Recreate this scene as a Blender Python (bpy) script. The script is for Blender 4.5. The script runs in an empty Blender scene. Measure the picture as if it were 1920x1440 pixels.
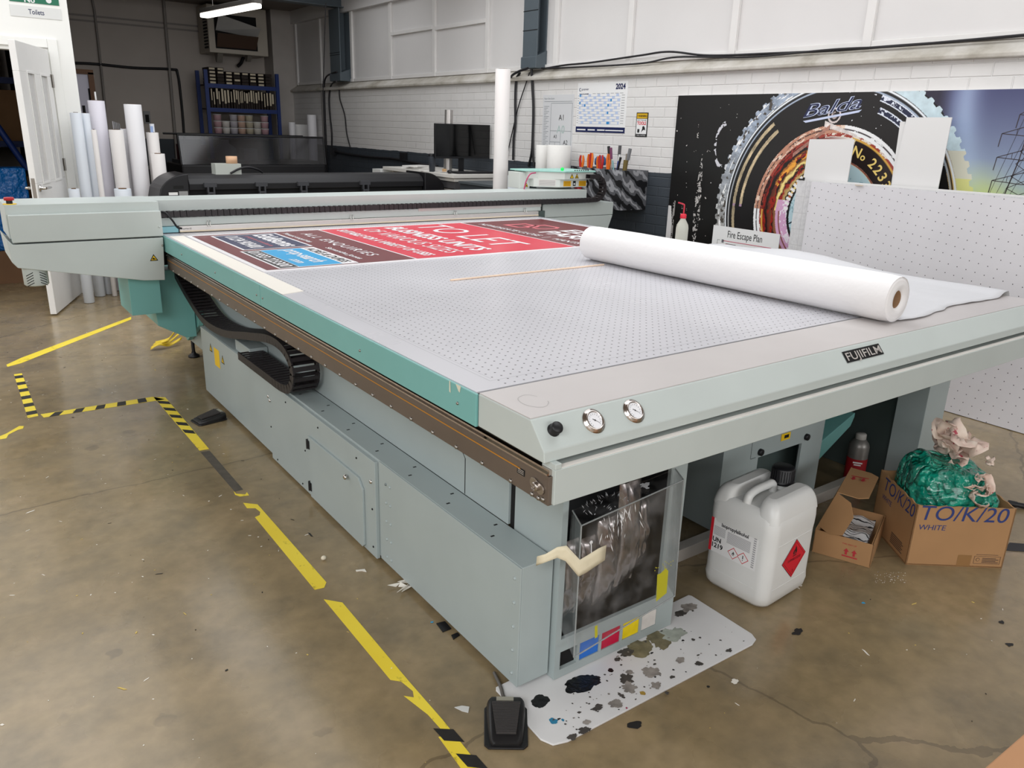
import bpy, bmesh, math, random
import numpy as np
from mathutils import Vector, Matrix, noise as mnoise
PI = math.pi
sc = bpy.context.scene
COL = sc.collection
rnd = random.Random(7)

# ------------------------------------------------------------------ camera
H = 1.49
F_PX = 1462.8
YAW, PITCH, ROLL = 0.635502, 0.315159, -0.0317334
def _rot(a, b, c):
    ca, sa = math.cos(a), math.sin(a)
    f0 = Vector((sa, ca, 0)); right = Vector((ca, -sa, 0))
    f = f0 * math.cos(b) + Vector((0, 0, -1)) * math.sin(b)
    dn = f.cross(right)
    return right * math.cos(c) + dn * math.sin(c), -right * math.sin(c) + dn * math.cos(c), f
CR, CD, CF = _rot(YAW, PITCH, ROLL)
cam_d = bpy.data.cameras.new('camera')
cam = bpy.data.objects.new('camera', cam_d)
COL.objects.link(cam)
m = Matrix.Identity(4)
for i in range(3):
    m[i][0] = CR[i]; m[i][1] = -CD[i]; m[i][2] = -CF[i]
m[2][3] = H
cam.matrix_world = m
cam_d.sensor_width = 36; cam_d.lens = 36 * F_PX / 1920
cam_d.clip_start = .02; cam_d.clip_end = 100
sc.camera = cam

# survey helpers: a sight line of the survey camera meets a known plane of the room
def _ray(u, v): return CR * ((u - 960) / F_PX) + CD * ((v - 720) / F_PX) + CF
def on_z(u, v, z=0.0):
    d = _ray(u, v); t = (z - H) / d.z; return Vector((d.x * t, d.y * t, z))
def on_x(u, v, x):
    d = _ray(u, v); t = x / d.x; return Vector((x, d.y * t, H + d.z * t))
def on_y(u, v, y):
    d = _ray(u, v); t = y / d.y; return Vector((d.x * t, y, H + d.z * t))

# ------------------------------------------------------------------ materials
def lin(c):
    if isinstance(c, str):
        c = c.lstrip('#'); c = tuple(int(c[i:i+2], 16) / 255 for i in (0, 2, 4))
    return tuple(((x / 12.92) if x <= .04045 else ((x + .055) / 1.055) ** 2.4) for x in c) + (1.0,)
MATS = {}
def mat(name, color, rough=.5, metal=0, var=0.0, vscale=6.0, bump=0.0, bscale=40.0, coat=0, trans=0, ior=1.45, alpha=1, emit=None, estr=0, spec=None, sss=0):
    if name in MATS: return MATS[name]
    m = bpy.data.materials.new(name); m.use_nodes = True
    nt = m.node_tree; b = nt.nodes['Principled BSDF']
    c = lin(color)
    b.inputs['Base Color'].default_value = c
    b.inputs['Roughness'].default_value = rough
    b.inputs['Metallic'].default_value = metal
    b.inputs['Coat Weight'].default_value = coat
    b.inputs['Transmission Weight'].default_value = trans
    b.inputs['IOR'].default_value = ior
    b.inputs['Alpha'].default_value = alpha
    if spec is not None: b.inputs['Specular IOR Level'].default_value = spec
    if sss:
        b.inputs['Subsurface Weight'].default_value = sss
        b.inputs['Subsurface Radius'].default_value = (.02, .02, .02)
    if emit:
        b.inputs['Emission Color'].default_value = lin(emit); b.inputs['Emission Strength'].default_value = estr
    tc = nt.nodes.new('ShaderNodeTexCoord')
    if var:
        n = nt.nodes.new('ShaderNodeTexNoise'); n.inputs['Scale'].default_value = vscale; n.inputs['Detail'].default_value = 4
        nt.links.new(tc.outputs['Object'], n.inputs['Vector'])
        r = nt.nodes.new('ShaderNodeValToRGB')
        r.color_ramp.elements[0].position = .3; r.color_ramp.elements[1].position = .7
        r.color_ramp.elements[0].color = tuple(x * (1 - var) for x in c[:3]) + (1,)
        r.color_ramp.elements[1].color = tuple(min(1, x * (1 + var)) for x in c[:3]) + (1,)
        nt.links.new(n.outputs['Fac'], r.inputs['Fac'])
        nt.links.new(r.outputs['Color'], b.inputs['Base Color'])
    if bump:
        n = nt.nodes.new('ShaderNodeTexNoise'); n.inputs['Scale'].default_value = bscale; n.inputs['Detail'].default_value = 3
        nt.links.new(tc.outputs['Object'], n.inputs['Vector'])
        bn = nt.nodes.new('ShaderNodeBump'); bn.inputs['Strength'].default_value = bump; bn.inputs['Distance'].default_value = .01
        nt.links.new(n.outputs['Fac'], bn.inputs['Height']); nt.links.new(bn.outputs['Normal'], b.inputs['Normal'])
    MATS[name] = m
    return m
def vmat(name, rough=.4, metal=0):
    """material that reads the printed picture stored on the mesh"""
    if name in MATS: return MATS[name]
    m = bpy.data.materials.new(name); m.use_nodes = True
    nt = m.node_tree; b = nt.nodes['Principled BSDF']
    a = nt.nodes.new('ShaderNodeVertexColor'); a.layer_name = 'print'
    nt.links.new(a.outputs['Color'], b.inputs['Base Color'])
    b.inputs['Roughness'].default_value = rough; b.inputs['Metallic'].default_value = metal
    MATS[name] = m; return m
class N:
    """tiny node-graph builder"""
    def __init__(s, name, **kw):
        s.m = mat(name, '#808080', **kw); s.nt = s.m.node_tree; s.b = s.nt.nodes['Principled BSDF']
        s.tc = [n for n in s.nt.nodes if n.type == 'TEX_COORD'][0]
    def new(s, t, **kw):
        n = s.nt.nodes.new(t)
        for k, v in kw.items(): setattr(n, k, v)
        return n
    def link(s, a, b): s.nt.links.new(a, b)
    def math(s, op, a, b=None, c=None):
        n = s.new('ShaderNodeMath', operation=op)
        for i, x in enumerate((a, b, c)):
            if x is None: continue
            if isinstance(x, (int, float)): n.inputs[i].default_value = x
            else: s.link(x, n.inputs[i])
        return n.outputs[0]
    def noise(s, scale, detail=4, vec=None, rough=.5):
        n = s.new('ShaderNodeTexNoise'); n.inputs['Scale'].default_value = scale; n.inputs['Detail'].default_value = detail
        n.inputs['Roughness'].default_value = rough
        s.link(vec if vec is not None else s.tc.outputs['Object'], n.inputs['Vector']); return n.outputs['Fac']
    def ramp(s, fac, stops):
        r = s.new('ShaderNodeValToRGB'); e = r.color_ramp.elements
        while len(e) > 1: e.remove(e[-1])
        e[0].position = stops[0][0]; e[0].color = stops[0][1]
        for p, c in stops[1:]:
            x = e.new(p); x.color = c
        s.link(fac, r.inputs['Fac']); return r.outputs['Color']
    def mix(s, fac, a, b):
        n = s.new('ShaderNodeMix', data_type='RGBA')
        for i, x in ((0, fac), (6, a), (7, b)):
            if isinstance(x, (int, float)): n.inputs[i].default_value = x
            elif isinstance(x, tuple): n.inputs[i].default_value = x
            else: s.link(x, n.inputs[i])
        return n.outputs[2]
    def base(s, c):
        if isinstance(c, tuple): s.b.inputs['Base Color'].default_value = c
        else: s.link(c, s.b.inputs['Base Color'])
    def rough(s, c): s.link(c, s.b.inputs['Roughness'])
    def bump(s, h, strength=.3, dist=.01):
        n = s.new('ShaderNodeBump'); n.inputs['Strength'].default_value = strength; n.inputs['Distance'].default_value = dist
        s.link(h, n.inputs['Height']); s.link(n.outputs['Normal'], s.b.inputs['Normal'])

# ------------------------------------------------------------------ mesh builder
_font_cache = {}
def text_geo(s, bold=0.0, spacing=1.0, shear=0.0, res=3):
    k = (s, bold, spacing, shear)
    if k in _font_cache: return _font_cache[k]
    cu = bpy.data.curves.new('t', 'FONT'); cu.body = s; cu.size = 1; cu.offset = bold; cu.space_character = spacing
    cu.resolution_u = res; cu.shear = shear
    o = bpy.data.objects.new('t', cu); COL.objects.link(o)
    dg = bpy.context.evaluated_depsgraph_get(); dg.update()
    me = bpy.data.meshes.new_from_object(o.evaluated_get(dg))
    vs = [tuple(v.co) for v in me.vertices]; fs = [tuple(p.vertices) for p in me.polygons]
    bpy.data.objects.remove(o); bpy.data.curves.remove(cu); bpy.data.meshes.remove(me)
    _font_cache[k] = (vs, fs); return vs, fs
class Frame:
    """a flat working plane: origin, x axis, y axis; normal = x cross y"""
    def __init__(s, o, x, y):
        s.o = Vector(o); s.x = Vector(x).normalized(); s.y = Vector(y); s.n = s.x.cross(s.y).normalized(); s.y = s.n.cross(s.x)
    def p(s, u, v, h=0.0): return s.o + s.x * u + s.y * v + s.n * h
class MB:
    def __init__(s): s.v = []; s.f = []; s.mi = []; s.sm = []; s.mats = []
    def _m(s, m):
        if m is None: return 0
        if m not in s.mats: s.mats.append(m)
        return s.mats.index(m)
    def add(s, vs, fs, m=None, smooth=False):
        o = len(s.v); s.v += [Vector(x) for x in vs]; i = s._m(m)
        for f in fs: s.f.append(tuple(o + k for k in f)); s.mi.append(i); s.sm.append(smooth)
        return s
    def box(s, x0, x1, y0, y1, z0, z1, m=None):
        vs = [(x, y, z) for z in (z0, z1) for y in (y0, y1) for x in (x0, x1)]
        return s.add(vs, [(0, 2, 3, 1), (4, 5, 7, 6), (0, 1, 5, 4), (2, 6, 7, 3), (0, 4, 6, 2), (1, 3, 7, 5)], m)
    def fbox(s, F, u0, u1, v0, v1, h0, h1, m=None):
        vs = [F.p(u, v, h) for h in (h0, h1) for v in (v0, v1) for u in (u0, u1)]
        return s.add(vs, [(0, 2, 3, 1), (4, 5, 7, 6), (0, 1, 5, 4), (2, 6, 7, 3), (0, 4, 6, 2), (1, 3, 7, 5)], m)
    def prism(s, pts, axis, a, b, m=None):
        """2-D outline extruded along an axis from a to b"""
        def P(p, t): return {'x': (t, p[0], p[1]), 'y': (p[0], t, p[1]), 'z': (p[0], p[1], t)}[axis]
        n = len(pts); vs = [P(p, a) for p in pts] + [P(p, b) for p in pts]
        fs = [tuple(range(n - 1, -1, -1)), tuple(range(n, 2 * n))] + [(i, (i + 1) % n, n + (i + 1) % n, n + i) for i in range(n)]
        return s.add(vs, fs, m)
    def fprism(s, F, pts, h0, h1, m=None):
        n = len(pts); vs = [F.p(u, v, h0) for u, v in pts] + [F.p(u, v, h1) for u, v in pts]
        fs = [tuple(range(n - 1, -1, -1)), tuple(range(n, 2 * n))] + [(i, (i + 1) % n, n + (i + 1) % n, n + i) for i in range(n)]
        return s.add(vs, fs, m)
    def fpoly(s, F, pts, h, m=None): return s.add([F.p(u, v, h) for u, v in pts], [tuple(range(len(pts)))], m)
    def frect(s, F, u0, u1, v0, v1, h, m=None): return s.fpoly(F, [(u0, v0), (u1, v0), (u1, v1), (u0, v1)], h, m)
    def fdisc(s, F, u, v, r, h, m=None, seg=20, r2=None):
        r2 = r2 or r
        return s.fpoly(F, [(u + r * math.cos(2 * PI * i / seg), v + r2 * math.sin(2 * PI * i / seg)) for i in range(seg)], h, m)
    def text(s, F, str_, u, v, size, h=.0004, m=None, align='l', bold=0.0, spacing=1.0, width=None, shear=0.0, res=3):
        vs, fs = text_geo(str_, bold, spacing, shear, res)
        if not vs: return s
        x0 = min(p[0] for p in vs); x1 = max(p[0] for p in vs); k = size / .7; kx = k if width is None else width / (x1 - x0)
        off = {'l': -x0, 'c': -(x0 + x1) / 2, 'r': -x1}[align]
        return s.add([F.p(u + (p[0] + off) * kx, v + p[1] * k, h) for p in vs], fs, m)
    def cyl(s, p0, p1, r0, r1=None, seg=16, m=None, cap0=True, cap1=True, smooth=True):
        r1 = r0 if r1 is None else r1
        p0 = Vector(p0); p1 = Vector(p1); d = (p1 - p0).normalized()
        a = d.orthogonal().normalized(); b = d.cross(a)
        vs = [p + (a * math.cos(2 * PI * i / seg) + b * math.sin(2 * PI * i / seg)) * r for p, r in ((p0, r0), (p1, r1)) for i in range(seg)]
        s.add(vs, [(i, (i + 1) % seg, seg + (i + 1) % seg, seg + i) for i in range(seg)], m, smooth)
        if cap0: s.add(vs[:seg], [tuple(range(seg - 1, -1, -1))], m)
        if cap1: s.add(vs[seg:], [tuple(range(seg))], m)
        return s
    def lathe(s, prof, c=(0, 0, 0), axis=(0, 0, 1), seg=24, m=None, smooth=True, close=False):
        """prof: list of (radius, height)"""
        c = Vector(c); d = Vector(axis).normalized(); a = d.orthogonal().normalized(); b = d.cross(a)
        n = len(prof); vs = []
        for r, h in prof:
            for i in range(seg):
                t = 2 * PI * i / seg; vs.append(c + d * h + (a * math.cos(t) + b * math.sin(t)) * max(r, 1e-5))
        fs = []
        for k in range(n - 1 if not close else n):
            k2 = (k + 1) % n
            for i in range(seg):
                j = (i + 1) % seg; fs.append((k * seg + i, k * seg + j, k2 * seg + j, k2 * seg + i))
        return s.add(vs, fs, m, smooth)
    def tube(s, pts, r, seg=8, m=None, caps=True):
        pts = [Vector(p) for p in pts]; n = len(pts); vs = []; prev = None
        for i, p in enumerate(pts):
            d = (pts[min(i + 1, n - 1)] - pts[max(i - 1, 0)]).normalized()
            if prev is None: a = d.orthogonal().normalized()
            else:
                a = prev - d * prev.dot(d)
                a = a.normalized() if a.length > 1e-6 else d.orthogonal().normalized()
            prev = a; b = d.cross(a); rr = r[i] if isinstance(r, (list, tuple)) else r
            vs += [p + (a * math.cos(2 * PI * k / seg) + b * math.sin(2 * PI * k / seg)) * rr for k in range(seg)]
        fs = [(i * seg + k, i * seg + (k + 1) % seg, (i + 1) * seg + (k + 1) % seg, (i + 1) * seg + k) for i in range(n - 1) for k in range(seg)]
        s.add(vs, fs, m, True)
        if caps: s.add(vs[:seg], [tuple(range(seg - 1, -1, -1))], m); s.add(vs[-seg:], [tuple(range(seg))], m)
        return s
    def grid(s, rows, m=None, smooth=True):
        """rows: list of equal-length lists of points"""
        h = len(rows); w = len(rows[0])
        return s.add([p for r in rows for p in r], [(j * w + i, j * w + i + 1, (j + 1) * w + i + 1, (j + 1) * w + i) for j in range(h - 1) for i in range(w - 1)], m, smooth)
    def ball(s, c, r, m=None, seg=10, rings=6, sx=1, sy=1, sz=1):
        c = Vector(c); vs = []; fs = []
        for j in range(rings + 1):
            t = PI * j / rings
            for i in range(seg):
                p = 2 * PI * i / seg; vs.append(c + Vector((math.sin(t) * math.cos(p) * sx, math.sin(t) * math.sin(p) * sy, math.cos(t) * sz)) * r)
        for j in range(rings):
            for i in range(seg):
                k = (i + 1) % seg; fs.append((j * seg + i, (j + 1) * seg + i, (j + 1) * seg + k, j * seg + k))
        return s.add(vs, fs, m, True)
    def build(s, name, m=None, parent=None, local=False, bevel=0, origin=None, solid=0, seg=2, sub=0, autosmooth=True):
        me = bpy.data.meshes.new(name)
        vs = s.v
        o = bpy.data.objects.new(name, me)
        loc = Vector((0, 0, 0))
        if parent is not None:
            if not local:
                inv = ROOT[top_of(parent).name].inverted(); vs = [inv @ v for v in vs]
            o.parent = parent
        else:
            if origin is None:
                xs = [v.x for v in vs]; ys = [v.y for v in vs]; zs = [v.z for v in vs]
                origin = ((min(xs) + max(xs)) / 2, (min(ys) + max(ys)) / 2, min(zs))
            loc = Vector(origin); vs = [v - loc for v in vs]; o.location = loc
            ROOT[o.name] = Matrix.Translation(loc)
        me.from_pydata([tuple(v) for v in vs], [], s.f)
        ms = s.mats if s.mats else [m]
        for x in ms: me.materials.append(x)
        if s.mats: me.polygons.foreach_set('material_index', s.mi)
        me.polygons.foreach_set('use_smooth', s.sm)
        me.update()
        COL.objects.link(o)
        if solid:
            md = o.modifiers.new('solid', 'SOLIDIFY'); md.thickness = solid; md.offset = 0
        if bevel:
            md = o.modifiers.new('bevel', 'BEVEL'); md.width = bevel; md.segments = seg; md.limit_method = 'ANGLE'; md.angle_limit = .6
            md.harden_normals = False
        if sub:
            md = o.modifiers.new('sub', 'SUBSURF'); md.levels = sub; md.render_levels = sub
        return o
ROOT = {}
def top_of(o):
    while o.parent is not None: o = o.parent
    return o
def tag(o, label=None, cat=None, group=None, kind=None):
    if label: o['label'] = label
    if cat: o['category'] = cat
    if group: o['group'] = group
    if kind: o['kind'] = kind
    return o
def thing(name, label, cat, loc=(0, 0, 0), rz=0.0, group=None):
    o = bpy.data.objects.new(name, None); COL.objects.link(o)
    o.location = loc; o.rotation_euler = (0, 0, rz); o.empty_display_size = .1
    ROOT[o.name] = Matrix.Translation(Vector(loc)) @ Matrix.Rotation(rz, 4, 'Z')
    return tag(o, label, cat, group)
def struct(o): o['kind'] = 'structure'; return o
def copy_tree(src, loc, rz=None, label=None, parent=None):
    c = src.copy(); COL.objects.link(c)
    if parent is not None: c.parent = parent
    else:
        c.location = loc
        if rz is not None: c.rotation_euler = (0, 0, rz)
        ROOT[c.name] = Matrix.Translation(Vector(loc)) @ Matrix.Rotation(c.rotation_euler.z, 4, 'Z')
        if label: c['label'] = label
    for ch in list(src.children): copy_tree(ch, None, parent=c)
    return c
def picture(name, F, w, h, nu, nv, fn, material, parent=None, hoff=0.0, local=False):
    """flat printed sheet: a fine grid whose colours come from fn(U,V)->rgb (sRGB 0..1)"""
    U, V = np.meshgrid((np.arange(nu) + .5) / nu * w, (np.arange(nv) + .5) / nv * h)
    rgb = np.clip(fn(U, V), 0, 1)
    l = np.where(rgb <= .04045, rgb / 12.92, ((rgb + .055) / 1.055) ** 2.4)
    us = np.linspace(0, w, nu + 1); vs_ = np.linspace(0, h, nv + 1)
    uu, vv = np.meshgrid(us, vs_)
    o_, x_, y_, n_ = (np.array(t) for t in (F.o, F.x, F.y, F.n))
    P = o_ + uu[..., None] * x_ + vv[..., None] * y_ + hoff * n_
    P = P.reshape(-1, 3)
    W = nu + 1
    jj, ii = np.meshgrid(np.arange(nv), np.arange(nu), indexing='ij')
    a = (jj * W + ii).ravel()
    faces = np.stack([a, a + 1, a + 1 + W, a + W], 1)
    loc = Vector((0, 0, 0))
    if parent is not None:
        if not local:
            inv = np.array(ROOT[top_of(parent).name].inverted()); P = P @ inv[:3, :3].T + inv[:3, 3]
    else:
        loc = Vector(P.mean(0)); loc.z = float(P[:, 2].min()); P = P - np.array(loc)
    me = bpy.data.meshes.new(name)
    me.vertices.add(len(P)); me.vertices.foreach_set('co', P.ravel())
    me.loops.add(faces.size); me.loops.foreach_set('vertex_index', faces.ravel())
    me.polygons.add(len(faces)); me.polygons.foreach_set('loop_start', np.arange(0, faces.size, 4)); me.polygons.foreach_set('loop_total', np.full(len(faces), 4))
    me.update(calc_edges=True)
    ca = me.color_attributes.new('print', 'FLOAT_COLOR', 'CORNER')
    c4 = np.concatenate([l.reshape(-1, 3), np.ones((l.shape[0] * l.shape[1], 1))], 1)
    ca.data.foreach_set('color', np.repeat(c4, 4, 0).ravel().astype(np.float32))
    me.materials.append(material); me.validate()
    o = bpy.data.objects.new(name, me); COL.objects.link(o)
    if parent is not None: o.parent = parent
    else: o.location = loc; ROOT[o.name] = Matrix.Translation(loc)
    return o
def nz(p, s=1.0, seed=0.0): return mnoise.noise(Vector(p) * s + Vector((seed * 13.7, seed * 7.1, seed * 3.3)))
def bez(pts, n=12):
    """Catmull-Rom through points"""
    P = [Vector(p) for p in pts]; P = [P[0] * 2 - P[1]] + P + [P[-1] * 2 - P[-2]]; out = []
    for i in range(1, len(P) - 2):
        for k in range(n):
            t = k / n; a, b, c, d = P[i - 1], P[i], P[i + 1], P[i + 2]
            out.append(.5 * ((2 * b) + (c - a) * t + (2 * a - 5 * b + 4 * c - d) * t * t + (3 * b - a - 3 * c + d) * t ** 3))
    out.append(P[-2]); return out

# ================================================================== SETTING
XW, XU, YB, ZC = 4.85, 4.93, 13.0, 3.1
# --- paints
def concrete():
    g = N('floor concrete', rough=.35)
    a = g.noise(.9, 6, rough=.6); b = g.noise(4.5, 5, rough=.6); c = g.noise(22, 4)
    base = g.ramp(a, [(.32, lin('#7d6d55')), (.5, lin('#917e5f')), (.68, lin('#a8967b'))])
    tint = g.ramp(b, [(.35, lin('#756a52')), (.55, lin('#968462')), (.72, lin('#a5906f'))])
    col = g.mix(.5, base, tint)
    fine = g.ramp(c, [(.3, (.75, .75, .75, 1)), (.7, (1.1, 1.1, 1.1, 1))])
    mm = g.new('ShaderNodeMix', data_type='RGBA', blend_type='MULTIPLY'); mm.inputs[0].default_value = .6
    g.link(col, mm.inputs[6]); g.link(fine, mm.inputs[7])
    # scattered old drips
    v = g.new('ShaderNodeTexVoronoi'); v.inputs['Scale'].default_value = 5; g.link(g.tc.outputs['Object'], v.inputs['Vector'])
    d = g.math('ADD', v.outputs['Distance'], g.math('MULTIPLY', g.noise(14, 3), .5))
    dm = g.ramp(d, [(.36, (1, 1, 1, 1)), (.40, (0, 0, 0, 1))])
    hid = g.ramp(g.noise(.7, 2), [(.55, (0, 0, 0, 1)), (.6, (1, 1, 1, 1))])
    k = g.math('MULTIPLY', dm, hid); k = g.math('MULTIPLY', k, .35)
    # long hairline cracks
    w = g.new('ShaderNodeTexVoronoi', feature='DISTANCE_TO_EDGE'); w.inputs['Scale'].default_value = .55
    wn = g.new('ShaderNodeMix', data_type='VECTOR'); wn.inputs[0].default_value = .08
    nn = g.new('ShaderNodeTexNoise'); nn.inputs['Scale'].default_value = 6; nn.inputs['Detail'].default_value = 5
    g.link(g.tc.outputs['Object'], nn.inputs['Vector']); g.link(g.tc.outputs['Object'], wn.inputs[4]); g.link(nn.outputs['Color'], wn.inputs[5])
    g.link(wn.outputs[1], w.inputs['Vector'])
    ck = g.math('MULTIPLY', g.math('LESS_THAN', w.outputs['Distance'], .0022), .4)
    tot = g.math('MINIMUM', g.math('ADD', k, ck), .8)
    g.base(g.mix(tot, mm.outputs[2], lin('#3b3126')))
    g.rough(g.math('MULTIPLY_ADD', g.noise(3, 4), .3, .13))
    g.bump(g.noise(60, 3), .08, .004)
    g.b.inputs['Coat Weight'].default_value = .25; g.b.inputs['Coat Roughness'].default_value = .12
    return g.m
def brick(name, c1, c2, split=None):
    """painted brickwork in the y-z plane; below `split` the slate grey dado"""
    g = N(name, rough=.55)
    geo = g.new('ShaderNodeNewGeometry'); sp = g.new('ShaderNodeSeparateXYZ'); g.link(geo.outputs['Position'], sp.inputs[0])
    cb = g.new('ShaderNodeCombineXYZ'); g.link(sp.outputs['Y'], cb.inputs[0]); g.link(sp.outputs['Z'], cb.inputs[1])
    br = g.new('ShaderNodeTexBrick'); br.inputs['Scale'].default_value = 1
    br.inputs['Brick Width'].default_value = .232; br.inputs['Row Height'].default_value = .077; br.inputs['Mortar Size'].default_value = .0055
    br.inputs['Mortar Smooth'].default_value = .6; br.inputs['Bias'].default_value = 0
    g.link(cb.outputs[0], br.inputs['Vector'])
    tone = g.ramp(g.noise(2.5, 4), [(.3, tuple(x * .93 for x in lin(c1)[:3]) + (1,)), (.7, lin(c1))])
    if split:
        edge = g.math('MULTIPLY_ADD', g.noise(7, 3), .02, split - .01)
        low = g.math('LESS_THAN', sp.outputs['Z'], edge)
        g.base(g.mix(low, tone, lin(c2)))
    else: g.base(tone)
    h = g.math('ADD', g.math('MULTIPLY', br.outputs['Fac'], -1), g.math('MULTIPLY', g.noise(14, 4), .55))
    g.bump(h, .55, .011)
    return g.m
M_FLOOR = concrete()
M_BRICK = brick('painted brick', '#dcdad8', '#3a4047', 1.19)
M_BACK = mat('back wall paint', '#b9b0a8', .7, var=.06, vscale=1.5, bump=.1, bscale=12)
M_PANEL = mat('painted boarding', '#d9d7d6', .6, var=.03, vscale=1.2, bump=.05, bscale=30)
M_TRIM = mat('white gloss trim', '#e0dedc', .4, var=.03, vscale=4)
def sill_mat():
    g = N('dusty sill paint', rough=.7)
    g.base(g.ramp(g.noise(3, 5, rough=.65), [(.35, lin('#cfcbc5')), (.55, lin('#b9b4aa')), (.7, lin('#9b9488'))]))
    g.bump(g.noise(30, 4), .2, .01); return g.m
M_SILL = sill_mat()
M_WHITE = mat('white paint', '#eeeeea', .45, var=.02, vscale=3)
M_CEIL = mat('ceiling board', '#8a817b', .8, var=.05)
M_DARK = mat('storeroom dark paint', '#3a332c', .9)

struct(MB().add([(-6, -5, 0), (7, -5, 0), (7, 14, 0), (-6, 14, 0)], [(0, 1, 2, 3)]).build('floor', M_FLOOR, origin=(0, 0, 0)))
struct(MB().box(XW, XW + .25, -4, YB, 0, 1.95).build('wall_right', M_BRICK, origin=(XW, 5, 0)))
struct(MB().box(XU, XU + .17, -4, YB, 1.95, ZC).build('wall_right_upper', M_PANEL, origin=(XU, 5, 2)))
struct(MB().prism([(XW - .045, 1.942), (XW - .05, 1.968), (XU + .01, 2.05), (XU + .01, 1.942)], 'y', -4, YB).build('trim_1', M_SILL, bevel=.006))
struct(MB().box(-6, XU + .17, YB, YB + .2, 0, ZC).build('wall_back', M_BACK, origin=(2, YB, 0)))
struct(MB().box(4.56, XU, 12.6, YB, 0, ZC).build('trim_2', mat('pillar paint', '#b5afaa', .7, var=.04), origin=(4.7, 12.8, 0)))
# lintel strip under the ceiling along the right wall
struct(MB().box(XU - .07, XU, -4, 12.6, 2.92, ZC).build('trim_3', M_PANEL, origin=(XU, 4, 2.92)))
# boarded-over windows: mullions and rails
k = 4
ys = [12.55, 11.62, 10.55, 9.43, 8.36, 7.28, 6.14, 5.16, 4.08, 3.02, 1.95, .9]
for y in ys:
    struct(MB().box(XU - .028, XU, y - .03, y + .03, 2.045, 2.92).build('trim_%d' % k, M_TRIM, bevel=.003)); k += 1
for a, b, z in ((9.43, 8.36, 2.565), (8.36, 7.28, 2.55)):
    struct(MB().box(XU - .03, XU, b + .03, a - .03, z - .02, z + .02).build('trim_%d' % k, M_TRIM, bevel=.003)); k += 1
for i in range(len(ys) - 1):        # bottom rails of each bay
    struct(MB().box(XU - .02, XU, ys[i + 1] + .03, ys[i] - .03, 2.045, 2.085).build('trim_%d' % k, M_TRIM, bevel=.003)); k += 1
# ceiling with rooflight openings; the last, out of view, is added for brightness
OPEN = [(-4.2, -1.4, -3.3, .5), (1.4, 4.4, .5, 7.6), (-4.2, 1.0, 4.4, 7.4), (2.6, 4.6, 8.5, 10.2)]
cl = MB(); xs_ = sorted({-6, 5.1} | {v for o in OPEN for v in o[:2]}); ys_ = sorted({-5, YB + .2} | {v for o in OPEN for v in o[2:]})
for x0, x1 in zip(xs_, xs_[1:]):
    for y0, y1 in zip(ys_, ys_[1:]):
        if not any(o[0] <= x0 and x1 <= o[1] and o[2] <= y0 and y1 <= o[3] for o in OPEN): cl.box(x0, x1, y0, y1, ZC, ZC + .12)
struct(cl.build('ceiling', M_CEIL, origin=(0, 4, ZC)))
struct(MB().box(-6.1, -6, -5, 14, 0, 1.75).box(-6.1, -6, 6.3, 14, 1.75, ZC).box(-6.1, -6, -5, -3.5, 1.75, ZC).build('wall_left', M_BACK, origin=(-6, 4, 0)))
# rear wall with a high strip window
rw = MB(); rw.box(-6, 5.1, -5.1, -5, 0, 1.75); rw.box(-6, -2.2, -5.1, -5, 1.75, ZC); rw.box(4.6, 5.1, -5.1, -5, 1.75, ZC); struct(rw.build('wall_rear', M_PANEL, origin=(0, -5, 0)))

# ---- partition with the doorway, left
PY = 7.72
door_x0, door_x1, door_h = .03, .945, 2.0
pw = MB(); pw.box(-6, door_x0, PY, PY + .12, 0, ZC); pw.box(door_x1, 1.125, PY, PY + .12, 0, ZC); pw.box(door_x0, door_x1, PY, PY + .12, door_h, ZC)
struct(pw.build('wall_partition', M_WHITE, origin=(0, PY, 0)))
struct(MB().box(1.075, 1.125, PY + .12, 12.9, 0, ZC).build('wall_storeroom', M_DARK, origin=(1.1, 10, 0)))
ar = MB()
for x0, x1 in ((door_x0 - .07, door_x0), (door_x1, door_x1 + .07)): ar.box(x0, x1, PY - .018, PY, 0, door_h + .07)
ar.box(door_x0, door_x1, PY - .018, PY, door_h, door_h + .07)
for x0, x1 in ((door_x0 - .005, door_x0 + .03), (door_x1 - .03, door_x1 + .005)): ar.box(x0, x1, PY + .001, PY + .119, 0, door_h)
ar.box(door_x0 + .03, door_x1 - .03, PY + .001, PY + .119, door_h - .03, door_h + .005)
struct(ar.build('trim_%d' % k, M_WHITE, bevel=.005)); k += 1

# ---- white panelled door, standing open into the room
hx, hy = .915, PY - .035
d_end = Vector((.632, 6.92)); dirv = (d_end - Vector((hx, hy))).normalized(); DW = .84
ang = math.atan2(dirv.y, dirv.x)
dr = thing('door_1', None, None, (hx, hy, 0), ang); dr['kind'] = 'structure'
M_DOOR = mat('white door gloss', '#e9e8e6', .35, var=.02)
b = MB(); T = .022
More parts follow.
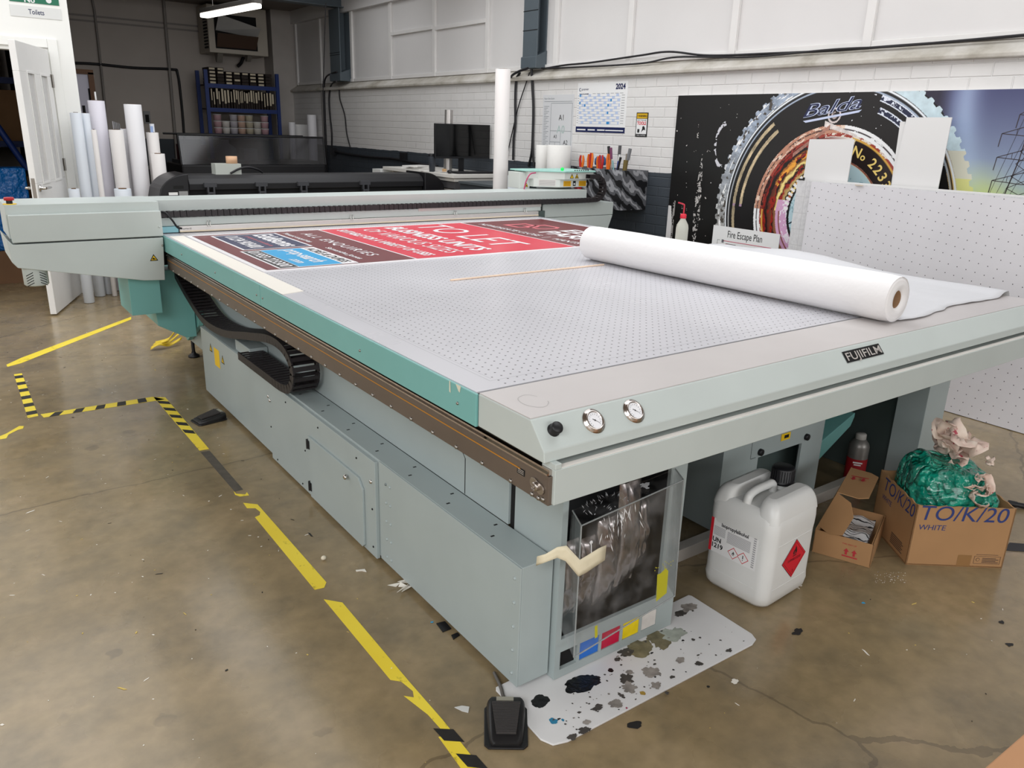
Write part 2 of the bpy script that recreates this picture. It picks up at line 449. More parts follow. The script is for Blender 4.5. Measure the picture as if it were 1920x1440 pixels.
# rails and stiles round two tall glazed slots (local x along the door, y thickness)
xs = [.0, .14, .31, .49, .66, DW]; z0, z1 = 1.0, 1.78
b.box(0, DW, -T, T, .012, z0); b.box(0, DW, -T, T, z1, 1.985)
b.box(xs[0], xs[1], -T, T, z0, z1); b.box(xs[2], xs[3], -T, T, z0, z1); b.box(xs[4], xs[5], -T, T, z0, z1)
b.build('door_leaf', M_DOOR, dr, local=True, bevel=.003)
b = MB()
for x0, x1 in ((.14, .31), (.49, .66)):
    xm = (x0 + x1) / 2
    b.box(x0, x1, -.012, -.007, z0, z1); b.box(x0, x1, .007, .012, z0, z1)
    b.box(xm - .012, xm + .012, -.016, .016, z0, z1)
b.build('door_panel', mat('door panel paint', '#cfcecd', .4), dr, local=True, bevel=.004)
b = MB()
for x0, x1 in ((.14, .31), (.49, .66)):
    for s in (-1, 1):
        b.box(x0 - .014, x0 + .004, s * T, s * (T + .006), z0 - .014, z1 + .014); b.box(x1 - .004, x1 + .014, s * T, s * (T + .006), z0 - .014, z1 + .014)
        b.box(x0, x1, s * T, s * (T + .006), z1 - .004, z1 + .014); b.box(x0, x1, s * T, s * (T + .006), z0 - .014, z0 + .004)
b.build('door_moulding', M_DOOR, dr, local=True, bevel=.002)
M_CHROME = mat('chrome', '#c9c6c2', .22, 1); M_STEEL = mat('steel', '#a09c97', .35, 1)
b = MB()
for s in (-1, 1):
    b.lathe([(.001, 0), (.026, 0), (.026, .008), (.012, .012), (.010, .045)], (DW - .055, s * T, .965), (0, s, 0), 16)
    b.tube([(DW - .055, s * (T + .045), .965), (DW - .11, s * (T + .05), .966), (DW - .19, s * (T + .045), .962)], [.009, .010, .007])
b.build('door_handle', M_CHROME, dr, local=True)
b = MB(); b.box(DW - .0005, DW + .002, -.012, .012, .89, 1.04); b.build('latch_plate', M_STEEL, dr, local=True)
for z in (.25, 1.1, 1.75):
    b = MB(); b.cyl((.0, .03, z - .05), (.0, .03, z + .05), .007); b.box(.0, .03, .0222, .0245, z - .05, z + .05); b.build('hinge', M_STEEL, dr, local=True)

# ---- light: daylight from the rooflights and high windows, one lit batten at the far end
def area(name, loc, rot, sx, sy, power, col=(1, 1, 1)):
    l = bpy.data.lights.new(name, 'AREA'); l.shape = 'RECTANGLE'; l.size = sx; l.size_y = sy; l.energy = power; l.color = col
    o = bpy.data.objects.new(name, l); COL.objects.link(o); o.location = loc; o.rotation_euler = rot; return o
DAY = (.98, .99, 1)
for (x0, x1, y0, y1), pw_ in zip(OPEN, (290, 150, 115, 13)):
    area('rooflight_daylight', ((x0 + x1) / 2, (y0 + y1) / 2, ZC + .06), (0, 0, 0), x1 - x0 - .04, y1 - y0 - .04, pw_, DAY)  # the last opening's lamp is added to brighten the far end
area('rear_window_daylight', (1.2, -4.95, 2.4), (math.radians(90), 0, 0), 6.6, 1.2, 170, DAY)
area('left_window_daylight', (-5.9, 1.4, 2.4), (math.radians(90), 0, math.radians(-90)), 9.5, 1.2, 95, DAY)
w = bpy.data.worlds.new('World'); sc.world = w; w.use_nodes = True
bg = w.node_tree.nodes['Background']; bg.inputs[0].default_value = (.93, .96, 1, 1); bg.inputs[1].default_value = .05
sc.view_settings.view_transform = 'Standard'; sc.view_settings.look = 'None'; sc.view_settings.gamma = 1
sc.view_settings.use_curve_mapping = False; sc.view_settings.exposure = 0.0

# ================================================================== FLATBED PRINTER
M_PALE = mat('pale grey green enamel', '#bcc4c1', .38, var=.025, vscale=5)
M_BOX = mat('grey green enamel', '#a3aeae', .42, var=.035, vscale=4)
M_TEAL = mat('teal enamel', '#76b0ac', .4, var=.03, vscale=5)
M_BLACK = mat('black plastic', '#17171a', .45, var=.1)
M_BLK2 = mat('matt black', '#0c0c0d', .8)
M_RUB = mat('black chain plastic', '#2a2628', .5, var=.15, vscale=20)
M_PLATE = mat('rail steel plate', '#75695f', .45, .55, var=.06)
M_ALU = mat('brushed aluminium', '#d0ccc8', .35, .6)
M_YEL = mat('safety yellow', '#f2c81e', .45)
M_ORANGE = mat('orange tape stripe', '#b57a22', .5)
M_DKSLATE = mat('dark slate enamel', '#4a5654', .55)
M_WPL = mat('white plastic', '#dcdddb', .45)
M_RED = mat('red plastic', '#b3222b', .4)
def bed_mat():
    g = N('perforated vacuum bed', rough=.32)
    geo = g.new('ShaderNodeNewGeometry'); sp = g.new('ShaderNodeSeparateXYZ'); g.link(geo.outputs['Position'], sp.inputs[0])
    P = .0293
    def cell(o): return g.math('SUBTRACT', g.math('FRACT', g.math('DIVIDE', g.math('ADD', o, 29.3 + P / 2 - 1.092 + 0.0), P)), .5)
    # square grid of suction holes
    dx = cell(sp.outputs['X']); dy = cell(g.math('ADD', sp.outputs['Y'], 1.092 - 1.568))
    r = g.math('SQRT', g.math('ADD', g.math('POWER', dx, 2), g.math('POWER', dy, 2)))
    hole = g.math('MULTIPLY', g.math('LESS_THAN', r, .1), g.math('GREATER_THAN', sp.outputs['X'], 1.075))
    def line(o, at, w): return g.math('LESS_THAN', g.math('ABSOLUTE', g.math('SUBTRACT', o, at)), w)
    ln = g.math('MULTIPLY', line(sp.outputs['X'], 1.07, .0009), g.math('GREATER_THAN', sp.outputs['Y'], 1.545))
    l2 = g.math('MULTIPLY', line(sp.outputs['X'], 1.083, .0007), g.math('GREATER_THAN', sp.outputs['Y'], 1.56))
    l3 = g.math('MULTIPLY', line(sp.outputs['Y'], 1.545, .0009), g.math('GREATER_THAN', sp.outputs['X'], 1.07))
    l4 = g.math('MULTIPLY', line(sp.outputs['X'], 1.66, .0005), g.math('GREATER_THAN', sp.outputs['Y'], 1.6))
    ls = g.math('MULTIPLY', g.math('MAXIMUM', g.math('MAXIMUM', ln, l2), g.math('MAXIMUM', l3, l4)), .45)
    tone = g.ramp(g.noise(1.2, 2), [(.3, lin('#bdbcc1')), (.7, lin('#c9c8cd'))])
    c = g.mix(ls, tone, lin('#5b5a63'))
    g.base(g.mix(hole, c, lin('#1c1c20')))
    g.rough(g.math('MULTIPLY_ADD', g.noise(3, 3), .2, .2))
    return g.m
M_BED = bed_mat()
def deck_mat():
    g = N('grey deck panel', rough=.4)
    g.base(g.ramp(g.noise(1.6, 5), [(.3, lin('#bdb7b5')), (.7, lin('#c8c3c1'))])); g.b.inputs['Metallic'].default_value = .15
    g.rough(g.math('MULTIPLY_ADD', g.noise(5, 4), .25, .28)); return g.m
M_DECK = deck_mat()

PR = thing('flatbed_printer', 'large grey green and teal flatbed printer filling the middle of the workshop', 'printer', (2.3, 3.0, 0))
XL, XR, ZD = .99, 3.61, .884
def P(mb, name, m=None, parent=None, **kw): return mb.build(name, m, parent or PR, **kw)

P(MB().box(XL + .003, XR, 1.489, 5.05, .802, ZD), 'vacuum_bed', M_BED)
P(MB().box(XL + .002, XR, 1.4772, 1.4885, .80, ZD - .004), 'bed_seam', M_BLK2)
cap = [(1.477, .80), (1.477, ZD - .001), (1.269, ZD - .001), (1.217, .824), (1.215, .7985), (1.25, .7985)]
P(MB().prism(cap, 'x', XL, XR + .01), 'front_cap', M_PALE, bevel=.0025)
P(MB().box(XL + .003, XR + .007, 1.2735, 1.4765, ZD - .001, ZD + .0012), 'deck_panel', M_DECK)
fs = MB().box(1.008, XR, 1.197, 1.245, .70, .785).box(1.008, 1.026, 1.197, 1.245, .785, .7985)
P(fs, 'front_fascia', M_PALE, bevel=.0015)
P(MB().box(1.026, XR - .01, 1.2, 1.216, .7852, .7868), 'fascia_ledge', mat('lit white ledge', '#e4e0da', .5, var=.06, vscale=9))  # ledge coloured whiter than the fascia for the light it catches
P(MB().box(1.05, XR - .02, 1.245, 4.9, .72, .80), 'bed_frame', M_BLK2)
# aprons
for y0, y1 in ((1.478, 3.018), (3.022, 4.72)):
    P(MB().box(XL - .006, XL + .002, y0, y1, .798, ZD - .0015), 'side_apron', M_TEAL, bevel=.0015)
P(MB().box(XR - .002, XR + .006, 1.478, 4.72, .798, ZD - .0015), 'side_apron', M_TEAL, bevel=.0015)
def screw(p, d, r=.0045, m=M_STEEL, name='screw', parent=None):
    p = Vector(p); d = Vector(d)
    b = MB(); b.lathe([(r, 0), (r, r * .3), (r * .75, r * .75), (.0001, r * .85)], p, d, 8); return b.build(name, m, parent or PR)
sc0 = screw((XL - .006, 1.56, .835), (-1, 0, 0))
for y, z in ((2.12, .835), (2.99, .835), (3.06, .835), (3.62, .835), (4.2, .835)):
    c = sc0.copy(); COL.objects.link(c); c.location = (0, y - 1.56, z - .835)
# peeled scraps of tape on the apron edge
b = MB(); b.add([(XL - .0068, 1.60, ZD), (XL - .0068, 1.595, ZD), (XL - .0068, 1.593, .853), (XL - .0068, 1.6, .855)], [(0, 1, 2, 3)])
b.add([(XL - .0068, 1.57, ZD), (XL - .0068, 1.545, ZD), (XL - .0068, 1.55, .866), (XL - .0068, 1.556, .868)], [(0, 1, 2, 3)])
P(b, 'tape_scrap', mat('peeled tape', '#d8d6c2', .6))

# guide rail on the long side
P(MB().box(1.022, 1.2, 1.246, 4.62, .69, .797), 'rail_backing', mat('dark oily brown', '#3a322d', .5, .3))
b = MB()
for z in (.79, .7965): b.box(1.004, 1.023, 1.247, 4.62, z - .0017, z)
P(b, 'rail_slat', mat('dark strip', '#2c2826', .45, .4))
b = MB().prism([(.994, .771), (.994, .775), (1.0, .778), (1.0, .783), (1.022, .783), (1.022, .769)], 'y', 1.208, 4.6)
P(b, 'guide_rail', mat('polished rail', '#cbbfb8', .18, 1))
P(MB().box(.998, 1.022, 1.205, 4.6, .698, .768), 'rail_plate', M_PLATE, bevel=.001)
P(MB().box(.9972, .998, 1.31, 4.6, .7475, .7505), 'scale_strip', M_ORANGE)
F = Frame((.9978, 1.322, .735), (0, -1, 0), (0, 0, 1))
b = MB(); b.frect(F, 0, .03, 0, .016, .0004, M_BLK2)
for i in range(3): b.frect(F, .003, .026, .003 + i * .004, .0045 + i * .004, .0008, M_ALU)
P(b, 'maker_plate')
b = MB(); F = Frame((.9975, 1.243, .733), (0, -1, 0), (0, 0, 1))
pts = []
for a in range(24):
    t = 2 * PI * a / 24; r = .012 + .014 * abs(math.cos(t + .5)) ** 2.2; pts.append((r * math.cos(t + .25), r * math.sin(t + .25)))
b.fprism(F, pts, 0, .004)
b.lathe([(.011, 0), (.011, .007), (.008, .009), (.008, .006), (.003, .006), (.003, .01), (.0001, .01)], F.p(0, 0, .004), F.n, 16)
P(b, 'bearing_flange', mat('nickel flange', '#b7b0aa', .28, 1), bevel=.0006)
bo = screw((.998, 1.345, .7045), (-1, 0, 0), .0058, name='bolt')
n = 27
for i in range(1, n):
    c = bo.copy(); COL.objects.link(c); c.location = (0, i * .1205, 0)
for y, z in ((1.262, .7045), (1.238, .7045), (1.222, .708)):
    c = bo.copy(); COL.objects.link(c); c.location = (0, y - 1.345, z - .7045)

# base: lower cabinets along the long side
bx = 1.097
P(MB().box(bx + .004, 1.206, 1.42, 4.43, .022, .397), 'base_cabinet', M_BOX, bevel=.002)
P(MB().box(bx - .001, bx + .004, 1.42, 2.24, .022, .396), 'cabinet_panel', M_BOX, bevel=.001)
P(MB().box(bx - .001, bx + .004, 3.33, 4.428, .024, .396), 'cabinet_panel', M_BOX, bevel=.001)
P(MB().box(bx - .010, bx + .004, 2.255, 3.322, .012, .388), 'cabinet_panel', M_BOX, bevel=.0015)
F = Frame((bx - .010, 2.842, .018), (0, -1, 0), (0, 0, 1))
dw, dh = .5, .268
pts = [(0, 0), (dw - .012, 0), (dw, .012), (dw, dh - .035), (dw - .035, dh), (0, dh)]
dd = P(MB().fprism(F, pts, .0005, .009), 'access_door', M_BOX, bevel=.0012)
for z in (.215, .028):
    b = MB(); b.fbox(F, -.016, .014, z, z + .036, .0005, .012); b.cyl(F.p(0, z, .012), F.p(0, z + .036, .012), .0055); P(b, 'hinge', M_BLACK, dd)
b = MB(); b.lathe([(.004, 0), (.004, .006), (.010, .008), (.010, .016), (.006, .019), (.0001, .019)], F.p(dw - .115, dh - .026, .009), F.n, 14); P(b, 'knob', M_CHROME, dd)
lk = screw((bx - .010, 2.285, .305), (-1, 0, 0), .008, M_CHROME, 'lock')
for y, z in ((3.345, .305), (3.30, .30)):
    c = lk.copy(); COL.objects.link(c); c.location = (.009 if y > 3.33 else 0, y - 2.285, z - .305)
so = screw((bx - .010, 2.4, .352), (-1, 0, 0), .004, M_BLK2)
for y, z in ((2.75, .352), (3.1, .352), (2.28, .05), (2.6, .006 + .012), (3.25, .03), (2.95, .03), (2.9, .2), (3.31, .17), (2.28, .2)):
    c = so.copy(); COL.objects.link(c); c.location = (0, y - 2.4, z - .352)
sp0 = screw((bx - .001, 2.19, .33), (-1, 0, 0), .005, M_BOX, 'rivet')
for i in range(10):
    y, z = (2.19 if i % 2 else 2.16), .33 - .07 * (i // 2)
    c = sp0.copy(); COL.objects.link(c); c.location = (0, y - 2.19, z - .33)
for i in range(5):
    c = sp0.copy(); COL.objects.link(c); c.location = (0, 1.445 - 2.19, (.355 - .075 * i) - .33)
b = MB()
for y in np.arange(1.6, 3.2, .24): b.box(1.125, 1.137, y, y + .006, .397, .3976).box(1.17, 1.182, y + .05, y + .056, .397, .3976)
P(b, 'vent_slot', M_BLK2)
# yellow notices on the far cabinet
F = Frame((bx - .001, 4.19, .235), (0, -1, 0), (0, 0, 1))
P(MB().frect(F, 0, .095, 0, .1, .0006, M_YEL), 'notice_label')
def triangle(F, u, v, s, glyph, parent, name='warning_label'):
    b = MB(); h = s * .866
    b.fpoly(F, [(u, v), (u + s, v), (u + s / 2, v + h)], .0006, M_BLK2)
    i = s * .1
    b.fpoly(F, [(u + i * 1.6, v + i), (u + s - i * 1.6, v + i), (u + s / 2, v + h - i * 1.9)], .001, M_YEL)
    if glyph == '!':
        b.frect(F, u + s * .46, u + s * .54, v + h * .3, v + h * .66, .0014, M_BLK2); b.fdisc(F, u + s / 2, v + h * .2, s * .05, .0014, M_BLK2)
    else:
        b.fpoly(F, [(u + s * .28, v + h * .2), (u + s * .72, v + h * .18), (u + s * .66, v + h * .34), (u + s * .56, v + h * .36), (u + s * .52, v + h * .55), (u + s * .45, v + h * .4), (u + s * .36, v + h * .46)], .0014, M_BLK2)
    return b.build(name, None, parent)
triangle(F, -.085, .06, .055, '!', PR); triangle(F, .125, .045, .055, '!', PR)

# inner wall, frame, legs
P(MB().box(1.207, 1.235, 1.635, 4.62, .397, .70), 'base_wall', M_BOX, bevel=.001)
P(MB().box(1.215, 1.25, 1.612, 1.634, .30, .70), 'frame_gap', M_BLK2)
b = MB(); Fw = Frame((1.2068, 3, .4), (0, -1, 0), (0, 0, 1))
b.fpoly(Fw, [(.95, .30), (.954, .30), (1.135, .12), (1.131, .12)], .0003, M_BLK2); b.frect(Fw, 1.131, 1.135, .0, .12, .0003, M_BLK2)
P(b, 'panel_seam')
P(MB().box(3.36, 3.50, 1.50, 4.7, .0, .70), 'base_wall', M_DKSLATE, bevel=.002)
P(MB().box(3.31, 3.485, 1.492, 1.62, .0, .70), 'front_leg', M_BOX, bevel=.002)
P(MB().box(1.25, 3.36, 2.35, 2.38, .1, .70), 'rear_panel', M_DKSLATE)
P(MB().box(1.72, 3.15, 1.655, 1.70, .0, .05), 'floor_bar', mat('pale bar', '#c9c4bd', .6, var=.08), bevel=.002)
# pedestal under the bed with a square opening
b = MB(); px0, px1, pz0, pz1 = 2.25, 2.90, .03, .71; y0, y1 = 1.701, 1.712
wx0, wx1, wz0, wz1 = 2.466, 2.752, .12, .295
b.box(px0, wx0, y0, y1, pz0, pz1).box(wx1, px1, y0, y1, pz0, pz1).box(wx0, wx1, y0, y1, wz1, pz1).box(wx0, wx1, y0, y1, pz0, wz0)
b.box(px0, px0 + .012, y1, 2.05, pz0, pz1).box(px1 - .012, px1, y1, 2.05, pz0, pz1)
P(b, 'pedestal_frame', M_BOX)
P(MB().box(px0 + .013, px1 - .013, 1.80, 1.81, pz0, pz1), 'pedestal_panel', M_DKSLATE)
F = Frame((px0, 1.701, 0), (1, 0, 0), (0, 0, 1))
b = MB(); b.fpoly(F, [(.166, .30), (.168, .30), (.168, .40), (.166, .40)], .0005, M_BLK2); b.fpoly(F, [(.168, .298), (.2, .298), (.2, .3), (.168, .3)], .0005, M_BLK2); P(b, 'panel_seam')
for x in (2.472, 2.775):
    b = MB(); b.lathe([(.014, 0), (.014, .012), (.010, .014), (.0001, .014)], (x, 1.701, .318), (0, -1, 0), 12); P(b, 'knob', M_BLACK)
b = MB(); F = Frame((2.6, 1.7, .335), (1, 0, 0), (0, 0, 1)); b.frect(F, 0, .06, 0, .03, .0006, M_YEL); b.frect(F, .02, .05, .008, .022, .001, M_BLK2); P(b, 'notice_label')
# teal drip tray beside the pedestal
b = MB(); b.prism([(2.905, .12), (3.18, .27), (3.2, .31), (3.2, .33), (2.905, .22)], 'y', 1.74, 2.1); P(b, 'drip_tray', M_TEAL, bevel=.003)
P(MB().box(2.905, 3.15, 2.0, 2.12, .24, .7), 'tray_bracket', M_TEAL, bevel=.002)

# ink cabinet in the front corner
M_LIN = mat('added dark lining', '#2a2b2c', .6)
ix0, ix1, iy0, iy1 = 1.212, 1.69, 1.40, 1.61
b = MB()
yi = iy0 + .0121
b.box(ix0, ix0 + .014, yi, iy1, .008, .70).box(ix1 - .014, ix1, yi, iy1, .008, .70).box(ix0 + .0141, ix1 - .0141, iy1 - .012, iy1, .008, .70)
b.box(ix0 + .0141, ix1 - .0141, yi, iy1 - .0121, .1, .115).box(ix0, ix1, iy0, iy0 + .012, .008, .034).box(ix0, ix1, iy0, iy0 + .012, .0931, .135)
b.box(ix0, ix0 + .02, iy0, iy0 + .012, .0341, .093).box(1.62, ix1, iy0, iy0 + .012, .0341, .093).box(ix0, ix0 + .02, iy0, iy0 + .012, .1351, .63).box(1.62, ix1, iy0, iy0 + .012, .1351, .63).box(ix0, ix1, iy0, iy0 + .012, .6301, .70)
for x in (1.295, 1.38, 1.465, 1.545): b.box(x, x + .01, iy0, iy0 + .012, .0341, .093)
ink = P(b, 'ink_cabinet', M_BOX)
P(MB().box(ix0 + .0145, ix1 - .0145, iy1 - .016, iy1 - .0125, .116, .69).box(ix1 - .0175, ix1 - .0145, iy0 + .0125, iy1 - .017, .116, .69).box(ix0 + .0145, ix0 + .0175, iy0 + .0125, iy1 - .017, .116, .69).box(ix0 + .018, ix1 - .018, iy0 + .0125, iy1 - .017, .1155, .118), 'added_lining', M_LIN)  # thin sheets added to darken the inside of the cabinet
for x0, x1, c in ((1.306, 1.379, '#1f6fd0'), (1.391, 1.464, '#c3123f'), (1.476, 1.544, '#f0d512'), (1.556, 1.619, '#d9d5d0')):
    P(MB().box(x0, x1, iy0 + .003, iy0 + .008, .035, .092), 'colour_plate', mat('plate ' + c, c, .35, var=.08, vscale=25))
P(MB().box(ix0 + .02, 1.295, iy0 + .012, iy0 + .014, .03, .094), 'dark_opening', M_BLK2)

# cable chain hanging along the long side
def chain(path, wvec, w, link, th, m, name, parent):
    """a drag chain: side plates and cross bars, one link after another along a path"""
    P_ = [Vector(p) for p in path]; L = [0]
    for a, c in zip(P_, P_[1:]): L.append(L[-1] + (c - a).length)
    def at(s):
        for i in range(len(L) - 1):
            if s <= L[i + 1]: t = (s - L[i]) / (L[i + 1] - L[i]); return P_[i].lerp(P_[i + 1], t)
        return P_[-1]
    wv = Vector(wvec).normalized(); b = MB(); s = 0
    while s + link <= L[-1]:
        a = at(s); c = at(s + link * 1.08); d = (c - a).normalized(); up = wv.cross(d).normalized()
        for side in (-1, 1):
            o = wv * (side * w / 2)
            vs = [q + o * k + up * h for q in (a, c) for k in (.88, 1) for h in (-th / 2, th / 2)]
            b.add(vs, [(0, 1, 3, 2), (4, 6, 7, 5), (0, 4, 5, 1), (2, 3, 7, 6), (0, 2, 6, 4), (1, 5, 7, 3)])
        for h in (-th / 2 + .002, th / 2 - .002):
            q0 = a + d * link * .25; q1 = a + d * link * .75
            vs = [q + wv * k * w / 2 + up * (h + e) for q in (q0, q1) for k in (-.9, .9) for e in (-.002, .002)]
            b.add(vs, [(0, 1, 3, 2), (4, 6, 7, 5), (0, 4, 5, 1), (2, 3, 7, 6), (0, 2, 6, 4), (1, 5, 7, 3)])
        s += link
    return b.build(name, m, parent)
cx = 1.125
pth = bez([(cx, 4.78, .63), (cx, 4.55, .545), (cx, 4.25, .47), (cx, 3.9, .48), (cx, 3.5, .555), (cx, 3.22, .606), (cx, 3.06, .605), (cx, 2.975, .565), (cx, 2.955, .505), (cx, 3.0, .445), (cx, 3.1, .422), (cx, 3.3, .42), (cx, 3.68, .42)], 10)
chain(pth, (1, 0, 0), .115, .036, .036, M_RUB, 'cable_chain', PR)
P(MB().box(1.115, 1.205, 3.64, 3.86, .397, .452), 'chain_anchor', M_BOX, bevel=.004)

# base end under the gantry, levelling feet
P(MB().box(1.2, 3.4, 4.6, 5.35, .14, .70), 'base_end', M_BOX, bevel=.003)
def foot(x, y):
    b = MB(); b.cyl((x, y, .02), (x, y, .14), .011); b.lathe([(.001, 0), (.036, 0), (.036, .012), (.014, .026), (.014, .034)], (x, y, 0), (0, 0, 1), 14); return P(b, 'levelling_foot', M_BLACK)
foot(1.235, 5.22); foot(1.23, 4.72); foot(1.2, 2.05); foot(1.2, 3.6); foot(3.35, 5.25)
# gantry support: teal brackets below the left cover
P(MB().box(.795, .955, 4.64, 4.95, .445, .66), 'bracket', M_TEAL, bevel=.003)
b = MB(); b.prism([(.93, .66), (1.16, .66), (1.16, .25), (1.1, .25), (.95, .34)], 'y', 4.78, 5.15); P(b, 'bracket', M_TEAL, bevel=.003)
b = MB(); b.prism([(4.62, .64), (5.2, .64), (5.2, .2), (5.05, .16), (4.75, .32)], 'x', 1.165, 1.195); P(b, 'bracket', M_TEAL, bevel=.003)

# gantry
GY = 4.70
b = MB().box(.278, .985, 4.605, 4.95, .90, 1.064).box(.985, 4.13, GY, 4.95, 1.0, 1.062)
gb = P(b, 'gantry_beam', M_PALE, bevel=.002)
P(MB().box(.985, 3.7, GY + .01, 4.93, .9, 1.0), 'gantry_core', M_BLK2)
P(MB().box(.285, .982, 4.552, 4.61, .885, 1.018), 'upper_cover', M_PALE, bevel=.003)
b = MB(); b.prism([(.262, .905), (.285, .877), (.98, .877), (.966, .646), (.86, .652), (.29, .762), (.27, .79)], 'y', 4.552, 4.95); P(b, 'lower_cover', M_PALE, bevel=.003)
F = Frame((.9, 4.5515, .755), (1, 0, 0), (0, 0, 1)); triangle(F, 0, 0, .042, 'h', PR)
screw((.972, 4.552, .835), (0, -1, 0), .006); screw((.965, 4.552, .935), (0, -1, 0), .006, M_PALE)
# cooling vent below
b = MB(); b.lathe([(.056, 0), (.056, -.09), (.05, -.096), (.0001, -.096)], (.365, 4.62, .757), (0, 0, 1), 24); fan = P(b, 'vent_housing', M_PALE)
b = MB()
for s in (-1, 1):
    for i in range(5):
        z0 = .735 - i * .013
        for j in range(5):
            t0, t1 = .25 + j * .13, .25 + (j + .95) * .13
            q = []
            for t, e in ((t0, 0), (t1, 0), (t1, -.004), (t0, -.004)):
                a = -PI / 2 + s * t; zz = z0 - (t - .25) * .03 + e
                q.append((.365 + math.cos(a) * .0565, 4.62 + math.sin(a) * .0565, zz))
            b.add(q, [(0, 1, 2, 3)])
P(b, 'vent_slot', M_BLK2, fan)
# emergency stop
b = MB(); c = (.305, 4.64, 1.0642); b.lathe([(.001, 0), (.03, 0), (.03, .003), (.001, .003)], c, (0, 0, 1), 20, M_YEL)
b.lathe([(.014, .003), (.014, .018)], c, (0, 0, 1), 16, M_BLACK); b.lathe([(.012, .018), (.022, .019), (.023, .03), (.02, .034), (.0001, .035)], c, (0, 0, 1), 20, M_RED); P(b, 'emergency_stop')
# the long black cable chain in the beam and its loop on the right
zc0 = .987
loop = [(1.0, GY - .02, zc0), (2.5, GY - .02, zc0), (4.17, GY - .02, zc0)]
R_ = .088
arc = [(4.19 + R_ * math.sin(t), GY - .02, zc0 + R_ - R_ * math.cos(t)) for t in np.linspace(0, PI, 14)]
chain(loop[:-1] + [loop[-1]] + arc + [(4.11, GY - .02, zc0 + 2 * R_)], (0, 1, 0), .055, .034, .032, M_RUB, 'cable_chain', PR)
P(MB().box(1.0, 4.15, GY + .009, GY + .0105, .965, 1.005), 'chain_tray', M_BLACK)
P(MB().box(.99, 3.66, GY - .03, GY + .008, .922, .967), 'beam_skirt', M_PALE, bevel=.0015)
P(MB().box(2.62, 3.66, GY - .033, GY - .03, .951, .969), 'skirt_lip', M_ALU)
P(MB().box(1.09, 3.62, GY - .055, GY - .031, .889, .921), 'light_bar', M_ALU, bevel=.002)
P(MB().box(1.09, 3.62, GY - .058, GY - .055, .889, .897), 'light_strip', mat('cream strip', '#d9cbb4', .5))
F = Frame((1.105, GY - .0552, .903), (1, 0, 0), (0, 0, 1)); b = MB(); b.text(F, 'maxWhite LED', 0, 0, .009, .0004, M_BLK2, width=.05); P(b, 'lettering')
P(MB().box(.99, 1.085, GY - .05, GY - .0, .889, .92), 'teal_block', mat('pale blue block', '#8fc5cf', .5))
for x in (1.25, 2.13, 2.9, 3.5):
    b = MB(); b.tube([(x, GY - .035, .945), (x - .008, GY - .05, .93), (x - .006, GY - .06, .915)], .0025); b.tube([(x + .012, GY - .035, .945), (x + .01, GY - .05, .93), (x + .006, GY - .06, .915)], .0025); P(b, 'clip', M_CHROME)
b = MB(); b.tube(bez([(.995, GY - .03, 1.0), (1.02, GY - .07, 1.0), (1.05, GY - .08, .96), (1.075, GY - .07, .92), (1.1, GY - .06, .91)], 6), .0055); P(b, 'lamp_cable', M_BLACK)
b = MB(); b.box(3.70, 4.415, GY - .005, 5.0, .865, .963); P(b, 'end_cover', M_PALE, bevel=.003)
b = MB(); b.prism([(3.70, .862), (4.415, .862), (4.36, .72), (3.70, .70)], 'y', GY - .005, 5.0); P(b, 'end_cover', M_PALE, bevel=.003)
P(MB().box(3.62, 3.70, GY - .03, GY + .05, .70, .92), 'rail_stop', M_DKSLATE)
P(MB().box(1.0, 3.7, GY + .02, 4.94, .70, .80), 'gantry_bridge', M_BLK2)

# carriage standing on the beam
CZ = 1.062
b = MB()
b.prism([(3.80, 4.90), (3.95, 4.76), (4.24, 4.76), (4.27, 4.80), (4.27, 5.10), (3.72, 5.10), (3.72, 4.92)], 'z', CZ + .075, CZ + .128)
b.prism([(3.76, 4.90), (3.93, 4.79), (4.2, 4.79), (4.2, 5.08), (3.76, 5.08)], 'z', CZ + .015, CZ + .076)
b.box(3.66, 3.76, 4.95, 5.10, CZ, CZ + .12)
car = P(b, 'print_carriage', mat('carriage white', '#cfd3ce', .4), bevel=.002)
b = MB(); b.prism([(3.69, 4.92), (3.80, 4.885), (3.945, 4.745), (4.25, 4.745), (4.28, 4.79), (4.28, 5.12), (3.69, 5.12)], 'z', CZ + .1285, CZ + .139); P(b, 'carriage_lid', mat('pale teal lid', '#9fd0c6', .4), car, bevel=.002)
b = MB(); b.ball((3.955, 4.80, CZ + .15), .014); P(b, 'status_lamp', mat('green lamp', '#0ac04a', .3, emit='#12e060', estr=.6), car)
b = MB()
for i in range(7): b.ball((4.05 + i * .022, 4.76, CZ + .141), .006)
P(b, 'button', M_BLACK, car)
F = Frame((3.93, 4.7895, CZ + .02), (1, 0, 0), (0, 0, 1))
for u in (.035, .19):
    b = MB(); b.frect(F, u, u + .075, .002, .042, .0006, mat('label orange', '#e6ae16', .5))
    for i in range(4): b.frect(F, u + .006, u + .066, .008 + i * .008, .0105 + i * .008, .001, mat('label ink', '#8a5c10', .6))
    P(b, 'notice_label', None, car)
b = MB(); b.frect(F, .13, .158, .004, .042, .0006, M_BLK2); b.frect(F, .137, .151, .012, .026, .001, M_WPL); P(b, 'notice_label', None, car)
F = Frame((3.95, 4.7595, CZ + .08), (1, 0, 0), (0, 0, 1)); triangle(F, .05, .003, .042, '!', car); triangle(F, .10, .003, .042, 'h', car)
F = Frame((3.66, 4.9495, CZ + .01), (1, 0, 0), (0, 0, 1)); triangle(F, .05, .0, .036, 'h', car)
F = Frame(Vector((3.775, 4.889, CZ + .02)), (3.93 - 3.76, 4.79 - 4.90, 0), (0, 0, 1)); b = MB(); b.frect(F, .02, .15, .004, .05, .001, M_ALU)
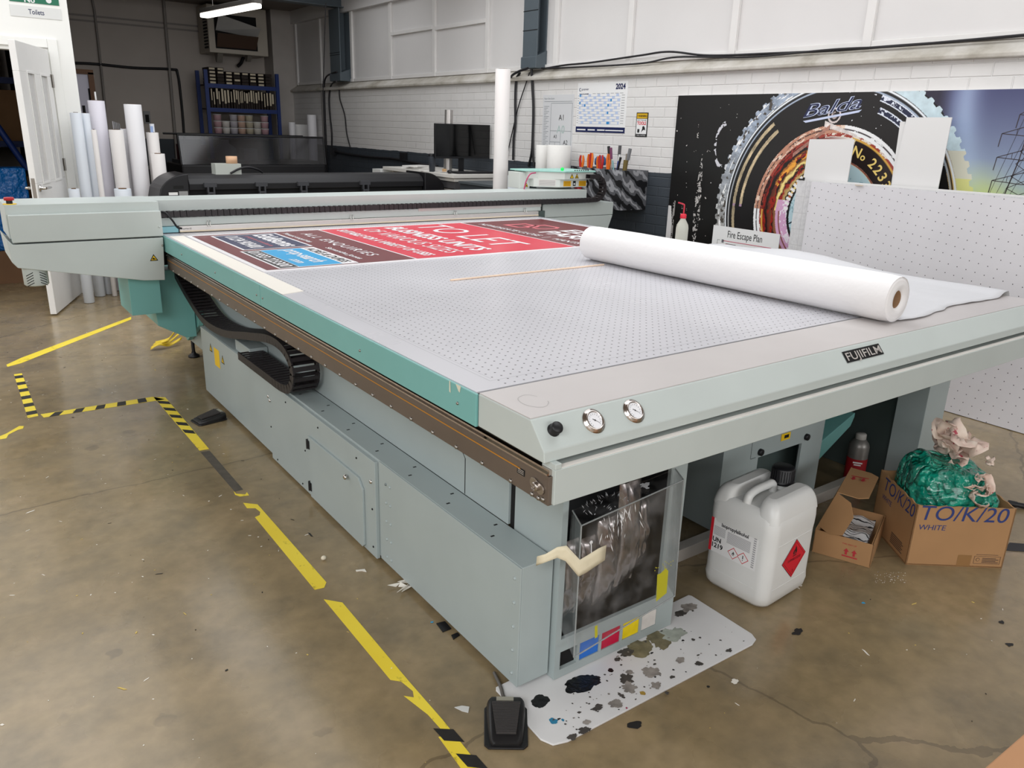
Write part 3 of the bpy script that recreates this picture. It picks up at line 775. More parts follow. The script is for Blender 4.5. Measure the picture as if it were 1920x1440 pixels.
for i in range(8): b.frect(F, .024, .146, .008 + i * .005, .010 + i * .005, .0015, mat('vent grey', '#8d9090', .5))
P(b, 'vent', None, car)
b = MB(); b.tube(bez([(3.76, 4.88, CZ + .12), (3.70, 4.87, CZ + .11), (3.665, 4.87, CZ + .06), (3.655, 4.88, CZ + .0)], 6), .005); P(b, 'cable', mat('pink cable', '#b2406a', .5), car)
b = MB(); b.tube(bez([(4.2, 4.85, CZ + .1), (4.24, 4.82, CZ + .05), (4.22, 4.80, CZ + .012)], 6), .009, m=M_BLACK); b.box(4.12, 4.16, 4.8, 4.84, CZ, CZ + .03, M_RED); P(b, 'cable', None, car)

c_ = on_z(1000, 752, ZD + .0012); b = MB(); rg = random.Random(3); n_ = 40; ring_ = []
for i in range(n_ + 1):
    a = 2 * PI * i / n_ * .86 + .5; k = 1 + .12 * nz((math.cos(a), math.sin(a), 4)); w_ = .0022 + .002 * abs(nz((a, 3, 1)))
    ring_.append(((c_.x + .033 * k * math.cos(a), c_.y + .046 * k * math.sin(a), ZD + .0014), (c_.x + (.033 * k - w_) * math.cos(a), c_.y + (.046 * k - w_) * math.sin(a), ZD + .0014)))
b.grid(ring_, smooth=False); P(b, 'water_mark', mat('dried water mark', '#a9a5a3', .5))
# gauges, knob and nameplate on the bevel
bev_d = Vector((0, 1.269 - 1.217, ZD - .824)).normalized()
FB = Frame((XL, 1.217, .824), (1, 0, 0), bev_d)
M_DIAL = mat('dial white', '#e9e9ec', .3); M_DIALINK = mat('dial ink', '#5a5d6e', .5)
def gauge(x):
    u = x - XL; v = .042; c = FB.p(u, v)
    b = MB(); b.lathe([(.0305, 0), (.031, .002), (.026, .003), (.0245, .008), (.021, .009), (.0205, .006), (.0001, .006)], c, FB.n, 32)
    g = P(b, 'pressure_gauge', mat('gauge steel', '#cfc7c2', .2, 1))
    b = MB(); b.fdisc(FB, u, v, .0203, .0062, M_DIAL, 28)
    for i in range(13):
        t = math.radians(225 - i * 22.5); F2 = Frame(FB.p(u, v), FB.x * math.cos(t) + FB.y * math.sin(t), -FB.x * math.sin(t) + FB.y * math.cos(t))
        b.frect(F2, .0135, .0168, -.0004, .0004, .0065, M_DIALINK)
    t = math.radians(-38); F2 = Frame(FB.p(u, v), FB.x * math.cos(t) + FB.y * math.sin(t), -FB.x * math.sin(t) + FB.y * math.cos(t))
    b.fpoly(F2, [(-.007, -.0009), (.015, -.0003), (.015, .0003), (-.007, .0009)], .0068, M_BLK2); b.fdisc(FB, u, v, .002, .007, M_BLK2, 10)
    P(b, 'dial', None, g)
pg = on_y(1113, 791, 1.247); gauge(1.155); gauge(1.283)
b = MB(); c = FB.p(1.037 - XL, .044); b.lathe([(.0155, 0), (.0155, .004), (.0135, .005), (.0145, .018), (.013, .021), (.0001, .0205)], c, FB.n, 24); P(b, 'control_knob', M_BLACK)
b = MB(); u0 = 2.175 - XL; b.frect(FB, u0, u0 + .205, .028, .066, .0015, M_BLK2); b.text(FB, 'FUJIFILM', u0 + .008, .034, .026, .003, M_ALU, width=.19, bold=.008)
P(b, 'nameplate')

# ================================================================== ON THE PRINTER BED
ZB = ZD + .0012
# --- printed estate board; its text reads along -y with its top towards +x
M_MAROON = mat('maroon print', '#6e2229', .3); M_CRIMSON = mat('red print', '#d6213f', .3); M_WPR = mat('white print', '#f0eef0', .3)
M_NAVY = mat('navy print', '#232a52', .3); M_CYAN = mat('cyan print', '#1ba4dd', .3); M_BLKPR = mat('black print', '#1d1b1e', .3); M_SALMON = mat('salmon print', '#e0707a', .3)
sx0, sx1, sy0, sy1 = 1.085, 3.53, 3.265, 4.49
sign = thing('printed_sign_board', 'maroon and red TO LET sign board lying on the printer bed', 'sign', ((sx0 + sx1) / 2, (sy0 + sy1) / 2, ZD))
b = MB(); b.box(sx0, sx1, sy0, sy1, ZD + .0002, ZD + .004); b.build('board', M_WPR, sign)
FS = Frame((sx0, sy1, ZD + .004), (0, -1, 0), (1, 0, 0))          # u across the board, v up it
W_, H_ = sy1 - sy0, sx1 - sx0
b = MB(); e = .022
vb, vt = 1.832 - sx0, 2.83 - sx0
b.frect(FS, e, W_ - e, e, vb - .006, .0004, M_MAROON); b.frect(FS, e, W_ - e, vb + .006, vt - .006, .0004, M_CRIMSON); b.frect(FS, e, W_ - e, vt + .006, H_ - e, .0004, M_MAROON)
nv0, nv1 = 1.205 - sx0, 1.54 - sx0
b.frect(FS, .065, .62, nv0 - .012, nv1 + .012, .0007, M_WPR); b.frect(FS, .077, .608, nv0, nv1, .001, M_NAVY)
b.frect(FS, .655, 1.19, nv0 - .04, nv1 + .0, .0007, M_WPR); b.frect(FS, .667, 1.178, nv0 - .03, nv0 + .052, .001, M_BLKPR); b.frect(FS, .667, 1.178, nv0 + .056, nv1 - .075, .001, M_CYAN)
b.build('printed_panels', None, sign)
hh = .0014
def stx(*a, **k):
    b = MB(); b.text(*a, **k); b.build('lettering', None, sign)
stx(FS, 'TO LET', W_ / 2 - .06, vb + .60, .225, hh, M_WPR, 'c', bold=.0, width=.96)
stx(FS, 'BUSINESS UNITS', W_ / 2 - .02, vb + .40, .115, hh, M_WPR, 'c', bold=.03, width=1.02)
stx(FS, 'OF VARIOUS SIZES', W_ / 2, vb + .23, .105, hh, M_WPR, 'c', width=1.0)
stx(FS, 'SUITABLE FOR A VARIETY OF USES', W_ / 2, vb + .085, .062, hh, M_WPR, 'c', bold=.03, width=1.06)
stx(FS, 'ALL ENQUIRIES', W_ / 2 - .02, vb - .165, .06, hh, M_WPR, 'c', bold=.008, width=.88, spacing=1.25)
stx(FS, 'Tenant enquiries', .09, vb - .25, .03, hh, M_WPR, 'l', bold=.02, width=.4); stx(FS, 'Samantha Jones', .70, vb - .25, .03, hh, M_WPR, 'l', bold=.02, width=.4)
stx(FS, 'Eddisons', .345, nv0 + .205, .1, hh, M_WPR, 'c', bold=.03, width=.47)
stx(FS, 'property consultants', .345, nv0 + .15, .025, hh, M_SALMON, 'c', width=.4)
stx(FS, '01234 905400', .345, nv0 + .045, .07, hh, M_WPR, 'c', bold=.02, width=.45)
stx(FS, 'prop-search', .90, nv0 + .155, .075, hh, M_WPR, 'c', bold=.02, width=.40); stx(FS, '.com', 1.03, nv0 + .085, .045, hh, M_WPR, 'c', bold=.02)
stx(FS, 'ACRES & DURES', .92, nv1 - .062, .046, hh, M_BLKPR, 'c', bold=.02, width=.46); stx(FS, '01933 223300', .92, nv0 - .015, .055, hh, M_WPR, 'c', bold=.02, width=.47)
stx(FS, 'ELEM', .62, vt + .36, .13, hh, M_WPR, 'l', bold=.03, width=.46); stx(FS, 'PARK', .62, vt + .19, .13, hh, M_WPR, 'l', bold=.03, width=.46)
stx(FS, 'NEWDIGATE CLOSE   |   HANTS', W_ / 2 + .02, vt + .065, .052, hh, M_WPR, 'c', bold=.01, width=1.0)
for u0, v0, s in ((.22, .22, 1), (.33, .30, 1)):        # the outlined monogram
    b = MB()
    q = [(0, 0), (.16, 0), (.2, .05), (.2, .14), (.16, .19), (0, .19)]
    q = [(u0 + x, vt + v0 - .02 + y) for x, y in q]; n = len(q)
    cxm = sum(p[0] for p in q) / n; cym = sum(p[1] for p in q) / n
    qi = [(cxm + (x - cxm) * .72, cym + (y - cym) * .72) for x, y in q]
    for i in range(n):
        j = (i + 1) % n; b.fpoly(FS, [q[i], q[j], qi[j], qi[i]], hh, M_SALMON)
    b.build('monogram', None, sign)
# --- white edge strip and the wooden batten
b = MB(); F0 = Frame((0, 0, ZD), (1, 0, 0), (0, 1, 0))
b.fprism(F0, [(.99, 2.79), (1.08, 2.815), (1.135, 3.26), (1.078, 3.28), (1.062, 4.49), (1.0, 4.52)][:0] or [(.992, 2.79), (1.082, 2.815), (1.075, 4.52), (1.005, 4.52)], .0002, .0022)
tag(b.build('masking_strip', mat('cream card strip', '#e9e4da', .55)), 'long cream masking strip along the teal edge of the printer bed', 'strip')
p0, p1 = Vector((1.69, 2.745)), Vector((2.56, 2.76)); dv = (p1 - p0).normalized()
F = Frame((p0.x, p0.y, ZD), (dv.x, dv.y, 0), (-dv.y, dv.x, 0))
tag(MB().fbox(F, 0, (p1 - p0).length, -.005, .005, .0005, .0065).build('wooden_batten', mat('pale pine', '#e6cdb6', .6, var=.1), bevel=.001), 'thin pine batten lying across the perforated bed by the roll', 'batten')

# --- roll of white film
M_FLEECE = mat('white fleece', '#eceaea', .75, bump=.12, bscale=60)
rr = .083; ra = Vector((2.625, 2.93, ZD + rr + .0006)); rb = Vector((2.655, 1.366, ZD + rr + .003)); rd = (rb - ra).normalized()
roll = thing('film_roll', 'fat roll of white fleece lying along the printer bed', 'roll', (ra.x, (ra.y + rb.y) / 2, ZD))
a_ = rd.orthogonal().normalized(); c_ = rd.cross(a_)
rows = []; L_ = (rb - ra).length; seg = 48
for t in np.linspace(0, 1, 40):
    q = []
    for i in range(seg + 1):
        an = 2 * PI * i / seg
        r = rr - .0009 + .0012 * nz((math.cos(an) * 2, math.sin(an) * 2, t * 9), 1.3) - .003 * max(0, (.02 - t) / .02) ** 2 - .003 * max(0, (t - .985) / .015) ** 2
        q.append(ra + rd * (L_ * t) + (a_ * math.cos(an) + c_ * math.sin(an)) * r)
    rows.append(q)
b = MB(); b.grid(rows)
b.build('roll_layers', M_FLEECE, roll)
b = MB()                                                            # wound end faces as ripples
for end, sgn in ((rb, 1), (ra, -1)):
    prof = []; b = MB()
    n = 15
    for i in range(n + 1):
        r = .031 + (rr - .0035 - .031) * i / n
        prof.append((r, sgn * (.0006 + (.0055 * math.exp(-((r - .05) / .012) ** 2)) + .0022 * (i % 2) - (.012 * max(0, (r - .070) / .013)) - .006 * max(0, (.036 - r) / .005))))
    bb = prof if sgn > 0 else prof
    b.lathe(bb, end, rd, 40); b.build('roll_end', M_FLEECE, roll)
b = MB(); b.lathe([(.031, -.004), (.0275, -.004), (.0275, -.25), (.0001, -.25)], rb, rd, 24); b.lathe([(.031, .004), (.0275, .004), (.0275, .25), (.0001, .25)], ra, rd, 24)
b.build('cardboard_core', mat('core board', '#8a6a4c', .8), roll)

# --- thin white sheet spread to the right of the roll and over the far edge
M_SHEET = mat('thin white film', '#cbcbce', .6, bump=.25, bscale=18)
rows = []; ny, nx = 46, 46
for j in range(ny + 1):
    v = j / ny; y = 1.40 + v * 1.60; q = []
    for i in range(nx + 1):
        u = i / nx; x = 2.70 + u * 1.0
        yy = y + (.035 * nz((x * 3, y * 2, 3)) + .012 * nz((x * 11, 0, 7))) * (1 - v) - .03 * (1 - v) * (1 - u)
        z = ZB + .004 + .006 * abs(nz((x * 4, y * 2.4, 1))) + .004 * abs(nz((x * 9, y * 5, 5)))
        k = max(0, (u - .80) / .12); k = min(1, k)
        s_ = k * k * (3 - 2 * k)
        rid = (.010 + .030 * math.exp(-((y - 2.42) / .28) ** 2) + .006 * nz((y * 3, 2, 2))) * min(1, (3.02 - y) / .12 + .1)
        z += s_ * rid
        if u > .94: z -= (u - .94) / .06 * .10
        q.append((x + .02 * nz((x * 5, y * 3, 9)), yy, z))
    rows.append(q)
b = MB(); b.grid(rows)
tag(b.build('film_sheet', M_SHEET, solid=.0012, origin=(3.15, 2.2, ZD)), 'crinkled thin white sheet spread behind the fleece roll', 'sheet')

# --- wash bottle with a red spout on the edge of the bed
wp = Vector((3.545, 3.17, ZD))
t = thing('wash_bottle', 'small clear wash bottle with red cap and bent spout on the bed edge', 'bottle', wp)
b = MB(); b.lathe([(.0001, .001), (.034, .001), (.036, .006), (.036, .085), (.033, .105), (.016, .135), (.014, .145), (.014, .15)], wp, (0, 0, 1), 24)
b.build('bottle_body', mat('milky polythene', '#d8d8cc', .3, trans=.35, sss=.0, alpha=.92), t)
b = MB(); b.lathe([(.017, .142), (.018, .144), (.018, .163), (.014, .168), (.005, .168)], wp, (0, 0, 1), 20); b.build('cap', mat('bright red cap', '#cf2238', .4), t)
b = MB(); b.tube(bez([wp + Vector((0, 0, .16)), wp + Vector((0, 0, .21)), wp + Vector((-.004, .004, .222)), wp + Vector((-.03, .022, .231))], 8), [.0045] * 25); b.build('spout', mat('red tube', '#b62a3c', .4), t)
b = MB(); b.box(wp.x - .06, wp.x + .05, wp.y - .03, wp.y + .05, ZD + .0001, ZD + .0009); tag(b.build('paper_scrap', mat('paper', '#e4e2de', .7)), 'scrap of white paper under the wash bottle', 'paper')

# ================================================================== ON THE FLOOR IN FRONT
# --- white drip mat with dried ink
M_MAT = mat('white board', '#dedede', .5, var=.03, vscale=8)
dm = thing('drip_mat', 'white rectangular board on the floor spattered with dried ink', 'mat', (1.45, 1.34, 0))
mp = [(1.045, 1.245), (1.06, 1.212), (1.10, 1.2), (1.83, 1.19), (1.86, 1.2), (1.872, 1.225), (1.874, 1.475), (1.868, 1.485), (1.062, 1.47), (1.055, 1.46)]
F0 = Frame((0, 0, 0), (1, 0, 0), (0, 1, 0))
MB().fprism(F0, mp, .0005, .006).build('board', M_MAT, dm, bevel=.0015)
def blot(F, u, v, r, seed, m, b, h, sx=1.0, rough=.35, n=46):
    pts = []
    for i in range(n):
        t = 2 * PI * i / n; k = r * (1 + rough * nz((math.cos(t) * 1.2, math.sin(t) * 1.2, seed)) + rough * .55 * nz((math.cos(t) * 4, math.sin(t) * 4, seed + 3)))
        pts.append((u + k * math.cos(t) * sx, v + k * math.sin(t)))
    b.fpoly(F, pts, h, m)
Mi = {'k': mat('dried black ink', '#0b0b0c', .35, bump=.5, bscale=60), 'g': mat('dried grey ink', '#8f8983', .6, var=.3, vscale=40), 'd': mat('dried dark ink', '#4b4743', .6, var=.3, vscale=40),
      'y': mat('dried ochre ink', '#7a7358', .6, var=.35, vscale=30), 'c': mat('dried blue ink', '#2c7fa3', .5), 'w': mat('wet pale ink', '#aab0a6', .3, var=.2, vscale=30), 'o': mat('ochre spot', '#a88a3a', .5), 'm': mat('magenta spot', '#a02a50', .5)}
FM = Frame((0, 0, .006), (1, 0, 0), (0, 1, 0))
def px(u, v): p = on_z(u, v, .006); return p.x, p.y
groups = {k: MB() for k in Mi}
layer = [0]
def bl(u, v, r, c, sx=1.0, rough=.4):
    layer[0] += 1; x, y = px(u, v); g_ = MB(); blot(FM, x, y, r, layer[0] * 1.3, Mi[c], g_, .0003 + .00004 * (layer[0] % 30), sx, rough); g_.build('ink_stain', None, dm)
bl(1085, 1283, .034, 'k', 1.5, .3); bl(1110, 1275, .022, 'k', 1.2, .4); bl(1013, 1315, .023, 'k', 1.15, .25)
bl(1038, 1352, .011, 'c'); bl(1055, 1350, .0045, 'c')
bl(1240, 1195, .045, 'y', 1.2, .5); bl(1262, 1190, .034, 'w', 1.2, .5); bl(1200, 1218, .034, 'y', 1.4, .5); bl(1172, 1222, .018, 'd', 1.3, .6)
bl(1145, 1257, .009, 'k'); bl(1157, 1237, .008, 'd'); bl(1175, 1272, .02, 'd', 1.0, .7); bl(1180, 1290, .022, 'g', 1, .6); bl(1220, 1260, .022, 'g', 1.2, .6); bl(1155, 1320, .016, 'g', 1.1, .5)
bl(1205, 1300, .008, 'o'); bl(1165, 1305, .012, 'd', .6, .8); bl(1275, 1238, .012, 'g', 1.3, .5); bl(1310, 1245, .008, 'd', 1.5, .6); bl(1095, 1370, .011, 'd', 1.5, .6); bl(1075, 1382, .009, 'd', 1.5, .6); bl(1100, 1355, .009, 'g', 1.3, .5)
bl(1120, 1328, .012, 'd', 1.6, .8); bl(1260, 1270, .006, 'd', 1.5); bl(1365, 1220, .007, 'd', 1.5, .6); bl(1300, 1200, .006, 'd'); bl(1230, 1285, .012, 'g', 1.3, .7); bl(1175, 1328, .003, 'm'); bl(1250, 1300, .006, 'd')
bl(1290, 1140, .02, 'g', 1.6, .7); bl(1275, 1152, .012, 'd', 2, .8); bl(1160, 1140 + 95, .006, 'k'); bl(1180, 1260, .01, 'g')
fine = MB()
for i in range(110):
    x = rnd.uniform(1.1, 1.84); y = 1.2 + abs(rnd.gauss(.02, .1)) + .01
    if y < 1.42 and not (x < 1.2 and y > 1.3):
        layer[0] += 1; c = rnd.choice('dddgk'); blot(FM, x, y, rnd.uniform(.0008, .004), i * .77, Mi[c], fine, .0003 + .00003 * (i % 30), rnd.uniform(.8, 1.8), .5, 12)
tag(fine.build('ink_speckle', None, dm), kind='stuff')

# --- foot pedals
M_PED = mat('black pedal rubber', '#1b1a1b', .38, bump=.05)
def pedal(loc, rz, label):
    t = thing('foot_pedal', label, 'pedal', loc, rz, 'foot pedals of the printer')
    b = MB()                                                        # wedge body: narrow toe end (-y), wide heel (+y)
    prof = [(-.075, .034, .012), (-.066, .042, .017), (-.03, .047, .023), (.03, .052, .032), (.06, .052, .037), (.07, .046, .034)]
    rows = []
    for y, w_, h_ in prof:
        row = []
        for i in range(17):
            a = PI * i / 16; row.append((-math.cos(a) * w_ * (1 if abs(math.cos(a)) > .6 else .99), y, .002 + h_ * min(1, math.sin(a) * 1.9) ** .7))
        rows.append(row)
    b.grid(rows); n = len(rows[0])
    b.add(rows[0], [tuple(range(n))]); b.add(rows[-1], [tuple(range(n - 1, -1, -1))])
    b.build('pedal_body', M_PED, t, local=True, sub=0)
    b = MB(); b.prism([(-.056, -.07), (-.045, -.082), (.045, -.082), (.056, -.07), (.058, .06), (.05, .072), (-.05, .072), (-.058, .06)], 'z', .0005, .007); b.build('base_plate', M_PED, t, local=True, bevel=.002)
    b = MB()
    for i in range(21):
        y = -.052 + i * .0047; h_ = .0235 + (y + .03) * .15 + .0115 - .003; w_ = .026 + (y + .05) * .13
        b.box(-w_, w_, y, y + .0026, h_ - .006, h_ + .0012)
    b.build('tread', mat('worn tread', '#3b3837', .6), t, local=True, bevel=.0006)
    b = MB(); b.box(-.026, .02, .052, .066, .036, .0405); b.build('rating_plate', mat('plate silver', '#a9a597', .4, .4), t, local=True)
    return t
pl = (on_z(952, 1362, 0))
t1 = pedal((1.0, 1.335, 0), math.radians(-35), 'black ribbed foot pedal beside the stained white mat')
copy_tree(t1, (.99, 3.99, 0), math.radians(-80), 'black foot pedal on the floor below the cabinet with the yellow label')
b = MB(); b.tube(bez([(1.046, 1.402, .012), (1.055, 1.425, .008), (1.07, 1.46, .01), (1.09, 1.52, .008)], 8), .005); tag(b.build('pedal_cable', mat('grey cable', '#5b5753', .5), origin=(1.04, 1.45, 0)), 'short grey cable running from the pedal under the printer', 'cable')

# --- translucent 25 litre jerrican
jc = Vector((2.128, 1.415, 0)); jr = math.radians(4)
can = thing('jerrican', 'white plastic jerrican with a red flammable diamond and black cap', 'canister', jc, jr)
M_CAN = mat('milky polyethylene', '#dcdddb', .35, sss=.15, bump=.02, bscale=20)
hw, hd = .142, .128
def ring(sx, sy, r, z, n=8):
    pts = []
    for cxs, cys, a0_ in ((1, 1, 0), (-1, 1, 90), (-1, -1, 180), (1, -1, 270)):
        for i in range(n + 1):
            a = math.radians(a0_ + 90 * i / n); pts.append(Vector((cxs * (sx - r) + r * math.cos(a), cys * (sy - r) + r * math.sin(a), z)))
    return pts
b = MB(); prof = [(.80, .002, .04), (.90, .004, .04), (.97, .018, .042), (1, .045, .042), (.985, .07, .042), (.985, .235, .042), (.995, .255, .042), (1, .285, .042), (.985, .318, .042), (.90, .342, .042), (.82, .348, .04)]
rows = [ring(hw * k, hd * k, r, z) for k, z, r in prof]
rows = [r + [r[0]] for r in rows]; b.grid(rows)
b.add(rows[0][:-1], [tuple(range(len(rows[0]) - 2, -1, -1))]); b.add(rows[-1][:-1], [tuple(range(len(rows[-1]) - 1))])
body = b.build('can_body', M_CAN, can, local=True)
# two raised shoulders with the channel for the handle between them (channel runs along x)
for s in (-1, 1):
    b = MB(); rows = []
    for z, k, ins in ((.312, 1.0, 0), (.342, .97, .004), (.368, .9, .014), (.38, .8, .026), (.384, .62, .04)):
        y_out = hd * .985 - ins; y_in = .042 + ins * .3; xh = hw * .97 * (.92 + .08 * k) - ins * 1.0
        yc, yh = (y_out + y_in) / 2, (y_out - y_in) / 2; r = min(.03, yh * .9)
        rows.append([Vector((p.x, s * (p.y + yc) if s > 0 else -(p.y + yc), p.z)) for p in ring(xh, yh, r, z, 5)])
    rows = [r + [r[0]] for r in rows]; b.grid(rows); b.add(rows[-1][:-1], [tuple(range(len(rows[-1]) - 1))])
    b.build('shoulder', M_CAN, can, local=True, sub=1)
b = MB(); b.tube(bez([(-.115, 0, .345), (-.105, 0, .37), (-.07, 0, .38), (-.01, 0, .38), (.025, 0, .377), (.036, 0, .347)], 7), .0145, 10); b.build('handle', M_CAN, can, local=True)
b = MB(); b.lathe([(.03, .34), (.03, .375)], (.088, .0, 0), (0, 0, 1), 20); b.build('neck', M_CAN, can, local=True)
b = MB(); pr_ = [(.0001, .424), (.034, .424), (.038, .419), (.038, .376), (.041, .374), (.041, .366), (.03, .366)]
b.lathe(pr_, (.088, 0, 0), (0, 0, 1), 28)
for i in range(28):
    a = 2 * PI * i / 28; c = Vector((.088 + .038 * math.cos(a), .038 * math.sin(a), 0)); b.cyl(c + Vector((0, 0, .378)), c + Vector((0, 0, .417)), .0016, seg=5)
b.build('screw_cap', M_BLACK, can, local=True)
b = MB()                                                            # moulded ridges
for z in (.07, .232):
    b.box(-hw * .7, hw * .7, -hd * .992, -hd * .98, z - .0015, z + .0015); b.box(-hw * .992, -hw * .98, -hd * .65, hd * .65, z - .0015, z + .0015)
b.build('moulded_ridge', M_CAN, can, local=True, bevel=.001)
M_LBL = mat('label paper', '#e6e6e6', .45); M_INK = mat('label ink black', '#19191b', .5); M_GREYTX = mat('small print grey', '#a3a3a6', .6); M_LRED = mat('label red', '#c8202f', .45)
FL = Frame((-hw * .9865, .108, 0), (0, -1, 0), (0, 0, 1))           # left face, reading from far to near
b = MB(); o_ = .135
b.frect(FL, 0, .185, o_, o_ + .125, .0008, M_LBL); b.frect(FL, 0, .011, o_ + .0, o_ + .125, .0011, M_LRED)
b.text(FL, 'Isopropylalkohol', .042, o_ + .104, .0125, .0012, M_INK, bold=.03, width=.105)
b.text(FL, 'UN', .013, o_ + .04, .0165, .0012, M_INK, bold=.03); b.text(FL, '1219', .013, o_ + .018, .0165, .0012, M_INK, bold=.03)
for i in range(10): b.frect(FL, .068, .158, o_ + .055 + i * .0042, o_ + .0572 + i * .0042, .0011, M_GREYTX)
for i in range(8): b.frect(FL, .014, .06, o_ + .066 + i * .0042, o_ + .068 + i * .0042, .0011, M_GREYTX)
for i in range(14): b.frect(FL, .168, .178, o_ + .008 + i * .008, o_ + .0125 + i * .008, .0011, M_GREYTX)
def diamond(F, u, v, r, m_out, m_in, h, b, k=.82):
    b.fpoly(F, [(u - r, v), (u, v - r), (u + r, v), (u, v + r)], h, m_out); r *= k; b.fpoly(F, [(u - r, v), (u, v - r), (u + r, v), (u, v + r)], h + .0003, m_in)
def flame(F, u, v, s, m, h, b):
    q = [(-.32, -.1), (-.36, .2), (-.22, .5), (-.18, .3), (-.02, .62), (.02, 1.0), (.16, .66), (.2, .78), (.3, .45), (.27, .3), (.4, .38), (.36, .05), (.2, -.14), (.06, -.16), (.1, .1), (0, .3), (-.1, .1), (-.06, -.16), (-.2, -.14)]
    b.fpoly(F, [(u + x * s, v + y * s) for x, y in q], h, m); b.frect(F, u - .36 * s, u + .36 * s, v - .34 * s, v - .24 * s, h, m)
for i, u in enumerate((.098, .136)):
    diamond(FL, u, o_ + .026, .022, M_LRED, M_LBL, .0011, b, .86)
    if i == 0: flame(FL, u, o_ + .023, .012, M_INK, .0017, b)
    else: b.frect(FL, u - .0015, u + .0015, o_ + .023, o_ + .036, .0017, M_INK); b.fdisc(FL, u, o_ + .018, .0018, .0017, M_INK, 8)
b.build('contents_label', None, can, local=True)
FD = Frame((0.0, -hd * .9865, 0), (1, 0, 0), (0, 0, 1))
b = MB(); M_DRED = mat('hazard red', '#d2172e', .4)
diamond(FD, .008, .155, .073, M_INK, M_DRED, .0012, b, .975); b2 = .064
for k0, k1 in ((.063, .0615),):
    q = [(-1, 0), (0, -1), (1, 0), (0, 1)]
    for i in range(4):
        j = (i + 1) % 4; b.fpoly(FD, [(.008 + q[i][0] * k0, .155 + q[i][1] * k0), (.008 + q[j][0] * k0, .155 + q[j][1] * k0), (.008 + q[j][0] * k1, .155 + q[j][1] * k1), (.008 + q[i][0] * k1, .155 + q[i][1] * k1)], .0017, M_INK)
flame(FD, .008, .176, .03, M_INK, .0018, b)
b.text(FD, 'FLAMMABLE LIQUID', .008, .15, .010, .0018, M_INK, 'c', width=.078); b.text(FD, '3', .008, .103, .012, .0018, M_INK, 'c')
b.build('hazard_label', None, can, local=True)

# --- small open carton
M_CARD = mat('brown card', '#a67f57', .75, var=.05, vscale=6); M_CARDD = mat('card inside', '#8e6540', .8, var=.06)
M_CRED = mat('red carton print', '#b23038', .7); M_CBLUE = mat('blue carton print', '#2b3a72', .7); M_CDK = mat('dark carton print', '#4a3a35', .7)
sr = math.atan2(.117, .295); s0 = Vector((2.5705, 1.241, 0))
ct = thing('small_carton', 'small brown carton with its lid half open between jerrican and large box', 'carton', s0, sr)
SL, SW, SH = .283, .205, .095; T_ = .003                              # local x along the right side, y along the arrow side
b = MB(); b.box(0, SL, 0, SW, .001, .004); b.box(0, SL, 0, T_, .004, SH); b.box(0, SL, SW - T_, SW, .004, SH); b.box(0, T_, 0, SW, .004, SH); b.box(SL - T_, SL, 0, SW, .004, SH)
b.box(.004, SL - .004, .005, .008, .004, SH + .002)
b.build('carton_body', M_CARD, ct, local=True)
b = MB()                                                             # lid hinged on the far-left wall and leaning up over the box
hl = Vector((.0, SW, SH)); lx = Vector((1, 0, 0)); ld = Vector((.0, -.30, .95)).normalized(); LL = .175
FLd = Frame((0.0, SW, SH), (1, 0, 0), ld)
b.fprism(FLd, [(0, 0), (SL, 0), (SL, LL), (0, LL)], 0, .003)
ld2 = Vector((0, -.93, -.36)).normalized(); FL2 = Frame(FLd.p(0, LL, 0), (1, 0, 0), ld2)
ld2b = Vector((.0, -.95, .28)).normalized()
b.fprism(Frame(FLd.p(0, LL, 0), (1, 0, 0), Vector((0, -.93, -.05))), [(.0, 0), (.27, 0), (.27, .075), (.25, .105), (.03, .105), (.0, .075)], -.003, 0)
# side wing of the lid, drooping over the arrow face
wing = Frame(FLd.p(0, 0, 0), ld, Vector((-.25, -.55, -.3)))
b.fprism(wing, [(.02, 0), (LL, 0), (LL, .06), (LL - .04, .095), (.05, .095), (.02, .05)], 0, .003)
b.build('lid', M_CARD, ct, local=True)
Fa = Frame((-.0004, SW, 0), (0, -1, 0), (0, 0, 1))
def arrows(F, u, v, s, m, b, h=.0008):
    for k in (0, 1.15):
        x = u + k * s; b.frect(F, x - .16 * s, x + .16 * s, v + .25 * s, v + .85 * s, h, m); b.fpoly(F, [(x - .4 * s, v + .8 * s), (x + .4 * s, v + .8 * s), (x, v + 1.35 * s)], h, m)
    b.frect(F, u - .55 * s, u + 1.7 * s, v - .1 * s, v + .12 * s, h, m)
b = MB(); arrows(Fa, .118, .022, .024, M_CRED, b); b.text(Fa, 'THIS WAY UP', .10, .068, .006, .0008, M_CRED, width=.05)
b.build('printed_arrows', None, ct, local=True)
b = MB(); F3 = Frame(Vector((.19, SW - .3 * LL - .062, SH + .95 * LL + .0045)), (0, 1, -.054), (-1, 0, 0)); arrows(F3, .0, .0, .03, M_CRED, b); b.build('printed_arrows', None, ct, local=True)
# plastic wrapped leaflets inside
lf = thing('packed_leaflets', 'plastic wrapped white leaflets inside the small open carton', 'leaflets', s0 + Vector((.15, .15, .0)), sr)
rows = []
for j in range(13):
    q = []
    for i in range(15): q.append((-.10 + .2 * i / 14, -.075 + .15 * j / 12, .062 + .012 * nz((i * .5, j * .35, 2)) + .01 * math.sin(i * .5)))
    rows.append(q)
b = MB(); b.grid(rows); b.box(-.1, .1, -.075, .075, .006, .05)
g = N('wrapped print', rough=.2)
wv = g.new('ShaderNodeTexWave'); wv.inputs['Scale'].default_value = 18; wv.inputs['Distortion'].default_value = 9; wv.inputs['Detail'].default_value = 1; wv.inputs['Detail Scale'].default_value = 1.0
g.link(g.tc.outputs['Object'], wv.inputs['Vector']); g.base(g.ramp(wv.outputs['Fac'], [(0, lin('#34363a')), (.12, lin('#34363a')), (.18, lin('#dfe2e4')), (1, lin('#e6e8ea'))]))
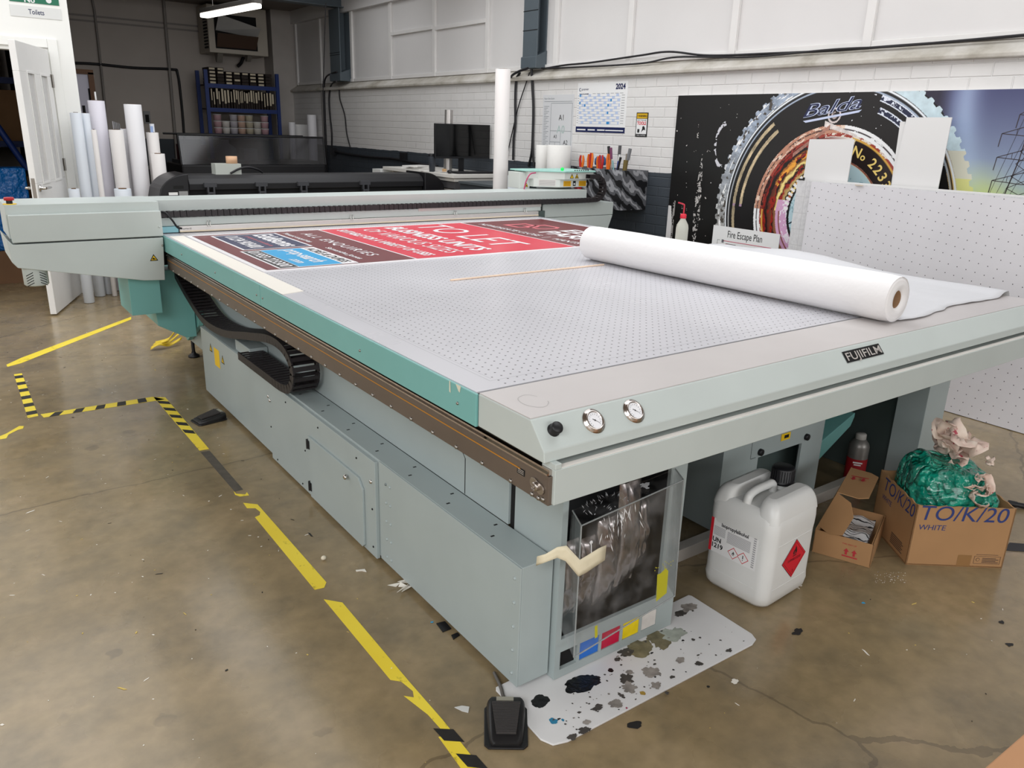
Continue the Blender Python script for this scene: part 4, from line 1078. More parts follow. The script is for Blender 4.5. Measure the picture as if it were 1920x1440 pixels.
lf.location = s0 + Matrix.Rotation(sr, 3, 'Z') @ Vector((.175, .105, .0)); ROOT[lf.name] = Matrix.Translation(lf.location) @ Matrix.Rotation(sr, 4, 'Z')
b.build('leaflet_pack', g.m, lf, local=True)

# --- large carton with the rubbish bag
br_ = math.atan2(-.213, .28); B0 = Vector((2.71, 1.181, 0)); BL, BW, BH = .355, .31, .245
bc = thing('large_carton', 'large brown carton printed with blue letters holding a green rubbish bag', 'carton', B0, br_)
b = MB(); tt = .005
b.box(0, BL, 0, BW, .001, .006)
def wall_poly(F, w_, n, seed, amp):
    pts = [(0, 0), (w_, 0)]
    top = [(w_ * (1 - i / n), BH + amp * nz((i * .9, seed, 0)) - .004 * (i % 2)) for i in range(n + 1)]
    return pts + top
b.fprism(Frame((0, 0, 0), (1, 0, 0), (0, 0, 1)), wall_poly(None, BL, 14, 1, .006), -tt, 0)
b.fprism(Frame((0, BW, 0), (0, -1, 0), (0, 0, 1)), wall_poly(None, BW, 12, 2, .008), -tt, 0)
b.fprism(Frame((BL, 0, 0), (0, 1, 0), (0, 0, 1)), wall_poly(None, BW, 12, 3, .008), -tt, 0)
b.fprism(Frame((BL, BW, 0), (-1, 0, 0), (0, 0, 1)), wall_poly(None, BL, 12, 4, .008), -tt, 0)
b.build('carton_body', M_CARD, bc, local=True)
Ff = Frame((0, 0, 0), (1, 0, 0), (0, 0, 1)); Fl = Frame((0, BW, 0), (0, -1, 0), (0, 0, 1))
b = MB()
b.text(Ff, 'TO/K/20', .018, BH - .058, .058, .0009, M_CBLUE, width=.315, shear=.12, res=6); b.build('printed_marks', None, bc, local=True); b = MB(); b.text(Ff, 'WHITE', .02, BH - .098, .021, .0009, M_CBLUE, width=.098, shear=.1)
b.frect(Ff, .245, .245 + .096, .016, .0172, .0009, M_CDK); b.frect(Ff, .245, .341, .046, .0472, .0009, M_CDK); b.frect(Ff, .245, .2462, .016, .047, .0009, M_CDK); b.frect(Ff, .34, .3412, .016, .047, .0009, M_CDK); b.frect(Ff, .25, .33, .053, .0545, .0009, M_CDK)
for i in range(4): b.frect(Ff, .275, .335 - .01 * (i % 2), .021 + i * .0055, .0235 + i * .0055, .0009, M_CDK)
b.fdisc(Ff, .259, .033, .007, .0009, M_CDK, 12); b.fdisc(Ff, .259, .033, .0055, .0011, M_CARD, 12); b.build('printed_marks', None, bc, local=True); b = MB()
b.text(Fl, 'TO/K/20', .05, BH - .06, .052, .0009, M_CBLUE, width=.25, shear=.12, res=6); b.text(Fl, 'WHITE', .05, BH - .10, .02, .0009, M_CBLUE, width=.08, shear=.1)
for i in range(6): b.frect(Fl, .17, .27 - .01 * (i % 2), .02 + i * .0075, .0235 + i * .0075, .0009, M_CDK)
b.build('printed_marks', None, bc, local=True)
b = MB(); b.frect(Ff, .185, .235, .004, .05, .0007, mat('brown parcel tape', '#8f6a40', .35)); b.build('parcel_tape', None, bc, local=True)
# pale blue lining flap along the side wall
b = MB(); b.grid([[(.0075, .04 + .2 * i / 8, BH - .06), (.009, .04 + .2 * i / 8, BH - .01 + .004 * (i % 2))] for i in range(9)]); b.build('lining_paper', mat('pale blue liner', '#b9d3dd', .6), bc, local=True, solid=.001)
# green bag
gb_ = N('green polythene', rough=.12)
gb_.base(gb_.ramp(gb_.noise(9, 4), [(.3, lin('#087a66')), (.55, lin('#10a085')), (.75, lin('#2cc0a2'))]))
vo = gb_.new('ShaderNodeTexVoronoi'); vo.inputs['Scale'].default_value = 16; vo.inputs['Randomness'].default_value = 1
nzv = gb_.new('ShaderNodeTexNoise'); nzv.inputs['Scale'].default_value = 9; nzv.inputs['Detail'].default_value = 3; gb_.link(gb_.tc.outputs['Object'], nzv.inputs['Vector'])
mx = gb_.new('ShaderNodeMix', data_type='VECTOR'); mx.inputs[0].default_value = .22; gb_.link(gb_.tc.outputs['Object'], mx.inputs[4]); gb_.link(nzv.outputs['Color'], mx.inputs[5]); gb_.link(mx.outputs[1], vo.inputs['Vector'])
vo.feature = 'DISTANCE_TO_EDGE'; vo.inputs['Scale'].default_value = 11
gb_.bump(gb_.math('ADD', gb_.math('POWER', vo.outputs['Distance'], .6), gb_.math('MULTIPLY', gb_.noise(22, 2), .22)), 1.0, .045)
gb_.b.inputs['Transmission Weight'].default_value = .25; gb_.b.inputs['Specular IOR Level'].default_value = .7; gb_.b.inputs['Coat Weight'].default_value = .6; gb_.b.inputs['Coat Roughness'].default_value = .08
bag = thing('rubbish_bag', 'shiny green plastic rubbish bag bulging out of the large carton', 'bag', B0 + Matrix.Rotation(br_, 3, 'Z') @ Vector((BL / 2, BW / 2, 0)), br_)
b = MB(); rows = []; nr, ns = 40, 72
for j in range(nr + 1):
    t = j / nr; q = []
    for i in range(ns + 1):
        a = 2 * PI * i / ns
        # superellipse plan inside the box, then a lumpy dome above the rim
        ca, sa_ = math.cos(a), math.sin(a); e = (abs(ca) ** 4 + abs(sa_) ** 4) ** -.25
        px_, py_ = ca * e * (BL / 2 - .008), sa_ * e * (BW / 2 - .008)
        if t < .35: k = .945; z = .02 + (BH - .024) * t / .35
        else:
            s_ = (t - .35) / .65; k = .945 * math.cos(s_ * PI / 2) ** .62 * (1 + .0 * s_); z = BH - .004 + .112 * math.sin(s_ * PI / 2)
        d = (.0 if t < .36 else min(1, (t - .36) * 5)) * (1 - max(0, (t - .9) / .1))
        n1 = nz((px_ * 9 * k, py_ * 9 * k, z * 9), 1, 4); n2 = nz((px_ * 26 * k, py_ * 26 * k, z * 26), 1, 5)
        fold = abs(nz((px_ * 14 * k, py_ * 14 * k, z * 14), 1, 8))
        off = d * (.030 * n1 + .014 * n2 - .022 * fold)
        lean = Vector((-.035, .03, 0)) * max(0, (z - BH)) / .12 * .6
        q.append((px_ * k * (1 + off * 1.5) + lean.x, py_ * k * (1 + off * 1.5) + lean.y, z + off * .9 + (.03 * math.exp(-((px_ * k + .02) ** 2 + (py_ * k - .04) ** 2) / .006) * d)))
    rows.append(q)
b.grid(rows); b.build('bag_skin', gb_.m, bag, local=True)
# crumpled wads of masking tape
gt = N('crumpled cream tape', rough=.6)
gt.base(gt.mix(gt.ramp(gt.noise(30, 3, rough=.6), [(.62, (0, 0, 0, 1)), (.66, (1, 1, 1, 1))]), gt.ramp(gt.noise(12, 3), [(.35, lin('#e3d3c4')), (.65, lin('#d3b5a8'))]), lin('#a9404e')))
gt.b.inputs['Subsurface Weight'].default_value = 0
def wad(name, label, c, r, seed, n=9, cat='tape wad'):
    rg = random.Random(seed); b = MB(); c = Vector(c)
    for k in range(n):
        p = c + Vector((rg.uniform(-1, 1), rg.uniform(-1, 1), rg.uniform(-.3, .9))) * r * .55
        d = Vector((rg.uniform(-1, 1), rg.uniform(-1, 1), rg.uniform(-.5, .7))).normalized(); wv = d.orthogonal().normalized(); wv = Matrix.Rotation(rg.uniform(0, 6), 3, d) @ wv
        row = []
        for i in range(12):
            row.append([p + wv * (w_ * r * .3) + d.cross(wv) * (r * .06 * math.sin(3 * w_ + i)) for w_ in (-1, -.33, .33, 1)])
            d = (d + Vector((rg.uniform(-1, 1), rg.uniform(-1, 1), rg.uniform(-1, 1))) * .55 + (c + Vector((0, 0, r * .2)) - p) * (1.1 / r) * .35).normalized(); wv = (Matrix.Rotation(rg.uniform(-.5, .5), 3, d) @ wv); wv = (wv - d * wv.dot(d)).normalized(); p = p + d * r * .2
        b.grid(row)
    return tag(b.build(name, gt.m, solid=.0008, origin=(c.x, c.y, c.z - r * .4)), label, cat, None)
def bagpt(lx, ly, z): p = bag.matrix_basis if False else Matrix.Translation(bag.location) @ Matrix.Rotation(br_, 4, 'Z'); return p @ Vector((lx, ly, z))
wad('crumpled_tape', 'large crumpled wad of cream tape with red streaks on top of the green bag', bagpt(.02, .045, .40), .085, 3, 13)
wad('crumpled_tape', 'smaller crumpled tape wad stuck on the front of the green bag', bagpt(.045, -.128, .292), .05, 8, 8)
wad('crumpled_tape', 'tiny twist of pale tape behind the green bag', bagpt(.17, .03, .335), .022, 5, 4)

# --- solvent bottle with red label under the printer
ap = Vector((3.238, 1.715, 0))
t = thing('solvent_bottle', 'tall metal solvent bottle with a red label under the printer', 'bottle', ap)
b = MB(); b.lathe([(.0001, .001), (.042, .001), (.044, .005), (.044, .17), (.04, .185), (.025, .205), (.02, .208)], ap, (0, 0, 1), 28); b.build('bottle_body', mat('dull tin', '#8d8a86', .4, .5, var=.1, vscale=20), t)
b = MB(); b.lathe([(.0446, .012), (.0446, .118)], ap, (0, 0, 1), 28); b.build('label', mat('red bottle label', '#a01f26', .5), t)
b = MB()
for a, z0, z1, w_, m_ in ((215, .10, .107, .04, M_LBL), (215, .09, .096, .03, M_LBL), (220, .024, .04, .035, M_INK), (205, .026, .038, .02, M_LBL)):
    a = math.radians(a); n_ = Vector((math.cos(a), math.sin(a), 0)); F = Frame(ap + n_ * .0452, (-math.sin(a), math.cos(a), 0), (0, 0, 1)); b.frect(F, -w_ / 2, w_ / 2, z0, z1, .0002, m_)
b.build('label_print', None, t)
b = MB(); b.lathe([(.022, .205), (.023, .207), (.023, .228), (.02, .232), (.0001, .232)], ap, (0, 0, 1), 20); b.build('cap', mat('grey cap', '#b5b2ad', .45), t)
# black cable end by the big carton
b = MB(); b.tube(bez([on_z(1890, 943, .015), on_z(1905, 946, .015), on_z(1925, 950, .012), on_z(1990, 965, .01)], 6), [.014] * 7 + [.012] * 6 + [.006] * 6)
tag(b.build('power_plug', M_BLACK), 'black cable connector lying behind the large carton', 'cable')
b = MB(); F = Frame((0, 0, 0), (1, 0, 0), (0, 1, 0)); q = [on_z(*p) for p in ((1893, 1018), (1990, 1026), (1990, 1040), (1880, 1032))]; b.fprism(F, [(p.x, p.y) for p in q], .0005, .002); tag(b.build('floor_strip', mat('dark rubber strip', '#2b2a2d', .6)), 'dark rubber strip on the floor behind the large carton', 'strip')

# --- cardboard sheet corner in the foreground
a = on_z(1845, 1440, .42); c = on_z(1920, 1375, .42); dv = (c - a).normalized(); nv_ = Vector((dv.y, -dv.x, 0))
F = Frame((a.x, a.y, 0), (dv.x, dv.y, 0), (-dv.y, dv.x, 0))
fb = thing('cardboard_box', 'corner of a brown cardboard box at the edge of the floor in front', 'box', a + nv_ * .2 - Vector((0, 0, .42)))
b = MB(); b.fbox(F, -.3, .45, -.4, 0, .001, .42); b.build('box_body', mat('card lid', '#b98a63', .75, var=.05), fb, bevel=.003)
b = MB(); b.frect(F, -.3, .45, -.225, -.175, .4205, mat('brown parcel tape', '#8f6a40', .35)); b.build('parcel_tape', None, fb)

# --- ink bags and the clear guard
gf = N('foil pouch', rough=.25); gf.b.inputs['Metallic'].default_value = .9; gf.base(gf.ramp(gf.noise(8, 3), [(.3, lin('#8d8785')), (.7, lin('#b8b1ae'))]))
gf.bump(gf.noise(9, 1), .5, .02)
M_FOIL = gf.m
def pouch(cx_, cy_, ztop, w_, h_, seed, label, tilt=0.0):
    b = MB(); rows_f = []; rows_b = []; nj, ni = 22, 12
    for j in range(nj + 1):
        v = j / nj; f = []; bk = []
        for i in range(ni + 1):
            u = i / ni - .5
            puff = (math.sin(PI * min(1, v * 1.03)) ** .6) * max(0, 1 - (2 * u) ** 2) ** .5 * .026
            wid = w_ * (1 - (.35 * max(0, v - .72) / .28 if u > 0 else .05 * v)) 
            cr = .018 * abs(nz((u * 3 + v * 1.5, v * 4.2 - u, seed))) + .010 * abs(nz((u * 5 - v * 3, v * 6 + u * 2, seed + 2)))
            x = cx_ + u * wid + tilt * v * h_; z = ztop - v * h_ - (.02 * max(0, -u) * v)
            f.append((x, cy_ - puff - cr * (.4 + puff * 25), z)); bk.append((x, cy_ + puff * .6 + .002, z))
        rows_f.append(f); rows_b.append(bk[::-1])
    b.grid(rows_f, smooth=True); b.grid(rows_b)
    return tag(b.build('ink_pouch', M_FOIL, origin=(cx_, cy_, ztop - h_)), label, 'ink pouch', 'foil ink pouches hanging in the ink cabinet')
pouch(1.276, 1.435, .42, .075, .235, 1, 'silver foil ink pouch hanging by the open end of the ink cabinet', .0)
pouch(1.345, 1.45, .40, .075, .225, 4, 'silver foil ink pouch with a blue smear, second from the open end', .0)
pouch(1.425, 1.45, .44, .08, .27, 7, 'silver foil ink pouch bent at its bottom in the middle of the cabinet', .0)
pouch(1.51, 1.455, .53, .085, .33, 10, 'tallest silver foil ink pouch folded across its middle', .02)
pouch(1.585, 1.475, .45, .06, .23, 13, 'dull narrow foil ink pouch at the inner end of the cabinet', .0)
# acrylic material: clear sheet, a little reflection, faint smears
ma = bpy.data.materials.new('clear acrylic'); ma.use_nodes = True; nt = ma.node_tree
for n_ in list(nt.nodes):
    if n_.type != 'OUTPUT_MATERIAL': nt.nodes.remove(n_)
out = [n_ for n_ in nt.nodes if n_.type == 'OUTPUT_MATERIAL'][0]
tr = nt.nodes.new('ShaderNodeBsdfTransparent'); tr.inputs[0].default_value = (.95, .95, .955, 1)
gl = nt.nodes.new('ShaderNodeBsdfGlossy'); gl.inputs['Roughness'].default_value = .08
df = nt.nodes.new('ShaderNodeBsdfDiffuse'); df.inputs[0].default_value = (.75, .75, .76, 1)
lw_ = nt.nodes.new('ShaderNodeLayerWeight'); lw_.inputs[0].default_value = .5
pw_n = nt.nodes.new('ShaderNodeMath'); pw_n.operation = 'POWER'; pw_n.inputs[1].default_value = 4; nt.links.new(lw_.outputs['Facing'], pw_n.inputs[0])
fr = nt.nodes.new('ShaderNodeMath'); fr.operation = 'MULTIPLY_ADD'; fr.inputs[1].default_value = .6; fr.inputs[2].default_value = .03; nt.links.new(pw_n.outputs[0], fr.inputs[0])
mxa = nt.nodes.new('ShaderNodeMixShader'); nt.links.new(fr.outputs[0], mxa.inputs[0]); nt.links.new(tr.outputs[0], mxa.inputs[1]); nt.links.new(gl.outputs[0], mxa.inputs[2])
tcn = nt.nodes.new('ShaderNodeTexCoord'); no = nt.nodes.new('ShaderNodeTexNoise'); no.inputs['Scale'].default_value = 14; no.inputs['Detail'].default_value = 6; nt.links.new(tcn.outputs['Object'], no.inputs['Vector'])
rp = nt.nodes.new('ShaderNodeValToRGB'); rp.color_ramp.elements[0].position = .45; rp.color_ramp.elements[0].color = (.004, .004, .004, 1); rp.color_ramp.elements[1].position = .85; rp.color_ramp.elements[1].color = (.10, .10, .10, 1)
nt.links.new(no.outputs['Fac'], rp.inputs[0])
mxb = nt.nodes.new('ShaderNodeMixShader'); nt.links.new(rp.outputs[0], mxb.inputs[0]); nt.links.new(mxa.outputs[0], mxb.inputs[1]); nt.links.new(df.outputs[0], mxb.inputs[2]); nt.links.new(mxb.outputs[0], out.inputs[0])
M_ACR = ma
M_EDGE = mat('acrylic edge', '#c9cfcf', .15, trans=.5, alpha=.7)
gd = thing('splash_guard', 'smeared clear acrylic guard leaning on the ink cabinet', 'guard', (1.4, 1.355, .12))
A = Vector((1.206, 1.315, .142)); B = Vector((1.592, 1.315, .194)); C = Vector((1.576, 1.315, .574)); D = Vector((1.203, 1.315, .540))
bk = Vector((.034, .082, .008))
Dn, Cn = D, C; Db, Cb = Vector((1.235, 1.388, .542)), Vector((1.622, 1.388, .569))
Ab, Bb = Vector((1.225, 1.395, .18)), Vector((1.63, 1.395, .20))
def sheet(name, *q):
    b = MB(); b.add(list(q), [tuple(range(len(q)))]); return b.build(name, M_ACR, gd, solid=.0035)
sheet('front_sheet', A, B, C, D); sheet('top_sheet', D, C, Cb, Db); sheet('side_sheet', A, D, Db, Ab); sheet('side_sheet', B, Bb, Cb, C)
b = MB()
for p, q in ((A, D), (D, C), (C, B), (D, Db), (A, B), (C, Cb)): b.cyl(p, q, .0022, seg=6)
b.build('glued_edge', M_EDGE, gd)
# white paint smears and ink drips on the guard
M_SMEAR = mat('white ink smear', '#e3e4e6', .35, bump=.4, bscale=50); M_YSM = mat('yellow ink smear', '#b9b32a', .4)
FG = Frame(D, (C - D), (D - A)); rg = random.Random(4); sm = MB()
FT = Frame(D, (C - D), (Db - D))
for i in range(34):
    u = .02 + abs(rg.gauss(.08, .055)); v = rg.uniform(.004, .07); l = rg.uniform(.006, .03); a = rg.uniform(.3, 1.4); w_ = rg.uniform(.0006, .0022)
    F2 = Frame(FT.p(u, v, .0024), FT.x * math.cos(a) + FT.y * math.sin(a), -FT.x * math.sin(a) + FT.y * math.cos(a)); sm.fpoly(F2, [(0, 0), (l * .5, -w_), (l, 0), (l * .5, w_)], .0002 + i * 1e-5)
for i in range(42):
    u = .06 + abs(rg.gauss(.055, .035)); v = -abs(rg.gauss(.02, .035)); l = rg.uniform(.008, .04); a = rg.uniform(-2.0, -1.0); w_ = rg.uniform(.0006, .002)
    F2 = Frame(FG.p(u, v, .0024), FG.x * math.cos(a) + FG.y * math.sin(a), -FG.x * math.sin(a) + FG.y * math.cos(a)); sm.fpoly(F2, [(0, 0), (l * .5, -w_), (l, 0), (l * .5, w_)], .0002 + i * 1e-5)
sm.build('white_smear', M_SMEAR, gd); sm = MB(); blot(FT, .27, .045, .011, 2, None, sm, .0028, 1.6, .6); blot(FT, .262, .03, .006, 5, None, sm, .003, 1, .5); blot(FG, .03, -.06, .006, 7, None, sm, .003, .8, .5); sm.frect(FG, .0285, .0315, -.115, -.06, .0028)
sm.build('white_smear', M_SMEAR, gd)
b = MB(); b.fpoly(FG, [(.275, -.36), (.318, -.35), (.322, -.275), (.31, -.262), (.29, -.27), (.277, -.268)], .0028); b.build('yellow_smear', M_YSM, gd); b = MB(); b.frect(FG, .04, .05, -.37, -.33, .0028); b.build('yellow_smear', M_YSM, gd); b = MB()
for i in range(16): blot(FG, .295 + rg.gauss(0, .018), -.258 + rg.gauss(.006, .008), .0018, i, None, b, .0029, 1, .3, 8)
b.build('yellow_smear', M_YSM, gd)
# strip of masking tape round the guard's corner
M_MASK = mat('masking tape', '#e0d6ba', .65, bump=.2, bscale=30)
p_ = [on_y(1050, 1035, 1.36), on_y(1060, 1020, 1.345)]
tp = MB(); up = Vector((0, 0, 1))
e0 = A.lerp(D, .70); e1 = A.lerp(D, .62)
def edge(v): return A.lerp(D, v)
path = [(on_y(1006, 1052, 1.365), .028), (on_y(1022, 1046, 1.34), .024), (on_y(1045, 1036, 1.33), .03), (on_y(1062, 1038, 1.322), .045), (edge(.70) + Vector((-.004, -.004, 0)), .05), (edge(.70) + Vector((.02, -.004, .004)), .05), (edge(.70) + Vector((.062, -.0045, .012)), .048), (edge(.7) + Vector((.088, -.0045, .016)), .046)]
rows = [[p + up * h_ * k + Vector((0, -.002 * math.sin(i * 1.7 + k), 0)) for k in (.5, .15, -.2, -.5)] for i, (p, h_) in enumerate(path)]
tp.grid(rows); tag(tp.build('masking_tape', M_MASK, solid=.0008), 'cream masking tape holding the corner of the clear guard', 'tape')

# ================================================================== FLOOR TAPES
M_TY = N('yellow floor tape', rough=.5)
M_TY.base(M_TY.mix(M_TY.ramp(M_TY.noise(16, 5, rough=.65), [(.60, (0, 0, 0, 1)), (.70, (.75, .75, .75, 1))]), M_TY.ramp(M_TY.noise(3, 3), [(.3, lin('#ecd034')), (.7, lin('#f5de48'))]), lin('#6f6224'))); M_TY = M_TY.m
M_TK = mat('black floor tape', '#232120', .6, var=.3, vscale=30)
def tape(label, pts_px, stripes=None, group='yellow floor marking tapes'):
    """outline measured on the floor; stripes: list of floor quads"""
    q = [on_z(*p) for p in pts_px]; b = MB()
    b.fprism(F0, [(p.x, p.y) for p in q], .0003, .0009, M_TY)
    for s in stripes or []:
        b.fpoly(F0, s, .0011, M_TK)
    return tag(b.build('floor_tape', None), label, 'floor tape', group)
def bands(p0, p1, w0, w1, n, duty, skew, t0=0.0, t1=1.0):
    """black bands across a strip from edge p0->p1 to edge w0->w1 (floor px)"""
    a0_, a1_, c0_, c1_ = (on_z(*p) for p in (p0, p1, w0, w1)); out = []
    for i in range(n):
        s = t0 + (t1 - t0) * (i + .5 - duty / 2) / n; e = t0 + (t1 - t0) * (i + .5 + duty / 2) / n
        A_, B_ = a0_.lerp(a1_, s), a0_.lerp(a1_, e); C_, D_ = c0_.lerp(c1_, min(1, e + skew)), c0_.lerp(c1_, min(1, s + skew))
        out.append([(p.x, p.y) for p in (A_, B_, C_, D_)])
    return out
tape('striped yellow and black tape corner running towards the camera by the printer', [(288, 745), (310, 745), (392, 842), (374, 845)], bands((291, 748), (368, 836), (312, 748), (386, 836), 5, .42, .02, .0, .80))
tape('striped yellow and black tape crossing from the short strip to the tape corner', [(76, 777), (287, 744), (309, 749), (82, 783)], bands((80, 777), (287, 744), (84, 783), (306, 749), 5, .42, -.07, .05, .98))
tape('short striped tape square to the crossing strip at its far end', [(26, 702), (41, 700), (72, 780), (52, 784)], bands((26, 702), (52, 784), (41, 700), (72, 780), 6, .42, 0))
tape('thin worn yellow tape running from the left under the gantry', [(12, 684), (40, 671), (246, 594), (246, 599), (40, 681), (14, 688)])
tape('torn yellow tape scrap at the left edge of the floor', [(0, 818), (12, 813), (36, 799), (45, 799), (43, 804), (34, 806), (16, 815), (12, 822), (0, 824)])
tape('small curved yellow tape scrap between the striped corner and the long strip', [(438, 921), (443, 926), (460, 927), (463, 923), (467, 929), (450, 931), (441, 928)])
tape('long plain yellow tape strip with a torn far end', [(456, 943), (483, 946), (612, 1092), (608, 1102), (590, 1106), (478, 970), (487, 966), (488, 960), (479, 953), (463, 953)])
b_ = bands((802, 1355), (905, 1470), (836, 1352), (940, 1470), 2, .5, .04, .0, .85)
tape('long yellow tape with dark scuffs and black stripes nearest the camera', [(607, 1124), (642, 1130), (767, 1278), (830, 1350), (920, 1462), (885, 1470), (822, 1382), (838, 1380), (802, 1340), (757, 1305), (776, 1308), (774, 1296), (752, 1278), (732, 1275)], b_)
# grey ghost of a lifted tape
ghost = mat('old adhesive residue', '#4f4940', .6, var=.25, vscale=25)
q = [on_z(*p) for p in ((376, 848), (393, 845), (456, 918), (440, 922))]; b = MB(); b.fpoly(F0, [(p.x, p.y) for p in q], .0004); o = b.build('adhesive_residue', ghost); tag(o, 'dark residue where floor tape was lifted', 'residue', None, None)
# loose roll end of yellow tape under the gantry
rp_ = on_z(303, 655, 0); b = MB()
for s in range(3):
    path = bez([rp_ + Vector((-.07 + .02 * s, .0 + .02 * s, .006 + .012 * s)), rp_ + Vector((-.02, -.02 + .02 * s, .035)), rp_ + Vector((.05, .01, .012 + .02 * s)), rp_ + Vector((.13, .05 + .05 * s, .03 + .02 * s)), rp_ + Vector((.16, .12, .02 + .05 * s))], 5)
    b.grid([[p + Vector((0, 0, .0)), p + Vector((.012, .03, .014))] for p in path])
tag(b.build('tape_tangle', mat('bright yellow tape', '#e3c22f', .4), solid=.001), 'tangled loose yellow tape on the floor under the gantry', 'tape')
# floor litter, dust and paint flecks
dl = MB(); M_FL = [mat('fleck white', '#e6e2d8', .7), mat('fleck yellow', '#cdb465', .7), mat('fleck black', '#1e1c1b', .6), mat('fleck blue', '#3fa0cc', .5)]
rg = random.Random(11)
for i in range(900):
    x, y = rg.uniform(-.9, 3.2), rg.uniform(.2, 6.5)
    if (x > .98 and y > 1.6) or (x > 1.0 and 1.15 < y) : continue
    s = rg.choice([.0015, .002, .002, .003, .004]) * rg.uniform(.6, 1.3); a = rg.uniform(0, 6); l = s * rg.choice([1, 1, 1.4, 4])
    F = Frame((x, y, .0006), (math.cos(a), math.sin(a), 0), (-math.sin(a), math.cos(a), 0)); dl.fprism(F, [(-l, -s * .5), (l * .6, -s * .7), (l, s * .3), (-l * .5, s * .6)], 0, .0008, M_FL[rg.choices([0, 1, 2], [7, 2, 2])[0]])
for (u, v, r, mi, sx_) in ((1046 + 455, 1098, .006, 0, 1), (1495, 1102, .010, 0, .4), (1377, 1278, .009, 0, 1.6), (1495, 1185, .012, 2, 2), (1619, 1131, .005, 3, 1.2), (1878, 1167, .008, 2, 1.4), (1893, 1209, .009, 2, 1.4), (1328, 1288, .005, 2, 1), (1190, 1360, .014, 2, 1.5), (810, 1167, .004, 3, 1.2)):
    p = on_z(u, v); blot(Frame((0, 0, 0), (1, 0, 0), (0, 1, 0)), p.x, p.y, r, u, M_FL[mi], dl, .0012, sx_, .5, 18)
for i in range(60):
    p = on_z(1640 + rg.uniform(0, 60), 1080 + rg.uniform(-8, 14)); blot(Frame((0, 0, 0), (1, 0, 0), (0, 1, 0)), p.x, p.y, rg.uniform(.0006, .002), i, M_FL[0], dl, .0011, 1.6, .5, 8)
tag(dl.build('floor_litter', None, origin=(1, 2, 0)), 'specks of paint, paper and dust scattered over the floor', 'litter', None, 'stuff')
b = MB(); p = on_z(607, 1050); b.ball(p + Vector((0, 0, .009)), .010, None, 12, 8, 1, .8, .85); tag(b.build('cream_pebble', mat('cream pebble', '#d8cfba', .5)), 'small cream pebble between the tape and the cabinet', 'pebble')
b = MB(); q = [on_z(*p) for p in ((667, 1070), (684, 1068), (687, 1073), (678, 1071), (668, 1072))]; b.fprism(F0, [(p.x, p.y) for p in q], .0005, .003); tag(b.build('plastic_clip', M_FL[0]), 'small white plastic clip on the floor by the cabinet', 'clip')
b = MB(); q = [on_z(*p) for p in ((852, 1327), (866, 1324), (880, 1326), (878, 1337), (866, 1334))]; b.fprism(F0, [(p.x, p.y) for p in q], .0005, .002); tag(b.build('film_scrap', mat('film scrap', '#cfd0cd', .3)), 'torn scrap of clear film beside the black striped tape', 'scrap')
b = MB(); p = on_z(748, 1104); 
for i in range(6):
    c = p + Vector((rg.uniform(-.01, .03), rg.uniform(-.02, .03), 0)); b.add([c + Vector((rg.uniform(-.03, .03), rg.uniform(-.02, .02), rg.uniform(.001, .02))) for _ in range(4)], [(0, 1, 2, 3)])
tag(b.build('torn_tissue', M_FL[0], solid=.001, origin=(p.x, p.y, 0)), 'scrap of torn white tissue under the cabinet edge', 'tissue')
b = MB()
q = [on_z(*p) for p in ((818, 1170), (834, 1166), (846, 1180), (830, 1186))]; b.fprism(F0, [(p.x, p.y) for p in q], .0005, .003); q = [on_z(*p) for p in ((846, 1192), (858, 1187), (862, 1192), (850, 1200))]; b.fprism(F0, [(p.x, p.y) for p in q], .0005, .003)
tag(b.build('black_tape_scrap', M_BLACK), 'scraps of black tape on the floor under the cabinet', 'tape')

# ================================================================== RIGHT WALL
# --- big photographic mural of a camera lens, with a pylon against a sunset at its near end
MX = XW - .02; my1, mW, mz0, mH = 4.487, 3.05, .565, 1.215
FM_ = Frame((MX, my1, mz0), (0, -1, 0), (0, 0, 1))
_pn = np.random.RandomState(5)
def vnoise(x, y, seed=0):
    """smooth value noise"""
    r = np.random.RandomState(seed); T = r.rand(64, 64)
    xi = np.floor(x).astype(int); yi = np.floor(y).astype(int); fx = x - xi; fy = y - yi; fx = fx * fx * (3 - 2 * fx); fy = fy * fy * (3 - 2 * fy)
    g_ = lambda a, c: T[a % 64, c % 64]
    return (g_(xi, yi) * (1 - fx) + g_(xi + 1, yi) * fx) * (1 - fy) + (g_(xi, yi + 1) * (1 - fx) + g_(xi + 1, yi + 1) * fx) * fy
def fbm(x, y, seed=0): return (vnoise(x, y, seed) * .5 + vnoise(x * 2.1, y * 2.1, seed + 1) * .3 + vnoise(x * 4.3, y * 4.3, seed + 2) * .2)
def rgb(h): h = h.lstrip('#'); return np.array([int(h[i:i+2], 16) / 255 for i in (0, 2, 4)])
